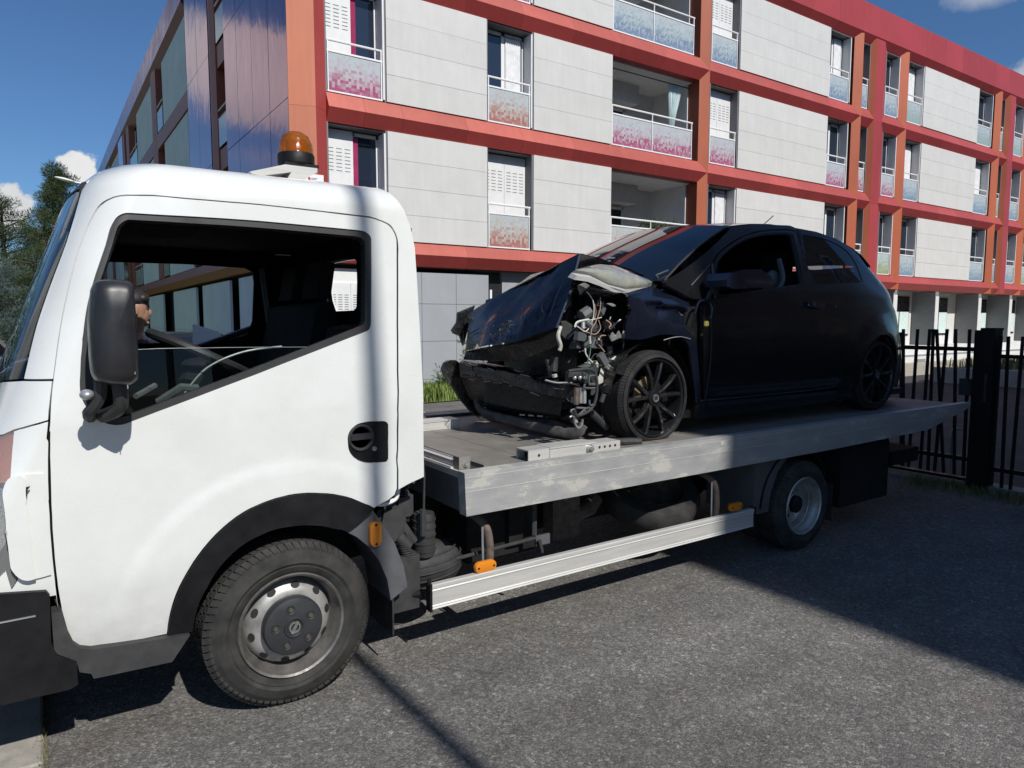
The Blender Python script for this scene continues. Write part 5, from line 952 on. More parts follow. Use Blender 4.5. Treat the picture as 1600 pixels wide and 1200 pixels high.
def truck_front_wheel(c,flip=False):
    wl=tp('wheel',tyre_bm(c,.346,.195,.222),'rubber',smooth=True)
    finish('tread',tread_bm(c,.346,.195,'truck'),'rubber',wl)
    bm=bmesh.new(); lathe(bm,[(.224,.004),(.219,-.004),(.210,.002),(.205,.03),(.196,.045),(.190,.075),(.182,.09)],c,n=64); finish('rim',bm,'dull_rim',wl,smooth=True)
    # dished steel disc with round vent holes (their shade painted as dark ovals)
    bm=bmesh.new(); n=96; prof=[(.184,.085),(.176,.062),(.165,.048),(.147,.036),(.128,.030),(.09,.030),(.0,.030)]
    lathe(bm,prof,c,n=n); finish('disc',bm,'steel_rim',wl,smooth=True)
    for k in range(10):
        bm=bmesh.new()
        a=2*math.pi*(k+.25)/10; rc=.160; cc=Vector((c[0]+rc*math.cos(a),c[1]+.0435,c[2]+rc*math.sin(a)))
        rad=Vector((math.cos(a),0,math.sin(a))); tan=Vector((-math.sin(a),0,math.cos(a))); nrm_=Vector((rad.x*.78,-1,rad.z*.78)).normalized(); rad=(rad-nrm_*rad.dot(nrm_)).normalized()
        cc=cc+nrm_*.0035
        vs=[bm.verts.new(cc+rad*.0145*math.cos(t)+tan*.019*math.sin(t)) for t in [2*math.pi*q/16 for q in range(16)]]
        bm.faces.new(vs)
        ws_=[bm.verts.new(v.co+nrm_*.002+ (v.co-cc)*.14) for v in vs]
        # no lip geometry needed beyond the dark oval
        bmesh.ops.delete(bm,geom=ws_,context='VERTS')
        finish('vent_hole',bm,'dark_gap',wl)
    hb=bmesh.new(); lathe(hb,[(.123,.034),(.125,.0),(.119,-.012),(.10,-.018),(.045,-.020),(.042,-.026),(.036,-.026),(.030,-.018),(0,-.018)],c,n=64); hub=finish('hub_cap',hb,'hub_plastic',wl,smooth=True)
    for k in range(5):
        bm=bmesh.new(); rings=bmesh.new()
        a=math.radians(100)+2*math.pi*k/5; q=(c[0]+.078*math.cos(a),c[1]-.0185,c[2]+.078*math.sin(a))
        lathe(bm,[(0,-.006),(.010,-.006),(.012,.004)],q,n=6); lathe(rings,[(.014,-.001),(.019,-.003),(.021,.004)],q,n=18)
        finish('socket',(lambda b_:(lathe(b_,[(0,-.0008),(.0165,-.0008)],q,n=18),b_)[1])(bmesh.new()),'dark_gap',wl)
        finish('nut',bm,'nut',wl); finish('nut_ring',rings,'hub_plastic',wl,smooth=True)
    bm=bmesh.new(); cc=(c[0],c[1]-.020,c[2]); lathe(bm,[(.0235,0),(.0235,-.006),(.018,-.006),(.018,0)],cc,n=32); box(bm,cc[0]-.027,cc[0]+.027,cc[1]-.0065,cc[1]-.001,cc[2]-.006,cc[2]+.006)
    bmesh.ops.rotate(bm,verts=bm.verts,cent=cc,matrix=Matrix.Rotation(math.radians(-62),3,'Y')); finish('emblem',bm,'bright_metal',wl)
    return wl
fw=truck_front_wheel((.825,2.852,.346))
def copy_tree(o,parent,dloc):
    c=o.copy(); link(c,parent); c.location=o.location+Vector(dloc) if dloc else o.location
    for ch in list(o.children): copy_tree(ch,c,None)
    return c
def flipcopy(o,ymid):
    """the same wheel turned to face the other side"""
    p=wpos(o); c=o.copy(); link(c,o.parent)
    for ch in list(o.children):
        d=ch.copy(); link(d,c)
    return c
# far front wheel: plain turned copy
w2=copy_tree(fw,tk,(0,0,0))
RZ=Matrix.Rotation(math.pi,4,'Z')
def turn(o,cx0,cy0):
    # turn about a vertical line through (cx0,cy0) given in the truck's frame
    p=o.location; rel=Vector((p.x-cx0,p.y-cy0,0)); o.rotation_euler=(0,0,math.pi); o.location=Vector((cx0-rel.x,cy0-rel.y,p.z))
turn(w2,.825-2.9,YC-3.85)
# rear dual wheel: outer with a deep dish
def rear_wheel(c):
    wl=tp('wheel',tyre_bm(c,.315,.19,.205),'rubber',smooth=True); finish('tread',tread_bm(c,.315,.19,'truck',60),'rubber',wl)
    bm=bmesh.new(); lathe(bm,[(.208,.004),(.202,-.004),(.192,.004),(.187,.035),(.182,.04),(.176,.075),(.168,.08),(.163,.115),(.15,.14)],c,n=56); finish('rim',bm,'steel_rim',wl,smooth=True)
    bm=bmesh.new(); lathe(bm,[(.158,.12),(.14,.142),(.10,.146),(.075,.14),(.07,.09),(.055,.075),(0,.073)],c,n=48); finish('disc',bm,'steel_rim',wl,smooth=True)
    bm=bmesh.new()
    bm.free()
    for k in range(8):
        bm=bmesh.new(); a=2*math.pi*(k+.3)/8; lathe(bm,[(0,-.001),(.017,-.001)],(c[0]+.112*math.cos(a),c[1]+.1445,c[2]+.112*math.sin(a)),n=14); finish('vent_hole',bm,'dark_gap',wl)
    bm=bmesh.new(); lathe(bm,[(.062,.14),(.062,.055),(.045,.045),(0,.045)],c,n=24); finish('hub',bm,'chassis',wl,smooth=True)
    inner=tyre_bm((c[0],c[1]+.21,c[2]),.315,.19,.205); finish('inner_tyre',inner,'rubber',wl,smooth=True)
    return wl
rw=rear_wheel((4.425,2.84,.314)); rw2=copy_tree(rw,tk,(0,0,0)); turn(rw2,4.425-2.9,YC-3.85)
# front mudguard, flap, arch liner, marker
bm=bmesh.new(); prism(bm,D['mudguard'],2.875,3.14); mg=tp('mudguard',bm,'grey_plastic',bevel=.012)
tp('mudflap',B(1.292,1.300,2.89,3.16,.165,.37),'rubber')
bm=bmesh.new(); lathe(bm,[(.50,0),(.50,.36),(.42,.36)],(.80,2.90,.40),n=30,a0=math.radians(5),a1=math.radians(175)); tp('arch_liner',bm,'chassis')
def marker(x0,x1,z0,z1,y,par=None,rnd_=True):
    r_=min(x1-x0,z1-z0)*.48; pts=[]
    for cx0,cz0,a0 in ((x1-r_,z1-r_,0),(x0+r_,z1-r_,90),(x0+r_,z0+r_,180),(x1-r_,z0+r_,270)):
        for q in range(6): a=math.radians(a0+18*q); pts.append((cx0+r_*math.cos(a),cz0+r_*math.sin(a)))
    cxm,czm=(x0+x1)/2,(z0+z1)/2; bm=bmesh.new(); rings=[]
    for sc,yy in ((1.,y),(1.,y-.016),(.93,y-.021),(.80,y-.023)): rings.append([bm.verts.new((cxm+(p[0]-cxm)*(1-(1-sc)*r_/(x1-cxm)),yy,czm+(p[1]-czm)*(1-(1-sc)*r_/(z1-czm)))) for p in pts])
    for a_,b_ in zip(rings,rings[1:]):
        for q in range(len(pts)): bm.faces.new((a_[q],a_[(q+1)%len(pts)],b_[(q+1)%len(pts)],b_[q]))
    bm.faces.new(rings[-1])
    m=tp('side_marker',bm,'amber_plastic',par,smooth=True)
    bm=bmesh.new(); w_=(x1-x0); h_=z1-z0
    for k in (-1,1):
        q=((x0+x1)/2+(k*w_*.36 if w_>h_ else 0),y-.0235,(z0+z1)/2+(k*h_*.38 if h_>w_ else 0)); lathe(bm,[(0,-.001),(.006,-.001),(.006,.002)],q,n=10)
    finish('screw',bm,'chassis',m); return m
marker(1.176,1.232,.612,.728,2.875)
# white hose loop under the cab and pipes behind it
bm=bmesh.new(); tube(bm,smoothpath([(1.22,2.93,.80),(1.26,2.92,.785),(1.33,2.92,.80),(1.345,2.92,.86)]),.011,7); tp('hose',bm,'white_pvc',smooth=True)
bm=bmesh.new(); tube(bm,[(1.36,3.0,.80),(1.43,3.0,.82),(1.44,3.0,.90)],.008,6); tube(bm,[(1.50,2.98,.97),(1.51,2.98,.88),(1.505,2.98,.72),(1.50,2.98,.69)],.006,6); tube(bm,[(1.50,2.98,.71),(1.50,2.98,.58)],.016,8); tube(bm,[(1.46,3.0,.55),(1.40,3.03,.66),(1.44,3.05,.72)],.022,8); tp('pipe',bm,'dull_plastic',smooth=True)
# air intake: ribbed canister over a rounded filter box
bm=bmesh.new(); lathe(bm,[(0,.0),(.05,.0),(.055,.02),(.055,.20),(.05,.215),(0,.215)],(1.535,3.04,.46),axis='Z',n=24)
for k in range(5): lathe(bm,[(.055,-.003),(.059,-.003),(.059,.004),(.055,.004)],(1.535,3.04,.49+k*.038),axis='Z',n=24)
ac=tp('air_filter',bm,'dull_plastic',smooth=True)
bm=bmesh.new(); ellipsoid(bm,(1.60,3.10,.385),(.17,.12,.125),24,12)
for k in range(5):
    z=.31+k*.038; t=math.sqrt(max(.01,1-((z-.385)/.125)**2)); lathe(bm,[(1.,0)],(0,0,0),n=3) if False else None
    pts=[(1.60+.173*t*math.cos(a),3.10+.123*t*math.sin(a),z+.02*math.cos(a)) for a in [2*math.pi*q/28 for q in range(29)]]; tube(bm,pts,.0045,5,False)
finish('filter_bowl',bm,'dull_plastic',ac,smooth=True)
finish('filter_box',B(1.30,1.47,2.96,3.2,.235,.50),'dull_plastic',ac,bevel=.025)
bm=bmesh.new(); prism(bm,[(1.24,.60),(1.30,.55),(1.40,.57),(1.42,.70),(1.38,.76),(1.28,.76)],2.97,3.16); box(bm,1.36,1.47,3.0,3.18,.66,.80); bmesh.ops.bevel(bm,geom=bm.edges[:],offset=.022,segments=2,affect='EDGES'); tube(bm,[(1.37,2.99,.60),(1.42,2.98,.54)],.03,10); finish('intake_duct',bm,'dull_plastic',ac,smooth=True)
bm=bmesh.new()
for k in range(8): lathe(bm,[(.024,-.004),(.030,0),(.024,.004)],(1.395+.004*k,2.985,.56-.011*k),axis='Z',n=14)
finish('bellows',bm,'dull_plastic',ac,smooth=True)
# chassis
bm=bmesh.new()
for yy in (3.42,4.20): box(bm,.2,6.4,yy,yy+.07,.52,.68)
for xx in (1.5,2.4,3.6,4.6,5.7): box(bm,xx,xx+.08,3.49,4.20,.54,.66)
tp('chassis_frame',bm,'chassis')
bm=bmesh.new(); tube(bm,[(.825,3.1,.346),(.825,4.5,.346)],.05,10); tp('axle',bm,'chassis',smooth=True)
bm=bmesh.new(); tube(bm,[(4.405,3.1,.328),(4.405,4.5,.328)],.07,10); ellipsoid(bm,(4.405,3.9,.328),(.18,.16,.18)); tp('axle',bm,'chassis',smooth=True)
bm=bmesh.new(); box(bm,.1,1.35,3.25,4.4,.45,.80); tp('engine_block',bm,'chassis',bevel=.03)
tp('tank',B(1.83,2.27,3.12,3.40,.33,.70),'chassis',bevel=.02)
bm=bmesh.new(); box(bm,2.54,2.75,3.30,3.40,.28,.53); tube(bm,[(2.75,3.35,.40),(2.88,3.36,.42),(2.95,3.38,.47)],.05,10); tp('silencer',bm,'rust_tube',bevel=.01)
tp('bracket_plate',B(2.19,2.285,2.995,3.01,.395,.45),'grey_plastic')
tp('underbed_dark_filler',B(1.5,4.0,3.5,4.19,.30,.60),'chassis',bevel=.04)  # dark block added to shut out the lit ground seen under the bed
bm=bmesh.new(); tube(bm,[(1.64,3.02,.41),(2.19,3.0,.44)],.010,7); tube(bm,[(2.18,3.0,.46),(2.18,3.0,.66)],.016,7); tube(bm,[(2.2,2.98,.43),(2.22,2.98,.36)],.012,6); tp('link_rod',bm,'dull_plastic')
bm=bmesh.new(); box(bm,2.07,2.17,3.08,3.12,.40,.68); tp('hanger',bm,'chassis')
# spare wheel slung flat under the frame, tilted
ct=Vector((3.42,3.36,.43)); bm=bmesh.new(); lathe(bm,[(.20,-.05),(.215,-.085),(.25,-.095),(.31,-.085),(.335,-.05),(.335,.05),(.31,.085),(.215,.085),(.20,.05),(.20,-.05)],ct,axis='Z',n=48)
bmesh.ops.rotate(bm,verts=bm.verts,cent=ct,matrix=Matrix.Rotation(math.radians(24),3,'X')@Matrix.Rotation(math.radians(-8),3,'Y')); sp_=tp('spare_wheel',bm,'rubber',smooth=True)
bm=bmesh.new(); lathe(bm,[(.205,.088),(.20,.075),(.188,.05),(.18,-.03),(.10,-.05),(0,-.05)],ct,axis='Z',n=40); bmesh.ops.rotate(bm,verts=bm.verts,cent=ct,matrix=Matrix.Rotation(math.radians(24),3,'X')@Matrix.Rotation(math.radians(-8),3,'Y')); finish('spare_rim',bm,'rusty_rim',sp_,smooth=True)
# side guard rail
(gx0,gz1),(gx1,_),(_,_),(_,gz0)=D['rail']; gz1=.374; gz0=.252
prof=[(2.862,gz0),(2.856,gz0+.004),(2.862,gz0+.010),(2.858,gz0+.016),(2.862,gz0+.022),(2.862,gz1-.034),(2.857,gz1-.030),(2.862,gz1-.024),(2.856,gz1-.018),(2.856,gz1-.004),(2.862,gz1),(2.89,gz1),(2.89,gz0)]
bm=bmesh.new(); prism(bm,prof,gx0,gx1,axis=0); gr=tp('guard_rail',bm,'clean_aluminium')
for xx in (gx0-.014,gx1+.002): finish('end_cap',B(xx,xx+.012,2.852,2.895,gz0-.006,gz1+.006),'black_plastic',gr,bevel=.003)
bm=bmesh.new(); tube(bm,[(gx0-.008,2.87,gz1),(gx0-.008,2.87,gz1+.03)],.010,7); tube(bm,[(gx0+.0,2.95,.31),(gx0-.06,2.98,.30)],.018,8); finish('rail_pin',bm,'chassis',gr)
for xx,zt in ((1.845,.60),(3.585,.60)):
    bm=bmesh.new(); tube(bm,smoothpath([(xx,2.93,gz1-.03),(xx+.004,2.93,.48),(xx-.01,2.95,.58),(xx-.04,3.05,.63),(xx-.05,3.3,.64)]),.022,10); finish('rail_bracket',bm,'rust_tube',gr,smooth=True)
    bm=bmesh.new(); tube(bm,[(xx-.028,2.94,gz1-.03),(xx-.032,2.94,.58)],.006,5); finish('rail_stay',bm,'galvanised',gr)
marker(1.727,1.850,.372,.428,2.885); marker(3.65,3.775,.385,.438,2.885)
# bed
bed=tp('bed_side_rail',(lambda b_:(prism(b_,D['bedside'],2.835,2.90),b_)[1])(bmesh.new()),'aluminium',bevel=.004)
bm=bmesh.new()
for zc in (.80,.868): box(bm,1.653,6.6,2.8335,2.8352,zc,zc+.003)
finish('rail_line',bm,'clean_aluminium',bed)
bm=bmesh.new(); prism(bm,D['bedside'],4.90,4.965); tp('bed_side_rail',bm,'aluminium')
bm=bmesh.new(); prism(bm,[(1.655,.70),(1.70,.70),(1.70,.86),(1.655,.885)],2.902,4.898); tp('front_beam',bm,'grey_plastic')
bm=bmesh.new(); box(bm,1.652,1.668,2.88,4.92,.862,.893); tp('front_lip',bm,'clean_aluminium')
k=1.72; pi=0
while k<6.9:
    e=min(k+.235,6.92); tp('deck_plank',B(k+.0015,e-.0015,2.905,4.895,.845+rnd.uniform(0,.002),.868+rnd.uniform(0,.002)),'deck_metal',bevel=.002); k=e
bm=bmesh.new(); box(bm,1.70,1.83,2.95,4.85,.869,.8725); tp('deck_slot',bm,'dull_plastic')
for x0_,x1_,z_ in ((1.835,1.865,.892),(1.865,2.06,.876)): tp('deck_step',B(x0_,x1_,2.96,4.84,.866,z_),'deck_metal',bevel=.003)
for yy in (3.35,3.85,4.35): tp('deck_slat',B(1.735,1.834,yy,yy+.05,.866,.884),'deck_metal',bevel=.003)
# front cross bar with its bolted end plate
bm=bmesh.new(); box(bm,1.672,1.70,2.98,4.82,.905,.93); box(bm,1.655,1.672,2.98,4.82,.872,.90); cb=tp('cross_bar',bm,'clean_aluminium',bevel=.003)
bm=bmesh.new(); tube(bm,[(1.712,2.98,.925),(1.712,4.82,.925)],.012,8); finish('roller',bm,'galvanised',cb,smooth=True)
finish('end_plate',B(1.672,1.735,2.925,2.985,.882,.955),'deck_metal',cb,bevel=.004)
bm=bmesh.new(); lathe(bm,[(0,-.016),(.010,-.016),(.013,-.012),(.013,0)],(1.708,2.925,.92),n=6); lathe(bm,[(0,-.003),(.018,-.003),(.018,0)],(1.708,2.925,.92),n=16); finish('bolt',bm,'bright_metal',cb)
def stop(x0,xm,x1,y0,y1,z0,z1,holes=True):
    bm=bmesh.new()
    for (a,b,t) in ((x0,xm,.0),(xm,x1,.006)):
        box(bm,a,b,y0-t,y1+t,z1-.006+t*.5,z1+t*.5+.002); box(bm,a,b,y0-t,y0-t+.006,z0,z1-.006); box(bm,a,b,y1+t-.006,y1+t,z0,z1-.006)
    s_=tp('wheel_stop',bm,'clean_aluminium')
    finish('stop_inside',B(x0+.05,x1-.05,y0+.008,y1-.008,z0+.004,z1-.01),'dark_gap',s_)
    if holes:
        bm=bmesh.new()
        for xx in (x0+.07,x1+.03,x1+.07,x1+.11,x1+.15): lathe(bm,[(0,-.001),(.008,-.001)],(xx,y0-.0005 if xx<xm else y0-.0005,(z0+z1)/2-.002),n=12)
        finish('hole',bm,'dark_gap',s_)
        finish('inner_bar',B(x1,x1+.19,y0,y1,z0,z1-.006),'clean_aluminium',s_)
        bm=bmesh.new(); lathe(bm,[(0,-.03),(.012,-.03),(.016,-.02),(.016,0)],(x1-.05,y0-.006,(z0+z1)/2),n=8); lathe(bm,[(0,-.012),(.024,-.012),(.024,0)],(x1-.05,y0-.006,(z0+z1)/2),n=18); finish('pin',bm,'bright_metal',s_)
    return s_
stop(2.13,2.27,2.60,2.985,3.10,.872,.928)
stop(1.80,2.09,2.42,4.22,4.36,.872,.93,False)
bm=bmesh.new(); prism(bm,[(1.86,.872),(2.9,.872),(3.4,.895),(1.86,.895)],4.75,4.90); tp('far_rail',bm,'grey_plastic')
bm=bmesh.new(); tube(bm,[(2.72,3.12,.90),(3.02,3.05,.885)],.022,8); tp('strap_bar',bm,'dull_plastic')
tp('tape_patch',B(3.50,3.565,2.8338,2.8348,.840,.868),'dirty_white')
# rear running gear covers
bm=bmesh.new(); lathe(bm,[(.40,0),(.40,.42),(.385,.42),(.385,0),(.40,0)],(4.405,2.90,.328),n=28,a0=math.radians(20),a1=math.radians(178)); tp('rear_mudguard',bm,'black_plastic',smooth=True)
bm=bmesh.new(); prism(bm,[(3.93,.31),(4.10,.31),(4.13,.45),(4.20,.58),(4.30,.66),(4.30,.69),(3.95,.69)],2.905,3.3); tp('rear_cover',bm,'grey_plastic',bevel=.01)
tp('rear_mudflap',B(4.86,4.87,2.90,3.3,.12,.40),'rubber')
tp('toolbox',B(5.05,5.75,2.95,3.40,.18,.64),'chassis',bevel=.01)
bm=bmesh.new(); box(bm,5.9,6.35,3.0,4.8,.40,.52); box(bm,5.8,6.0,3.3,3.5,.45,.70); box(bm,5.8,6.0,4.2,4.4,.45,.70); tp('rear_underrun',bm,'chassis',bevel=.015)
# beacon on its bracket, standing on the roof
bc=thing('beacon_light','amber beacon lamp with black base on an aluminium bracket above the white cab roof','beacon',(1.0,3.22,2.24))
bm=bmesh.new(); lathe(bm,[(.076,0),(.075,.02),(.072,.045),(.060,.075),(.035,.094),(.0,.102)],(1.0,3.20,2.362),axis='Z',n=36); finish('dome',bm,'amber_glass',bc,smooth=True)
bm=bmesh.new(); lathe(bm,[(.03,0),(.03,.05),(.0,.055)],(1.0,3.20,2.362),axis='Z',n=16); finish('reflector',bm,'amber_plastic',bc,smooth=True)
bm=bmesh.new(); lathe(bm,[(0,-.052),(.074,-.052),(.080,-.045),(.080,-.006),(.076,0),(0,0)],(1.0,3.20,2.362),axis='Z',n=36); finish('base',bm,'black_plastic',bc,smooth=True)
bm=bmesh.new(); box(bm,.93,1.08,3.13,3.27,2.298,2.312); finish('foot_plate',bm,'black_plastic',bc,bevel=.004)
bm=bmesh.new(); prism(bm,[(1.072,2.298),(1.072,2.282),(.985,2.222),(.93,2.222),(.955,2.268),(.80,2.232),(.78,2.25),(.93,2.298)],3.13,3.27); finish('bracket',bm,'clean_aluminium',bc,bevel=.004)

# ================================================================== WRECKED CAR
from mathutils import noise as mnoise
car_o=thing('wrecked_car','black three door hatchback with crushed front standing on the truck deck','car',(4.5,CAR_YC,.872))
CY=CAR_YC; W=D['W']
def cp(name,bm,mat,parent=None,**k): return finish(name,bm,mat,parent or car_o,**k)
def crumple(S,amp,fr=3.):
    def f(u,v):
        p=S(u,v); n=mnoise.noise(Vector((u*fr,v*fr,.7)))+.5*mnoise.noise(Vector((u*fr*2.3,v*fr*2.3,4.)))
        return (p[0],p[1]+amp*n,p[2])
    return f
def fender_S(u,v):
    p=car(u,v); n=mnoise.noise(Vector((u*2.2,v*2.6,.7)))
    L1=1.735-.14*(u-3.15); L2=1.63-.22*(u-3.15); d=0.
    if v>L1: d=.62*(v-L1)
    elif v>L2 and u>3.05:
        t=(v-L2)/(L1-L2); d=.055*min(1,(u-3.05)/.15)*(t if t<.8 else .8*(1-t)/.2)
    return (p[0],p[1]+d+.03*n,p[2])
dd=D['c_door']
xe_=lambda z:pl(CAR_XE,z)
def send(z): return xe_(z)-.42+.42*math.pi/2+.38
arch=[(5.80+.355*math.cos(math.radians(a)),1.15+.355*math.sin(math.radians(a))) for a in range(190,-30,-12)]
quarter=[tuple(p) for p in D['c_drear']]+[(5.12,1.09)]+[a for a in arch if a[0]<5.46 or a[1]>1.1]+[(6.2,.98),(6.5,.95),(7.0,.95)]+[(send(z),z) for z in (.95,1.1,1.3,1.5,1.7,1.8,1.9,2.0,2.08)]+[(5.86,2.08),(5.76,2.165),(5.66,2.21),(5.4,2.285),(5.14,2.322),(4.9,2.332)]
for mir in (None,CY):
    side_S=car
    dr=panel('door',dd,[D['c_win']],car,'car_paint',car_o,.03,(.06,.05),mir)
    panel('door_lining',[(3.66,1.77),(3.66,1.2),(4.9,1.2),(4.8,1.87)],[],off_surf(car,-.08),'car_black',dr,.01,(.1,.1),mir)
    panel('pillar',D['c_pillar'],[],car,'car_paint',car_o,.03,(.05,.04),mir)
    qp=panel('rear_quarter',quarter,[D['c_qglass']],car,'car_paint',car_o,.03,(.05,.05),mir)
    panel('quarter_window',D['c_qglass'],[],off_surf(car,-.004),'smoke_glass',qp,.004,(.06,.06),mir)
    panel('quarter_glass',D['c_tri'],[],off_surf(car,-.006),'car_glass',car_o,.01,(.1,.1),mir)
    panel('sill',D['c_sill'],[],off_surf(car,.006),'car_paint',car_o,.05,(.08,.03),mir)
    fn=panel('wing',D['c_fender'],[],fender_S if mir is None else car,'wing_paint' ,car_o,.02,(.025,.025),mir)
    bm=bmesh.new(); lathe(bm,[(.345,0),(.345,.3),(.33,.3),(.33,0),(.345,0)],(5.80,3.13 if mir is None else 2*CY-3.43,1.15),n=24,a0=math.radians(-10),a1=math.radians(190)); cp('wheel_arch',bm,'car_black')
panel('window_seal',D['c_win'],[[(CXm[0]*.955+4.25*.045,CXm[1]*.955+2.03*.045) for CXm in D['c_win']]],off_surf(car,-.004),'seal',car_o,.02,(.2,.2))
bm=bmesh.new(); tube(bm,[Vector(car(*p))+Vector((0,-.006,0)) for p in ((3.495,1.846),(3.734,1.99))],.004,5); tube(bm,[Vector(car(*p))+Vector((0,-.006,0)) for p in ((3.70,1.77),(3.722,1.88),(3.762,2.0))],.007,5); cp('window_trim',bm,'grey_plastic')
# roof
ZRT=[(3.9,2.16),(4.04,2.245),(4.06,2.283),(4.3,2.318),(4.54,2.338),(4.9,2.332),(5.14,2.322),(5.4,2.285),(5.66,2.21),(5.76,2.165),(5.86,2.08)]
def roofS(x,t):
    z=pl(ZRT,x); y=car_y(x,z); return (x-.10*(1-(1-t)**2)*max(0,min(1,(4.8-x)/.75)),y+(CY-y)*t,z+.045*(1-(1-t)**2))
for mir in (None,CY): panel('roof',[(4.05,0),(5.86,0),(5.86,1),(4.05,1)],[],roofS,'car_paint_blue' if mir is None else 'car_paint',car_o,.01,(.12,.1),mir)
bm=bmesh.new(); tube(bm,[(5.05,CY-.1,2.36),(5.30,CY-.1,2.52)],.004,5); cp('aerial',bm,'car_black')
# windscreen
def wsS(s,t):
    x=3.27+(4.05-3.27)*s; z=1.868+(2.272-1.868)*s+.045*math.sin(math.pi*s)*.6; y=car_y(x,z)+.015
    b=1-(1-t)**2
    return (x-(.17*(1-s)+.07*s)*b,y+(CY-y)*t,z+(.02+.035*s)*b)
for mir in (None,CY): panel('windscreen',[(0,0),(1,0),(1,1),(0,1)],[],wsS,'car_glass',car_o,.006,(.08,.08),mir)
bm=bmesh.new(); tube(bm,[Vector(wsS(s,.0))+Vector((0,-.008,.004)) for s in (0,.25,.5,.75,1)],.008,5); cp('windscreen_trim',bm,'seal')
bm=bmesh.new(); tube(bm,[Vector(wsS(.0,.03))+Vector((-.02,-.01,.02)),Vector(wsS(.04,.10))+Vector((0,-.02,.015)),Vector(wsS(.12,.04))+Vector((0,-.015,.012))],.005,5); cp('wiper',bm,'grey_plastic')
# cabin: seats, dashboard, floor
cp('floor_pan',B(3.3,6.3,3.14,4.66,.98,1.03),'car_black')
cp('dashboard',B(3.45,3.75,3.2,4.6,1.5,1.82),'car_black',bevel=.04)
for yc in (3.5,4.28):
    st=cp('seat',B(4.2,4.75,yc-.24,yc+.24,1.1,1.42),'seat_cloth',bevel=.05)
    bm=bmesh.new(); prism(bm,[(4.62,1.38),(4.78,1.38),(4.98,1.98),(4.86,2.0)],yc-.24,yc+.24); finish('backrest',bm,'seat_cloth',st,bevel=.04)
    bm=bmesh.new(); prism(bm,[(4.88,2.0),(4.98,2.0),(5.0,2.16),(4.92,2.16)],yc-.12,yc+.12); finish('headrest',bm,'seat_cloth',st,bevel=.03)
bm=bmesh.new(); r_=.18; cw_=Vector((4.02,3.52,1.74)); tube(bm,[cw_+Vector((r_*.45*math.cos(a),r_*math.sin(a),r_*.9*math.cos(a))) for a in [2*math.pi*k/24 for k in range(25)]],.016,6,False); cp('steering_wheel',bm,'car_black',smooth=True)
bm=bmesh.new(); tube(bm,smoothpath([(4.45,3.17,1.80),(4.6,3.2,1.92),(4.66,3.28,2.08)]),.02,6); ellipsoid(bm,(4.62,3.30,1.90),(.10,.05,.10)); cp('airbag',bm,'grey_plastic',smooth=True)
cp('bulkhead',B(3.36,3.42,3.2,4.62,1.0,1.80),'car_black'); cp('rear_shelf',B(5.6,6.2,3.3,4.5,1.75,1.80),'car_black')
panel('tailgate_inner',[(3.3,1.0),(4.5,1.0),(4.4,2.1),(3.4,2.1)],[],flat(0,6.15),'car_black',car_o,.02,(2,2))
bm=bmesh.new(); tube(bm,[Vector(car(x_,z_))+Vector((0,-.012,0)) for x_,z_ in ((3.60,1.092),(4.2,1.088),(4.8,1.09),(5.2,1.10))],.005,6); cp('sill_highlight',bm,'dull_plastic')  # lighter tube painting in the highlight line along the sill
bm=bmesh.new(); tube(bm,[Vector(car(*p))+Vector((0,-.008,0)) for p in ((3.645,1.76),(3.65,1.5),(3.655,1.3),(3.66,1.10))],.004,5); cp('door_edge_highlight',bm,'dull_plastic')  # paler tube drawn as the highlight on the door's front edge
# mirror and handle
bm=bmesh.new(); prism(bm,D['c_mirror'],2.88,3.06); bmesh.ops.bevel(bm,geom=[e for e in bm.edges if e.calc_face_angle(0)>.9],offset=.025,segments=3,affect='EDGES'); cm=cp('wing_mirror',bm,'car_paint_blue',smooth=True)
bm=bmesh.new(); tube(bm,[(3.70,2.98,1.87),(3.63,3.06,1.80),(3.61,3.07,1.74)],[.018,.02,.016],7); finish('mirror_stem',bm,'car_black',cm,smooth=True)
hp=panel('door_handle',D['c_handle'],[],off_surf(car,.022),'car_paint_blue',car_o,.02,(.1,.1))
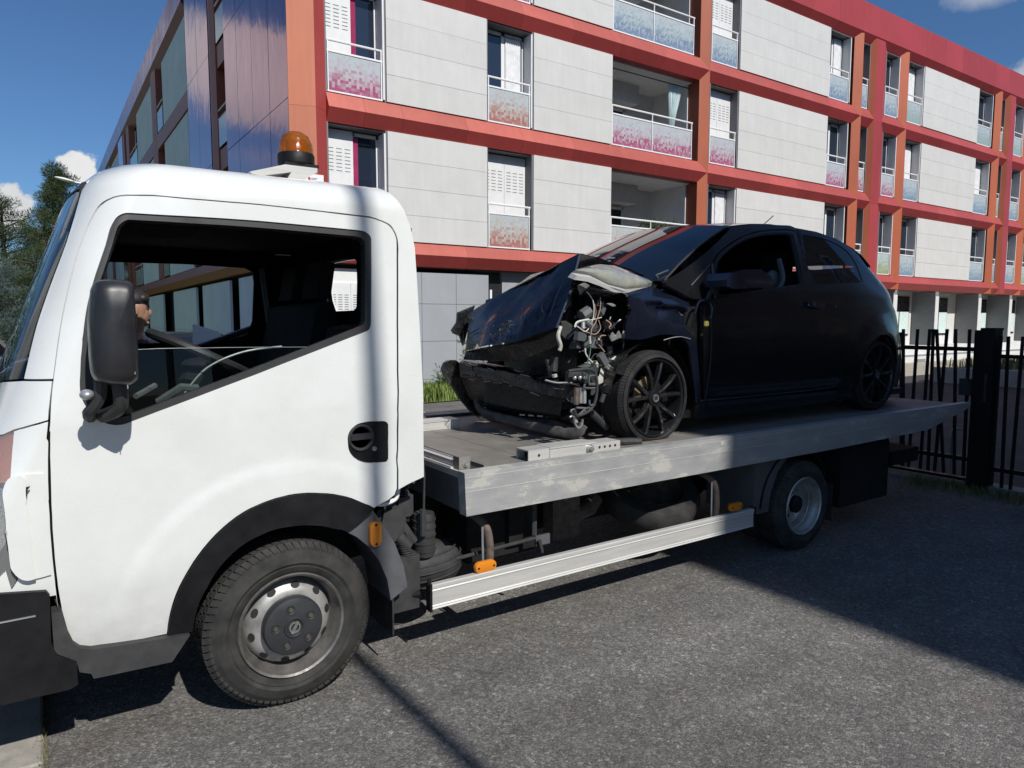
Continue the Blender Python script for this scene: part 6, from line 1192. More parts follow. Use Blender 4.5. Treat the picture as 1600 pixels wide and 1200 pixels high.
# wheels: low tyre gone flat, ten slim spokes
def car_wheel(c,flat_=True):
    bm=tyre_bm(c,.299,.205,.245,n=80)
    if flat_:
        for v in bm.verts:
            if v.co.z<.874: d=.874-v.co.z; v.co.z=.874; v.co.y+=(-.35*d if v.co.y<c[1]+.1 else .35*d)
    wl=cp('wheel',bm,'car_tyre',smooth=True)
    t=tread_bm(c,.299,.205,'car',92)
    for v in t.verts: v.co.z=max(v.co.z,.8735)
    finish('tread',t,'car_tyre',wl)
    bm=bmesh.new(); lathe(bm,[(.249,.003),(.243,-.005),(.235,-.002),(.228,.012),(.222,.10),(.215,.14)],c,n=72); finish('rim',bm,'black_rim',wl,smooth=True)
    bm=bmesh.new(); lathe(bm,[(.055,.03),(.05,.008),(.036,.004),(0,.004)],c,n=30)
    for k in range(5):
        for sgn in (-1,1):
            a0=2*math.pi*k/5+math.radians(92)+sgn*.16; a1=2*math.pi*k/5+math.radians(92)+sgn*.30
            def P(r,a,w_,y): 
                rad=Vector((math.cos(a),0,math.sin(a))); tn=Vector((-math.sin(a),0,math.cos(a))); return Vector((c[0],c[1]+y,c[2]))+rad*r+tn*w_
            st=[(.04,a0,.019,.018),(.10,a0+(a1-a0)*.4,.016,.006),(.17,a0+(a1-a0)*.75,.015,.002),(.235,a1,.017,.008)]
            rows=[]
            for (r,a,w_,y) in st: rows.append([bm.verts.new(P(r,a,q,y+dy)) for q,dy in ((-w_,.028),(-w_*.7,.002),(0,-.003),(w_*.7,.002),(w_,.028))])
            for a_,b_ in zip(rows,rows[1:]):
                for i in range(4): bm.faces.new((a_[i],a_[i+1],b_[i+1],b_[i]))
    finish('spoke',bm,'black_rim',wl,smooth=True)
    bm=bmesh.new(); lathe(bm,[(0,-.002),(.026,-.002),(.029,.002),(.029,.006)],c,n=28); finish('hub_cap',bm,'hub_plastic',wl,smooth=True)
    bm=bmesh.new(); lathe(bm,[(.017,-.003),(.022,-.004),(.022,-.002)],c,n=24); finish('emblem',bm,'galvanised',wl)
    bm=bmesh.new()
    for k in range(4):
        a=2*math.pi*k/4+.5; lathe(bm,[(0,.004),(.007,.004),(.007,.012)],(c[0]+.042*math.cos(a),c[1],c[2]+.042*math.sin(a)),n=6)
    finish('nut',bm,'car_black',wl)
    bm=bmesh.new(); lathe(bm,[(0,.075),(.135,.075),(.135,.095),(0,.095)],c,n=40); finish('brake_disc',bm,'car_black',wl)
    return wl
cw1=car_wheel((3.19,3.095,1.135)); cw2=car_wheel((5.80,3.10,1.165),False)
bm=bmesh.new(); n=10
v0=[];
for k in range(n+1):
    a=math.radians(100+80*k/n)
    v0.append([(3.19+r_*math.cos(a),3.16,1.135+r_*math.sin(a)) for r_ in (.075,.135)])
for a_,b_ in zip(v0,v0[1:]): quad(bm,a_[0],b_[0],b_[1],a_[1])
finish('caliper',bm,'brake_disc',cw1)
for i,cwh in enumerate((cw1,cw2)):
    w_=copy_tree(cwh,car_o,(0,0,0)); turn(w_,(3.19,5.80)[i]-4.5,0.)
# --- crushed bonnet: front half folded down over the ridge, rear half rising to the ridge
def grid_sheet(rows,name,mat,parent,amp=0.,sub=10,seed=0.,thick=.004,fr=4.):
    """rows of points, each row the same count; bilinear subdivided and dented"""
    bm=bmesh.new(); R=len(rows)-1; Cc=len(rows[0])-1; nu,nv=R*sub,Cc*sub; G=[]
    for i in range(nu+1):
        a=min(i//sub,R-1); t=i/sub-a; line=[]
        for j in range(nv+1):
            b=min(j//sub,Cc-1); s=j/sub-b
            p=(Vector(rows[a][b])*(1-t)*(1-s)+Vector(rows[a+1][b])*t*(1-s)+Vector(rows[a][b+1])*(1-t)*s+Vector(rows[a+1][b+1])*t*s)
            e=min(1.,min(i,nu-i)/3.)
            q=p*fr+Vector((seed,seed,seed)); d=mnoise.noise(q)+.55*mnoise.noise(q*2.4)+.3*abs(mnoise.noise(q*4.6))
            p=p+Vector((-.7,-.6,.25))*amp*d*e
            line.append(bm.verts.new(p))
        G.append(line)
    for i in range(nu):
        for j in range(nv): bm.faces.new((G[i][j],G[i][j+1],G[i+1][j+1],G[i+1][j]))
    if thick: bmesh.ops.solidify(bm,geom=bm.faces[:],thickness=thick)
    return finish(name,bm,mat,parent,smooth=True)
hf=[Vector(p) for p in D['hood_front']]; rows=[hf[0:3],hf[3:6],hf[6:9],hf[9:12]]
rows=[[Vector(p) for p in r] for r in rows]
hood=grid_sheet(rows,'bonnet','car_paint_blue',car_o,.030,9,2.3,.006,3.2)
pk,fr_=rows[0][0],rows[-1][0]
rear_rows=[[pk,pk.lerp(fr_,.5)+Vector((0,0,.01)),fr_],[Vector((2.90,3.33,2.012)),Vector((2.80,3.9,1.93)),Vector((2.9,4.45,1.80))],[Vector((3.16,3.30,1.944)),Vector((2.9,3.9,1.93)),Vector((3.1,4.5,1.85))],[Vector((3.45,3.285,1.856)),Vector((3.06,3.92,1.90)),Vector((3.28,4.52,1.86))]]
grid_sheet(rear_rows,'bonnet_rear','car_paint_blue',car_o,.012,7,5.1,.012)
grid_sheet([[r[2]+Vector((0,0,-.006)) for r in rows],[r[2]+Vector((.34,.10,.0)) for r in rows]],'bonnet_dark_backing','car_black',hood,.0,4,1.,.01)  # dark sheet added to close the bright gap under the bonnet
# folded flange down the near edge of the bonnet
ed=rows[0]; bm=bmesh.new(); L=[ed[0],ed[0].lerp(ed[1],.5),ed[1],ed[1].lerp(ed[2],.5),ed[2]]
for a_,b_ in zip(L,L[1:]):
    quad(bm,a_,b_,b_+Vector((.010,-.006,.0)),a_+Vector((.010,-.006,.0))); quad(bm,a_+Vector((.010,-.006,.0)),b_+Vector((.010,-.006,.0)),b_+Vector((.04,.06,.0)),a_+Vector((.04,.06,.0)))
bmesh.ops.remove_doubles(bm,verts=bm.verts,dist=1e-4); finish('bonnet_flange',bm,'wing_paint',hood,smooth=True)
bm=bmesh.new(); rs=random.Random(4)
for k in range(34):
    s=rs.uniform(.42,.62); t=rs.uniform(.70,.93); 
    i=int(s*3); f=s*3-i; top=rows[i][0].lerp(rows[i+1][0],f); bot=rows[i][2].lerp(rows[i+1][2],f); p=top.lerp(bot,t)+Vector((-.05,-.05,.01))
    q=p+Vector((rs.uniform(-.04,.05),rs.uniform(-.05,.05),rs.uniform(-.03,.03))); tube(bm,[p,(p+q)/2+Vector((0,-.008,.008)),q],.0025,4)
finish('scratch_and_glint',bm,'scuffed_black',hood)['kind']='stuff'
bm=bmesh.new()
for (s0,t0,s1,t1) in ((.30,.62,.34,.92),(.36,.58,.33,.80),(.20,.60,.13,.78),(.13,.78,.17,.92),(.13,.55,.20,.62),(.80,.62,.97,.66),(.05,.30,.08,.85)):
    def hp(s_,t_): 
        i=min(2,int(s_*3)); f=s_*3-i; return rows[i][0].lerp(rows[i+1][0],f).lerp(rows[i][2].lerp(rows[i+1][2],f),t_)+Vector((-.03,-.035,.012))
    tube(bm,[hp(s0,t0),hp((s0+s1)/2+.01,(t0+t1)/2),hp(s1,t1)],[.002,.005,.002],4)
finish('crease_edge',bm,'wing_paint',hood,smooth=True)['kind']='stuff'
bm=bmesh.new(); prism(bm,D['flap'],4.545,4.57); cp('far_wing',bm,'crash_black')
bm=bmesh.new(); prism(bm,D['shell'],4.43,4.47); bmesh.ops.bevel(bm,geom=[e for e in bm.edges if e.calc_face_angle(0)>.4],offset=.008,segments=2,affect='EDGES'); cp('bumper_shell',bm,'crash_black',smooth=True)
bm=bmesh.new(); tube(bm,[(p[0],4.425,p[1]) for p in D['shell'][9:]]+[(D['shell'][0][0],4.425,D['shell'][0][1])],.006,5); cp('shell_edge',bm,'scuffed_black')
s6=[Vector(p) for p in D['slam']]; grid_sheet([[s6[0],s6[5]],[s6[1],s6[4]],[s6[2],s6[3]]],'front_panel','crash_black',car_o,.02,8,7.7,.02)
ta=[Vector(p) for p in D['beam']]; tb=[Vector(p) for p in D['beam2']]
bmo=grid_sheet([[a,b] for a,b in zip(ta,tb)],'bumper_beam','crash_black',car_o,.030,9,1.1,.05,7.)
bm=bmesh.new(); rowsB=[]; nB=24; rsb=random.Random(5)
for k in range(nB+1):
    f=k/nB*3; i=min(2,int(f)); f-=i; a_=ta[i].lerp(ta[i+1],f); b_=tb[i].lerp(tb[i+1],f); w_=.012*mnoise.noise(Vector((k*.45,0,2.)))
    rowsB.append([bm.verts.new(p) for p in (a_+Vector((.07,.07,.012)),a_+Vector((-.015,-.03,.010+w_)),a_+Vector((-.045,-.055,-.012+w_)),a_.lerp(b_,.45)+Vector((-.052+w_,-.062,0)),b_+Vector((-.045,-.055,.014)),b_+Vector((-.01,-.02,0)),b_+Vector((.07,.07,0)))])
for a_,b_ in zip(rowsB,rowsB[1:]):
    for q in range(6): bm.faces.new((a_[q],a_[q+1],b_[q+1],b_[q]))
bm.faces.new(rowsB[0]); bm.faces.new(rowsB[-1][::-1]); finish('beam_skin',bm,'crash_black',bmo,smooth=True)
bm=bmesh.new(); e0,e1=ta[3],tb[3]
for (f0,f1,g0,g1) in ((.0,.35,.05,.95),): 
    a_=e0.lerp(ta[2],.32); b_=e1.lerp(tb[2],.32); o_=Vector((-.054,-.066,0)); 
    for u0,u1 in ((.72,.80),(.80,.95)): quad(bm,e0.lerp(e1,u0)+o_,a_.lerp(b_,u0)+o_,a_.lerp(b_,u1)+o_,e0.lerp(e1,u1)+o_)
finish('bare_metal',bm,'bright_metal',bmo)
bm=bmesh.new(); a_,b_=ta[0],tb[0]; o_=Vector((-.054,-.066,0))
for u0,u1,c in ((.02,.40,.30),(.75,.9,.45)):
    quad(bm,a_.lerp(b_,u0)+o_,a_.lerp(b_,u1)+o_,(ta[0].lerp(ta[1],c)).lerp(tb[0].lerp(tb[1],c),u1)+o_,(ta[0].lerp(ta[1],c)).lerp(tb[0].lerp(tb[1],c),u0)+o_)
finish('scraped_paint',bm,'rust_tube',bmo)
bm=bmesh.new(); lathe(bm,[(.012,0),(.018,-.006),(.018,0),(.012,.004)],ta[0].lerp(ta[1],.3).lerp(tb[0].lerp(tb[1],.3),.62)+Vector((-.056,-.075,0)),n=16); finish('tow_eye',bm,'bright_metal',bmo)
# radiator with fins
ra=[Vector(p) for p in D['rad']]; bm=bmesh.new(); quad(bm,*ra); rd=cp('radiator',bm,'car_black')
bm=bmesh.new()
for k in range(46):
    t=(k+.5)/46; a_=ra[0].lerp(ra[1],t); b_=ra[3].lerp(ra[2],t); d_=(ra[1]-ra[0]).normalized()*.004; o_=Vector((-.012,-.01,0)); quad(bm,a_+o_,a_+d_+o_,b_+d_+o_,b_+o_)
finish('fin',bm,'scuffed_black',rd)
lg_=[Vector(p) for p in D['lowgrille']]; bm=bmesh.new(); bm.faces.new([bm.verts.new(p) for p in lg_]); lg2=cp('lower_grille',bm,'car_black')
sl=[Vector(p) for p in D['slits']]; bm=bmesh.new()
for r in range(3):
    a_,b_=sl[2*r],sl[2*r+1]
    for k in range(4):
        p=a_.lerp(b_,k/4+.02); q=a_.lerp(b_,k/4+.17); o_=Vector((-.02,-.02,0)); quad(bm,p+o_,q+o_,q+o_+Vector((0,0,-.009)),p+o_+Vector((0,0,-.009)))
finish('slit',bm,'galvanised',lg2)
bm=bmesh.new(); tube(bm,smoothpath(D['lip'],5),.030,8)
for v in bm.verts: v.co.z+=.012 if v.co.z>.93 else 0
cp('bumper_lip',bm,'lip_grey',smooth=True)
cv=[Vector((2.56,4.34,1.33)),Vector((2.60,4.22,1.28)),Vector((2.70,4.18,1.03)),Vector((2.66,4.33,.99)),Vector((2.60,4.40,1.06)),Vector((2.55,4.42,1.20))]
bm=bmesh.new(); bm.faces.new([bm.verts.new(p) for p in cv]); cp('bumper_cover',bm,'crash_black')
lp_=[Vector(p) for p in D['lip']]; up_=[Vector(p) for p in D['rad']]
grid_sheet([[up_[3]+Vector((-.03,.05,.02)),up_[3].lerp(up_[2],.5)+Vector((-.02,0,.0)),up_[2]+Vector((-.02,-.06,.0))],[lp_[2]+Vector((.02,.02,.03)),lp_[4]+Vector((.04,.04,.03)),lp_[6]+Vector((.03,.03,.03))]],'bumper_skirt','crash_black',car_o,.006,8,3.7,.01)
bm=bmesh.new(); rs2=random.Random(8)
for (A_,B_) in ((ta,tb),):
    for k in range(16):
        i=rs2.randrange(3); t=rs2.uniform(0,.8); u=rs2.choice((.02,.05,.45,.95)); L=rs2.uniform(.05,.25)
        p=A_[i].lerp(A_[i+1],t).lerp(B_[i].lerp(B_[i+1],t),u)+Vector((-.053,-.062,.0)); q=A_[i].lerp(A_[i+1],min(1,t+L)).lerp(B_[i].lerp(B_[i+1],min(1,t+L)),u)+Vector((-.053,-.062,.0+rs2.uniform(-.008,.008)))
        tube(bm,[p,q],rs2.uniform(.0015,.004),4)
o=cp('scratch_and_glint',bm,'galvanised'); o['kind']='stuff'  # bright tubes: scrapes and painted highlights along the beam edges
# dark guts behind
bm=bmesh.new(); box(bm,2.98,3.36,3.42,4.50,.98,1.72); cp('engine',bm,'crash_black',bevel=.05)
bm=bmesh.new(); box(bm,2.88,3.0,3.50,4.35,1.22,1.58); cp('cooling_pack',bm,'car_black',bevel=.03)
bm=bmesh.new(); box(bm,2.80,3.45,3.32,3.46,1.45,1.80); cp('inner_wing',bm,'crash_black',bevel=.03)
bm=bmesh.new(); lathe(bm,[(.36,.02),(.36,.34)],(3.19,3.10,1.135),n=30,a0=math.radians(8),a1=math.radians(172)); cp('wheel_liner',bm,'car_black')
# headlamp pushed back and up
La=[Vector(p) for p in D['lamp']]; Lb=[Vector(p) for p in D['lamp_low']]
cen=sum(La,Vector())/len(La); bm=bmesh.new(); rings=[]
for s,d in ((1.,0),(.93,.028),(.78,.045),(.5,.06),(.2,.066)):
    rings.append([bm.verts.new(cen+(p-cen)*s+Vector((-.25,-.7,.65))*d) for p in La])
n=len(La)
for a_,b_ in zip(rings,rings[1:]):
    for i in range(n): bm.faces.new((a_[i],a_[(i+1)%n],b_[(i+1)%n],b_[i]))
bm.faces.new(rings[-1]); bmesh.ops.subdivide_edges(bm,edges=bm.edges[:],cuts=1,use_grid_fill=True,smooth=.6)
hlm=cp('headlight',bm,'headlamp',smooth=True)
cen2=sum(Lb,Vector())/len(Lb); bm=bmesh.new(); a_=[bm.verts.new(p) for p in Lb]; b_=[bm.verts.new(cen2+(p-cen2)*.85+Vector((-.02,-.03,-.01))) for p in Lb]
for i in range(len(Lb)): bm.faces.new((a_[i],a_[(i+1)%len(Lb)],b_[(i+1)%len(Lb)],b_[i]))
bm.faces.new(b_); bmesh.ops.recalc_face_normals(bm,faces=bm.faces); finish('lamp_housing',bm,'clean_aluminium',hlm,smooth=True)
bm=bmesh.new(); ellipsoid(bm,cen+Vector((.0,.08,-.06)),(.26,.10,.07)); finish('lamp_back',bm,'car_black',hlm,smooth=True)
# wires, hoses, brackets
def wire(n,mat,r=.0035,nm='wire'):
    bm=bmesh.new(); tube(bm,smoothpath(W[n],5),r,5); cp(nm,bm,mat,smooth=True)
for n,m,r in (('wire_a','wire_white',.0032),('wire_b','wire_copper',.0028),('wire_c','wire_copper',.0028),('wire_d','wire_copper',.003),('wire_e','wire_green',.003),('wire_f','wire_white',.006),('wire_g','wire_white',.005),('cableh','galvanised',.006),('debris1','bright_metal',.007),('debris2','bright_metal',.006),('debris3','bright_metal',.006)): wire(n,m,r)
def rod(n,mat,r,nm='pipe'):
    bm=bmesh.new(); tube(bm,smoothpath(W[n],4) if len(W[n])>2 else W[n],r,8); cp(nm,bm,mat,smooth=True)
rod('plug','dirty_white',.008,'connector'); rod('pipe1','bright_metal',.012); rod('pipe2','galvanised',.012); rod('pipe3','rust_tube',.016); rod('rods1','dull_plastic',.014,'rod'); rod('rods2','dull_plastic',.024,'rod'); rod('ball','dirty_white',.016,'cap'); rod('shock','bright_metal',.010,'strut'); rod('shock2','galvanised',.010,'strut'); rod('strut','dull_plastic',.022,'strut'); rod('lamphose','wire_white',.006,'hose'); rod('plugtube','dirty_white',.012,'hose'); rod('loop1','dull_plastic',.009,'bracket_loop'); rod('loop2','grey_plastic',.008,'bracket_loop'); rod('bracket','grey_plastic',.007,'bracket_loop'); rod('res','grey_plastic',.036,'reservoir')
for i in range(1,7): rod('rib%d'%i,'grey_plastic',.006,'bracket_rib')
def plate(n,mat,t=.03,nm='bracket',crump=False):
    p=[Vector(q) for q in W[n]]; bm=bmesh.new(); f=bm.faces.new([bm.verts.new(q) for q in p]); r=bmesh.ops.extrude_face_region(bm,geom=[f]); bmesh.ops.translate(bm,verts=[g for g in r['geom'] if isinstance(g,bmesh.types.BMVert)],vec=(.02,t,0)); 
    bmesh.ops.bevel(bm,geom=bm.edges[:],offset=.004,segments=1,affect='EDGES'); cp(nm,bm,mat)
plate('tank','dirty_white',.08,'washer_tank'); plate('tank2','grey_plastic',.06,'washer_tank'); plate('plate','grey_plastic',.05,'bracket_plate'); plate('plugbody','dull_plastic',.06,'connector'); plate('crumple','bright_metal',.03,'torn_metal'); plate('linear','dirty_white',.08,'torn_liner'); plate('lampbracket','bright_metal',.02,'lamp_bracket'); plate('lampbracket2','grey_plastic',.02,'lamp_bracket'); plate('knuckle','bright_metal',.03,'knuckle'); plate('grey1','grey_plastic',.04,'bracket'); plate('hl','galvanised',.01,'clip'); plate('box1','dull_plastic',.06,'relay_box')
bm=bmesh.new()
for k in range(3): ellipsoid(bm,Vector(W['box1'][0]).lerp(Vector(W['box1'][1]),.2+.3*k)+Vector((0,-.02,-.03)),(.014,.014,.014),10,6)
cp('fuse',bm,'galvanised',smooth=True)
# extra small torn bits spread in the engine bay
bm=bmesh.new(); bm2=bmesh.new()
for k in range(60):
    px=rs.uniform(2.58,2.95); y=3.16+rs.uniform(0,.12); z=rs.uniform(1.18,1.78); s=rs.uniform(.01,.035); tgt=bm if k%3 else bm2
    c_=Vector((px,y,z)); a=[c_+Vector((rs.uniform(-s,s),rs.uniform(-.01,.01),rs.uniform(-s,s))) for _ in range(4)]
    tgt.faces.new([tgt.verts.new(q) for q in a])
o=cp('scrap',bm,'dull_plastic'); o['kind']='stuff'; o=cp('scrap',bm2,'grey_plastic'); o['kind']='stuff'
bm=bmesh.new()
for k in range(9):
    c0=Vector((2.62+rs.uniform(0,.3),3.2,1.35+rs.uniform(0,.3))); tube(bm,smoothpath([c0,c0+Vector((rs.uniform(-.1,.1),-.03,rs.uniform(-.1,.1))),c0+Vector((rs.uniform(-.15,.15),0,rs.uniform(-.2,.1)))],4),.006,5)
cp('hose',bm,'car_black',smooth=True)
for k in range(26):
    c0=Vector((2.60+rs.uniform(0,.36),3.12+rs.uniform(0,.12),1.16+rs.uniform(0,.58))); bm=bmesh.new(); q=rs.random()
    ax=Vector((rs.uniform(-1,1),rs.uniform(-.4,.4),rs.uniform(-1,1))).normalized()
    if q<.35: tube(bm,[c0,c0+ax*rs.uniform(.04,.10)],rs.uniform(.008,.02),8); m_=rs.choice(('dull_plastic','grey_plastic','galvanised')); nm_='broken_pipe'
    elif q<.7:
        w_,h_=rs.uniform(.02,.05),rs.uniform(.015,.04); box(bm,c0.x-w_,c0.x+w_,c0.y-.015,c0.y+.015,c0.z-h_,c0.z+h_); bmesh.ops.rotate(bm,verts=bm.verts,cent=c0,matrix=Matrix.Rotation(rs.uniform(-.7,.7),3,'Y')@Matrix.Rotation(rs.uniform(-.5,.5),3,'Z')); m_=rs.choice(('crash_black','dull_plastic','grey_plastic','crash_black')); nm_='broken_bracket'
    else:
        pts=[c0]; 
        for _ in range(4): pts.append(pts[-1]+Vector((rs.uniform(-.05,.05),rs.uniform(-.02,.02),rs.uniform(-.06,.02))))
        tube(bm,smoothpath(pts,4),rs.uniform(.0025,.005),5); m_=rs.choice(('wire_copper','wire_white','dull_plastic','grey_plastic')); nm_='wire'
    cp(nm_,bm,m_)
# gap behind the wing: side repeater, edge of the A post
bm=bmesh.new(); c_=Vector(car(3.60,1.60)); box(bm,c_.x-.02,c_.x+.02,c_.y-.012,c_.y+.01,c_.z-.018,c_.z+.018); bmesh.ops.bevel(bm,geom=bm.edges[:],offset=.005,segments=2,affect='EDGES'); cp('side_repeater',bm,'yellow_plastic')
panel('hinge_post',[(3.42,1.80),(3.56,1.80),(3.64,1.76),(3.66,1.1),(3.58,1.1),(3.55,1.4),(3.46,1.5)],[],off_surf(car,-.05),'car_black',car_o,.02,(.1,.1))
bm=bmesh.new(); tube(bm,smoothpath([Vector(car(*p))+Vector((0,-.02,0)) for p in ((3.47,1.66),(3.52,1.74),(3.60,1.745),(3.64,1.70),(3.62,1.63))]),.008,6); cp('torn_trim',bm,'car_paint_blue',smooth=True)
bm=bmesh.new(); tube(bm,smoothpath([Vector(car(*p))+Vector((0,-.015,0)) for p in ((3.20,1.50),(3.28,1.515),(3.36,1.518),(3.44,1.503))]),.0025,5); cp('arch_edge',bm,'galvanised',smooth=True)

# ================================================================== FENCE AND GATE
XF=7.45
def bar(bm,y0,z0,y1,z1,w_=.012):
    v=[]
    for (y,z) in ((y0,z0),(y1,z1)):
        for dx,dy in ((-w_,-w_),(w_,-w_),(w_,w_),(-w_,w_)): v.append(bm.verts.new((XF+dx,y+dy,z)))
    bm.faces.new(v[:4][::-1]); bm.faces.new(v[4:])
    for i in range(4): bm.faces.new((v[i],v[(i+1)%4],v[4+(i+1)%4],v[4+i]))
fo=thing('gate','black metal bar gate with bent bars behind the rear end of the deck','gate',(XF,4.2,0))
for (yt,zt,yb) in D['bars_l']:
    bm=bmesh.new(); bar(bm,yb,.10,yt,max(zt,1.5)); finish('bar',bm,'fence_paint',fo)
y=3.86
while y<6.3: bm=bmesh.new(); bar(bm,y+rnd.uniform(-.03,.03),.10,y,1.535); finish('bar',bm,'fence_paint',fo); y+=.118
finish('top_rail',B(XF-.014,XF+.014,3.03,6.3,1.325,1.365),'fence_paint',fo); finish('bottom_rail',B(XF-.02,XF+.02,3.03,6.3,.255,.295),'fence_paint',fo); finish('ground_rail',B(XF-.03,XF+.03,3.03,6.3,.06,.09),'fence_paint',fo)
finish('lock_box',B(XF-.04,XF+.03,3.05,3.16,.90,1.06),'dull_plastic',fo,bevel=.006)
ps=thing('gate_post','thick black square gate post standing at the end of the deck','post',(XF,2.945,0))
bm=bmesh.new(); box(bm,XF-.085,XF+.085,2.86,3.03,-.02,1.53); finish('shaft',bm,'fence_paint',ps,bevel=.008)
finish('cap',B(XF-.09,XF+.09,2.855,2.98,1.53,1.552),'fence_paint',ps); finish('keeper',B(XF-.095,XF-.086,2.90,2.92,.86,1.12),'dull_plastic',ps)
f2=thing('bar_fence','low black bar fence running right from the thick gate post','fence',(XF,2.0,0))
for (yt,zt,yb) in D['bars_r']:
    bm=bmesh.new(); bar(bm,yb,.05,yt,1.475); finish('bar',bm,'fence_paint',f2)
y=2.56
while y>-3.6: bm=bmesh.new(); bar(bm,y,.05,y,1.475); finish('bar',bm,'fence_paint',f2); y-=.115
finish('top_rail',B(XF-.014,XF+.014,-3.6,2.85,1.27,1.305),'fence_paint',f2); finish('bottom_rail',B(XF-.014,XF+.014,-3.6,2.85,.195,.235),'fence_paint',f2)
bm=bmesh.new(); box(bm,XF-.02,XF+.18,-3.6,6.4,-.03,.045); o=finish('fence_footing',bm,'kerb_concrete'); o['kind']='structure'
bm=bmesh.new(); tube(bm,smoothpath([(7.7,3.32,.0),(7.7,3.32,.46),(7.7,3.28,.52),(7.7,3.24,.52)]),.012,7); st_=finish('tap_pipe',bm,'galvanised'); tag(st_,'thin bent grey pipe standing behind the gate bars','pipe')
# weeds and grass
def blades(name,mat,n,fx,size,rnd,kind='stuff',parent=None,lean=.5):
    vs=[];fs=[]
    for i in range(n):
        x_,y_,z_=fx(rnd); a=rnd.uniform(0,6.28); h=size*rnd.uniform(.4,1.3); d=Vector((math.cos(a),math.sin(a),0)); s=Vector((-d.y,d.x,0))*h*.07; p=Vector((x_,y_,z_)); l=rnd.uniform(.1,lean)
        k=len(vs); vs+=[p-s,p+s,p+d*h*l*.4+Vector((0,0,h*.6))+s*.7,p+d*h*l*.4+Vector((0,0,h*.6))-s*.7,p+d*h*l+Vector((0,0,h))]; fs+=[(k,k+1,k+2,k+3),(k+3,k+2,k+4)]
    off=wpos(parent) if parent else Vector()
    me=bpy.data.meshes.new(name); me.from_pydata([v-off for v in vs],[],fs); me.materials.append(M(mat)); o=bpy.data.objects.new(name,me); link(o,parent)
    if kind: o['kind']=kind
    return o
blades('grass','grass_green',16000,lambda r:(r.uniform(4.6,12.3),r.uniform(12.2,13.75),.02),.25,rnd)
blades('grass','dry_grass',2200,lambda r:(7.28+abs(r.gauss(0,.13))*-1.+r.uniform(-.02,.12),r.uniform(1.0,3.5),.0),.07,rnd)
blades('grass','dry_grass',900,lambda r:(-.07+r.gauss(0,.012),r.uniform(1.6,3.3),.0),.03,rnd)
blades('grass','grass_green',30000,lambda r:(r.uniform(-22,3.4),22+abs(r.gauss(0,14)),0),.30,rnd)
blades('grass','dry_grass',3000,lambda r:(r.uniform(20.,24),r.uniform(4,9.2),.38),.22,rnd)
# weeds growing against the grey wall
for i,(wx,wy_,wh,lb) in enumerate(((7.25,13.2,.55,'small pale green weed at the foot of the grey wall beside the cab'),(7.75,13.0,1.25,'tall thin leafy weed against the grey wall behind the bumper'),(8.3,13.1,1.0,'bushy weed at the grey wall nearest the crushed bonnet'))):
    t=thing('weed',lb,'weed',(wx,wy_,.02),'weeds along the grey wall')
    bm=bmesh.new(); tops=[]
    for k in range(7):
        a=rnd.uniform(0,6.28); h=wh*rnd.uniform(.6,1.05); q=[(wx,wy_,.02),(wx+.08*math.cos(a),wy_+.08*math.sin(a),h*.5),(wx+.22*math.cos(a),wy_+.2*math.sin(a),h)]; tube(bm,q,[.008,.006,.003],5); tops.append(q)
    finish('stem',bm,'weed_leaf',t)
    leaf_cloud('foliage','weed_leaf' if i else 'bright_leaf',t,[(wx+(q[1][0]-wx)*f*2,wy_+(q[1][1]-wy_)*f*2,.1+(q[2][2]-.1)*f,.10+.05*f) for q in tops for f in (.45,.7,.95)],420,.085,rnd)
# ================================================================== RIGHT HAND YARD
tag(finish('low_wall',B(19.6,19.85,-3.,9.03,-.02,.40),'concrete_grey'),'low grey concrete retaining wall in the shade behind the gate','wall')
bm=bmesh.new(); quad(bm,(19.85,-3,.38),(40,-3,.38),(40,9.03,.38),(19.85,9.03,.38)); quad(bm,(19.85,9.03,.38),(40,9.03,.38),(40,9.03,-.01),(19.85,9.03,-.01)); tag(finish('raised_bed',bm,'sand'),kind='structure')
ground_sheet('gravel_path',18,60,10.35,13.64,.0,'sand')
# ================================================================== SHADE BUILDING, POLE KNOWN BY ITS SHADOW (behind the camera)
sb=thing('office_building','tall rendered building behind the photographer casting the shade on the car and the yard','building',(25,-10,0))
finish('wall',B(3.985,46,-15,-4.0,0,12.75),'render_wall',sb)
finish('parapet',B(3.99,46.0,-4.12,-3.99,12.60,12.749),'concrete_grey',sb)
for i in range(11):
    for f in range(4):
        x0=5.4+i*3.6; z0=1.0+f*3.0
        wbm=bmesh.new()
        for q in ((x0,x0+.07,z0,z0+1.5),(x0+1.5,x0+1.57,z0,z0+1.5),(x0,x0+1.57,z0,z0+.07),(x0,x0+1.57,z0+1.43,z0+1.5)): box(wbm,q[0],q[1],-3.998,-3.95,q[2],q[3])
        wo_=finish('window',wbm,'white_pvc',sb); finish('pane',B(x0+.07,x0+1.5,-3.997,-3.99,z0+.07,z0+1.43),'house_glass',wo_)
lp=thing('plain_pole','plain grey pole behind the photographer whose thin shadow crosses the cab door','pole',(1.47,-4.6,0))
bm=bmesh.new(); tube(bm,[(1.47,-4.6,0),(1.47,-4.6,1.2),(1.47,-4.6,9.9)],[.055,.047,.042],16); finish('pole',bm,'galvanised',lp,smooth=True)
bm=bmesh.new(); ellipsoid(bm,(1.47,-4.6,9.93),(.07,.07,.06)); finish('cap',bm,'galvanised',lp,smooth=True)
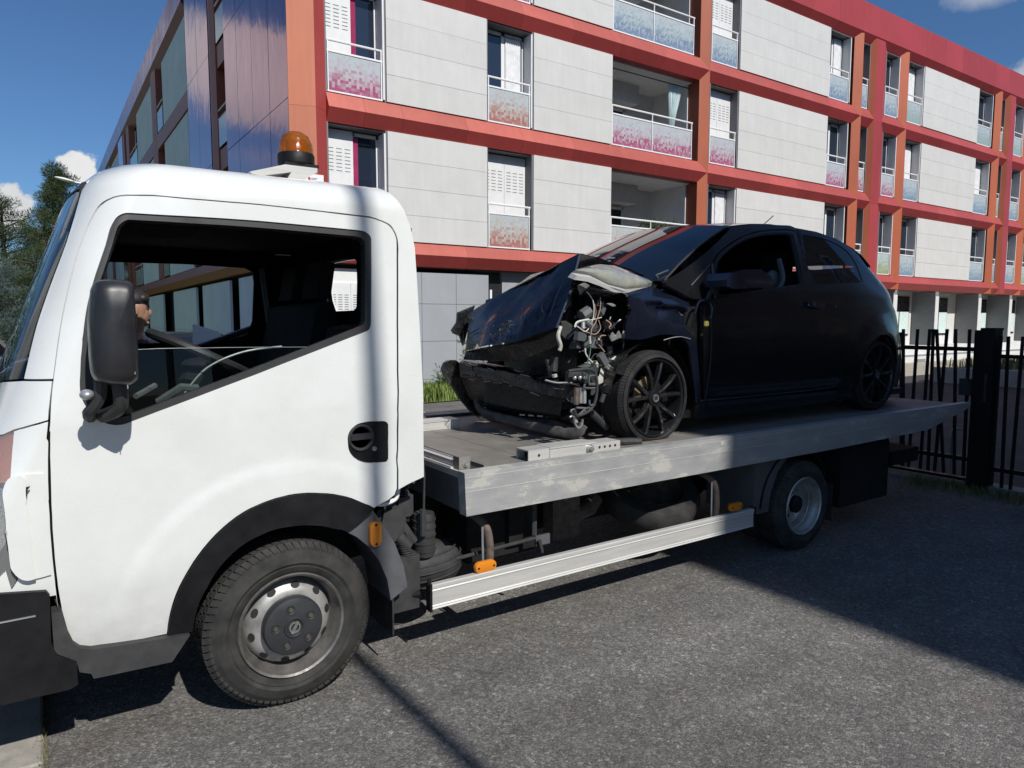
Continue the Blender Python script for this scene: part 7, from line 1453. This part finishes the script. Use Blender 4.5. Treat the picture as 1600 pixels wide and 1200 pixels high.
# distant lamp over the trees
dl=thing('street_lamp','white street lamp head sticking out over the cab roof before the pines','street lamp',(1.9,30,0))
bm=bmesh.new(); tube(bm,[(1.9,30,0),(1.9,30,6.3)],[.08,.05],10); tube(bm,smoothpath([(1.9,30,6.25),(1.8,30,6.5),(1.5,30,6.56),(1.3,30,6.58)]),.03,7); finish('pole',bm,'galvanised',dl,smooth=True)
bm=bmesh.new(); ellipsoid(bm,(1.08,30,6.63),(.32,.12,.06),16,8,Matrix.Rotation(math.radians(10),4,'Y')); finish('lamp_head',bm,'lamp_white',dl,smooth=True)
# ================================================================== TREES
def pine(x,y,h,r,mat,label,rnd,group='conifers beyond the lawn',base=.12,n=5200,leaf=.34,shape='cone'):
    t=thing('pine_tree',label,'tree',(x,y,0),group)
    bm=bmesh.new(); tube(bm,[(x,y,0),(x+.1,y,h*.4),(x-.05,y,h*.75),(x,y,h*.98)],[.028*h,.02*h,.012*h,.004*h],8)
    cl=[]
    k=0; z=h*base
    while z<h*.97:
        f=(z-h*base)/(h*(1-base))
        R=r*((1-f)**.75 if shape=='cone' else math.sqrt(max(.05,1-(f*1.6-.55)**2)))*rnd.uniform(.75,1.15)
        nb=max(3,int(6*(1-f)+2))
        for b in range(nb):
            a=rnd.uniform(0,6.28); R2=R*rnd.uniform(.55,1.1); zt=z+rnd.uniform(-.02,.08)*h+R2*.12
            tube(bm,[(x,y,z),(x+math.cos(a)*R2*.5,y+math.sin(a)*R2*.5,(z+zt)/2+.05),(x+math.cos(a)*R2,y+math.sin(a)*R2,zt)],[.006*h,.004*h,.002*h],5)
            for s in (.45,.75,1.): 
                if rnd.random()<.86: cl.append((x+math.cos(a)*R2*s+rnd.gauss(0,.12),y+math.sin(a)*R2*s+rnd.gauss(0,.12),z+(zt-z)*s+.12,h*rnd.uniform(.035,.065)*(1.15-.4*s)+.18))
        z+=h*rnd.uniform(.035,.06)
    cl.append((x,y,h*.97,.035*h))
    finish('trunk',bm,'bark',t)
    leaf_cloud('crown',mat,t,cl,int(n*1.7),leaf,rnd,.62,None,.6,.17)
    return t
rt=random.Random(11)
pine(1.9,62,12.6,3.9,'pine_leaf','tall pine with upright tufted top standing highest behind the cab windscreen',rt,n=34000,leaf=.26,base=.06)
pine(-1.5,56,9.3,3.2,'dark_leaf','dark broad pine at the left edge under the cumulus cloud',rt,n=18000,leaf=.2,shape='round')
pine(-4.6,60,10.5,3.0,'dark_leaf','dark pine just beyond the left edge of the view',rt,n=14000,leaf=.22,shape='round')
pine(.6,50,7.4,2.7,'pine_leaf','middle green pine between the tall pine and the blue cedar',rt,n=18000,leaf=.19,shape='round')
pine(-1.9,42,4.6,1.9,'cedar_leaf','pale blue grey cedar low at the left edge',rt,n=16000,leaf=.15,shape='round')
pine(-.15,46,3.6,1.7,'dark_leaf','low dark conifer at the foot of the taller pines beside the windscreen',rt,n=13000,leaf=.16,shape='round')
leaf_cloud('treeline','dark_leaf',None,[(-8-3.2*i+rt.uniform(-1,1),55+rt.uniform(-6,6),3.+rt.uniform(0,5),3.+rt.uniform(0,1.5)) for i in range(16)]+[(-8-3.2*i,55,2.,3.2) for i in range(16)],16000,.7,rt,1.1,'stuff')
# ================================================================== PARKED CARS
def parked(label,x,y,rz,paint,grp='cars parked behind the truck'):
    t=thing('parked_car',label,'car',(0,0,0),grp)
    bm=bmesh.new(); prof=[(-2.05,.30),(-2.1,.55),(-2.02,.80),(-1.2,.95),(.9,.98),(1.9,.92),(2.08,.75),(2.1,.4),(2.0,.28)]
    prism(bm,prof,-.87,.87); bmesh.ops.bevel(bm,geom=[e for e in bm.edges if e.calc_face_angle(0)>.5],offset=.07,segments=3,affect='EDGES'); finish('body',bm,paint,t,smooth=True,world=False)
    bm=bmesh.new(); lo=[(-1.15,.95),(1.55,.97)]; hi=[(-.35,1.44),(.95,1.45)]
    vs=[]
    for y_,w_ in ((-1,0),(1,0)):
        vs.append([bm.verts.new(p) for p in ((-1.15,.80*y_,.94),(-.30,.62*y_,1.44),(.95,.62*y_,1.46),(1.6,.80*y_,.96))])
    a,b=vs
    for i in range(3): bm.faces.new((a[i],a[i+1],b[i+1],b[i]))
    bm.faces.new(a[::-1]); bm.faces.new(b); bmesh.ops.bevel(bm,geom=bm.edges[:],offset=.05,segments=2,affect='EDGES'); finish('roof',bm,paint,t,smooth=True,world=False)
    for s in (-1,1):
        bm=bmesh.new()
        for (q) in (((-.95,.99),(-.28,1.38),(.28,1.40),(.28,1.0)),((.36,1.0),(.36,1.40),(.90,1.40),(1.36,1.02))):
            quad(bm,*[(p[0],s*(.80-.18*(p[1]-.94)/.5+.006),p[1]) for p in q])
        finish('side_window',bm,'tinted_glass',t,world=False)
    bm=bmesh.new(); quad(bm,(-1.13,-.70,.985),(-1.13,.70,.985),(-.40,.56,1.41),(-.40,-.56,1.41)); finish('windscreen',bm,'tinted_glass',t,world=False)
    bm=bmesh.new()
    for s in (-1,1): box(bm,-2.11,-2.0,s*.72-.14,s*.72+.14,.62,.76)
    finish('headlight',bm,'lamp_white',t,world=False,bevel=.02)
    finish('grille',B(-2.115,-2.05,-.5,.5,.36,.56),'dark_gap',t,world=False); finish('number_plate',B(-2.122,-2.116,-.26,.26,.44,.55),'sign_white',t,world=False)
    for wx in (-1.3,1.3):
        for s in (-1,1):
            bm=bmesh.new(); lathe(bm,[(.20,-.09),(.31,-.09),(.32,0),(.31,.09),(.2,.09)],(wx,s*.80,.32),n=20); w_=finish('wheel',bm,'car_tyre',t,smooth=True,world=False); bm=bmesh.new(); lathe(bm,[(0,s*.07),(.2,s*.085)],(wx,s*.80,.32),n=20); finish('rim',bm,'steel_rim',w_,world=False)
    t.location=(x,y,0); t.rotation_euler=(0,0,rz); return t
parked('silver parked car at the far left with its nose towards the truck',-1.55,14.2,math.radians(70),'parked_paint_silver')
parked('dark blue parked car behind the silver one at the left edge',-1.9,20.5,math.radians(75),'parked_paint_blue')
parked('dark grey parked car seen through the cab windows beside the person',1.15,10.9,math.radians(40),'parked_paint_dark')
# ================================================================== PERSON beyond the cab
def person():
    t=thing('person','person with short dark hair in a dark jacket standing beyond the cab with white papers','person',(.52,5.25,0))
    J=[(0,0,.95,.13,.11),(0,0,1.12,.135,.11),(0,0,1.32,.16,.115),(0,0,1.45,.13,.09),(.01,0,1.53,.058,.056),(.02,0,1.60,.07,.065),(.03,0,1.69,.092,.078),(.02,0,1.77,.085,.072),
       (0,.19,1.44,.06,.06),(.04,.24,1.20,.045,.045),(.26,.16,1.17,.035,.035),(.34,.13,1.19,.03,.02),
       (0,-.19,1.44,.06,.06),(.04,-.24,1.20,.045,.045),(.26,-.14,1.20,.035,.035),(.34,-.11,1.22,.03,.02),
       (0,.09,.88,.095,.095),(.02,.10,.48,.065,.065),(-.01,.10,.09,.045,.05),(.12,.11,.05,.04,.035),
       (0,-.09,.88,.095,.095),(.02,-.10,.48,.065,.065),(-.01,-.10,.09,.045,.05),(.12,-.11,.05,.04,.035)]
    E_=[(0,1),(1,2),(2,3),(3,4),(4,5),(5,6),(6,7),(3,8),(8,9),(9,10),(10,11),(3,12),(12,13),(13,14),(14,15),(0,16),(16,17),(17,18),(18,19),(0,20),(20,21),(21,22),(22,23)]
    # fingers: short chains rooted in the palms
    for base,sy in ((11,.13),(15,-.11)):
        p=J[base]
        for k in range(4):
            i=len(J); L=(.032,.037,.035,.028)[k]; yy=p[1]+(k-1.5)*.019
            J.append((p[0]+.035,yy,p[2]+.004,.0095,.009)); J.append((p[0]+.035+L,yy,p[2]-.012,.0085,.008)); J.append((p[0]+.03+L,yy,p[2]-.035,.0075,.007)); E_+= [(base,i),(i,i+1),(i+1,i+2)]
        i=len(J); sg_=1 if sy<0 else -1; J.append((p[0]-.005,p[1]+.035*sg_,p[2]+.008,.011,.010)); J.append((p[0]+.03,p[1]+.045*sg_,p[2]+.004,.009,.008)); E_+=[(base,i),(i,i+1)]
    me=bpy.data.meshes.new('body'); me.from_pydata([j[:3] for j in J],E_,[]); o=bpy.data.objects.new('body',me); link(o)
    m=o.modifiers.new('s','SKIN'); 
    for i,j in enumerate(J): me.skin_vertices[0].data[i].radius=(j[3],j[4])
    me.skin_vertices[0].data[0].use_root=True
    s=o.modifiers.new('u','SUBSURF'); s.levels=2; s.render_levels=2
    dg=bpy.context.evaluated_depsgraph_get(); me2=bpy.data.meshes.new_from_object(o.evaluated_get(dg)); bpy.data.objects.remove(o)
    me2.materials.clear()
    for n in ('jacket','skin','trousers','seal'): me2.materials.append(M(n))
    for p in me2.polygons:
        c=p.center; p.use_smooth=True
        p.material_index=1 if c.z>1.50 or (c.x>.30 and c.z>1.1) else (3 if c.z<.11 else (2 if c.z<.96 else 0))
    b=bpy.data.objects.new('body',me2); link(b,t)
    def pp(nm,bm,mat): return finish(nm,bm,mat,t,world=False,smooth=True)
    bm=bmesh.new(); ellipsoid(bm,(.005,0,1.755),(.105,.088,.075)); ellipsoid(bm,(-.03,0,1.70),(.075,.082,.10)); ellipsoid(bm,(.065,-.02,1.765),(.045,.058,.04)); ellipsoid(bm,(.07,.03,1.755),(.04,.04,.035)); pp('hair',bm,'hair')
    bm=bmesh.new(); ellipsoid(bm,(.100,0,1.672),(.022,.013,.026)); ellipsoid(bm,(.078,0,1.605),(.026,.034,.024)); ellipsoid(bm,(.045,0,1.66),(.062,.066,.085)); pp('nose',bm,'skin')
    bm=bmesh.new(); ellipsoid(bm,(.100,0,1.635),(.007,.022,.006)); pp('mouth',bm,'wire_copper')
    for s_ in (-1,1):
        bm=bmesh.new(); ellipsoid(bm,(.094,s_*.03,1.70),(.010,.014,.007)); pp('eye',bm,'seal')
        bm=bmesh.new(); ellipsoid(bm,(.096,s_*.032,1.72),(.010,.02,.004)); pp('eyebrow',bm,'hair')
        bm=bmesh.new(); ellipsoid(bm,(.015,s_*.083,1.68),(.018,.010,.032)); pp('ear',bm,'skin')
    bm=bmesh.new(); tube(bm,[(0,0,1.47),(.005,0,1.52)],[.085,.068],16); pp('collar',bm,'jacket')
    return t
person()
pb=thing('paper_sheets','white paper sheets held up by the person beyond the cab','paper',(.95,5.1,1.2))
bm=bmesh.new(); quad(bm,(.84,5.0,1.35),(1.12,5.0,1.35),(1.02,5.07,1.545),(.86,5.07,1.60)); bmesh.ops.solidify(bm,geom=bm.faces[:],thickness=.003); finish('sheet',bm,'paper',pb)
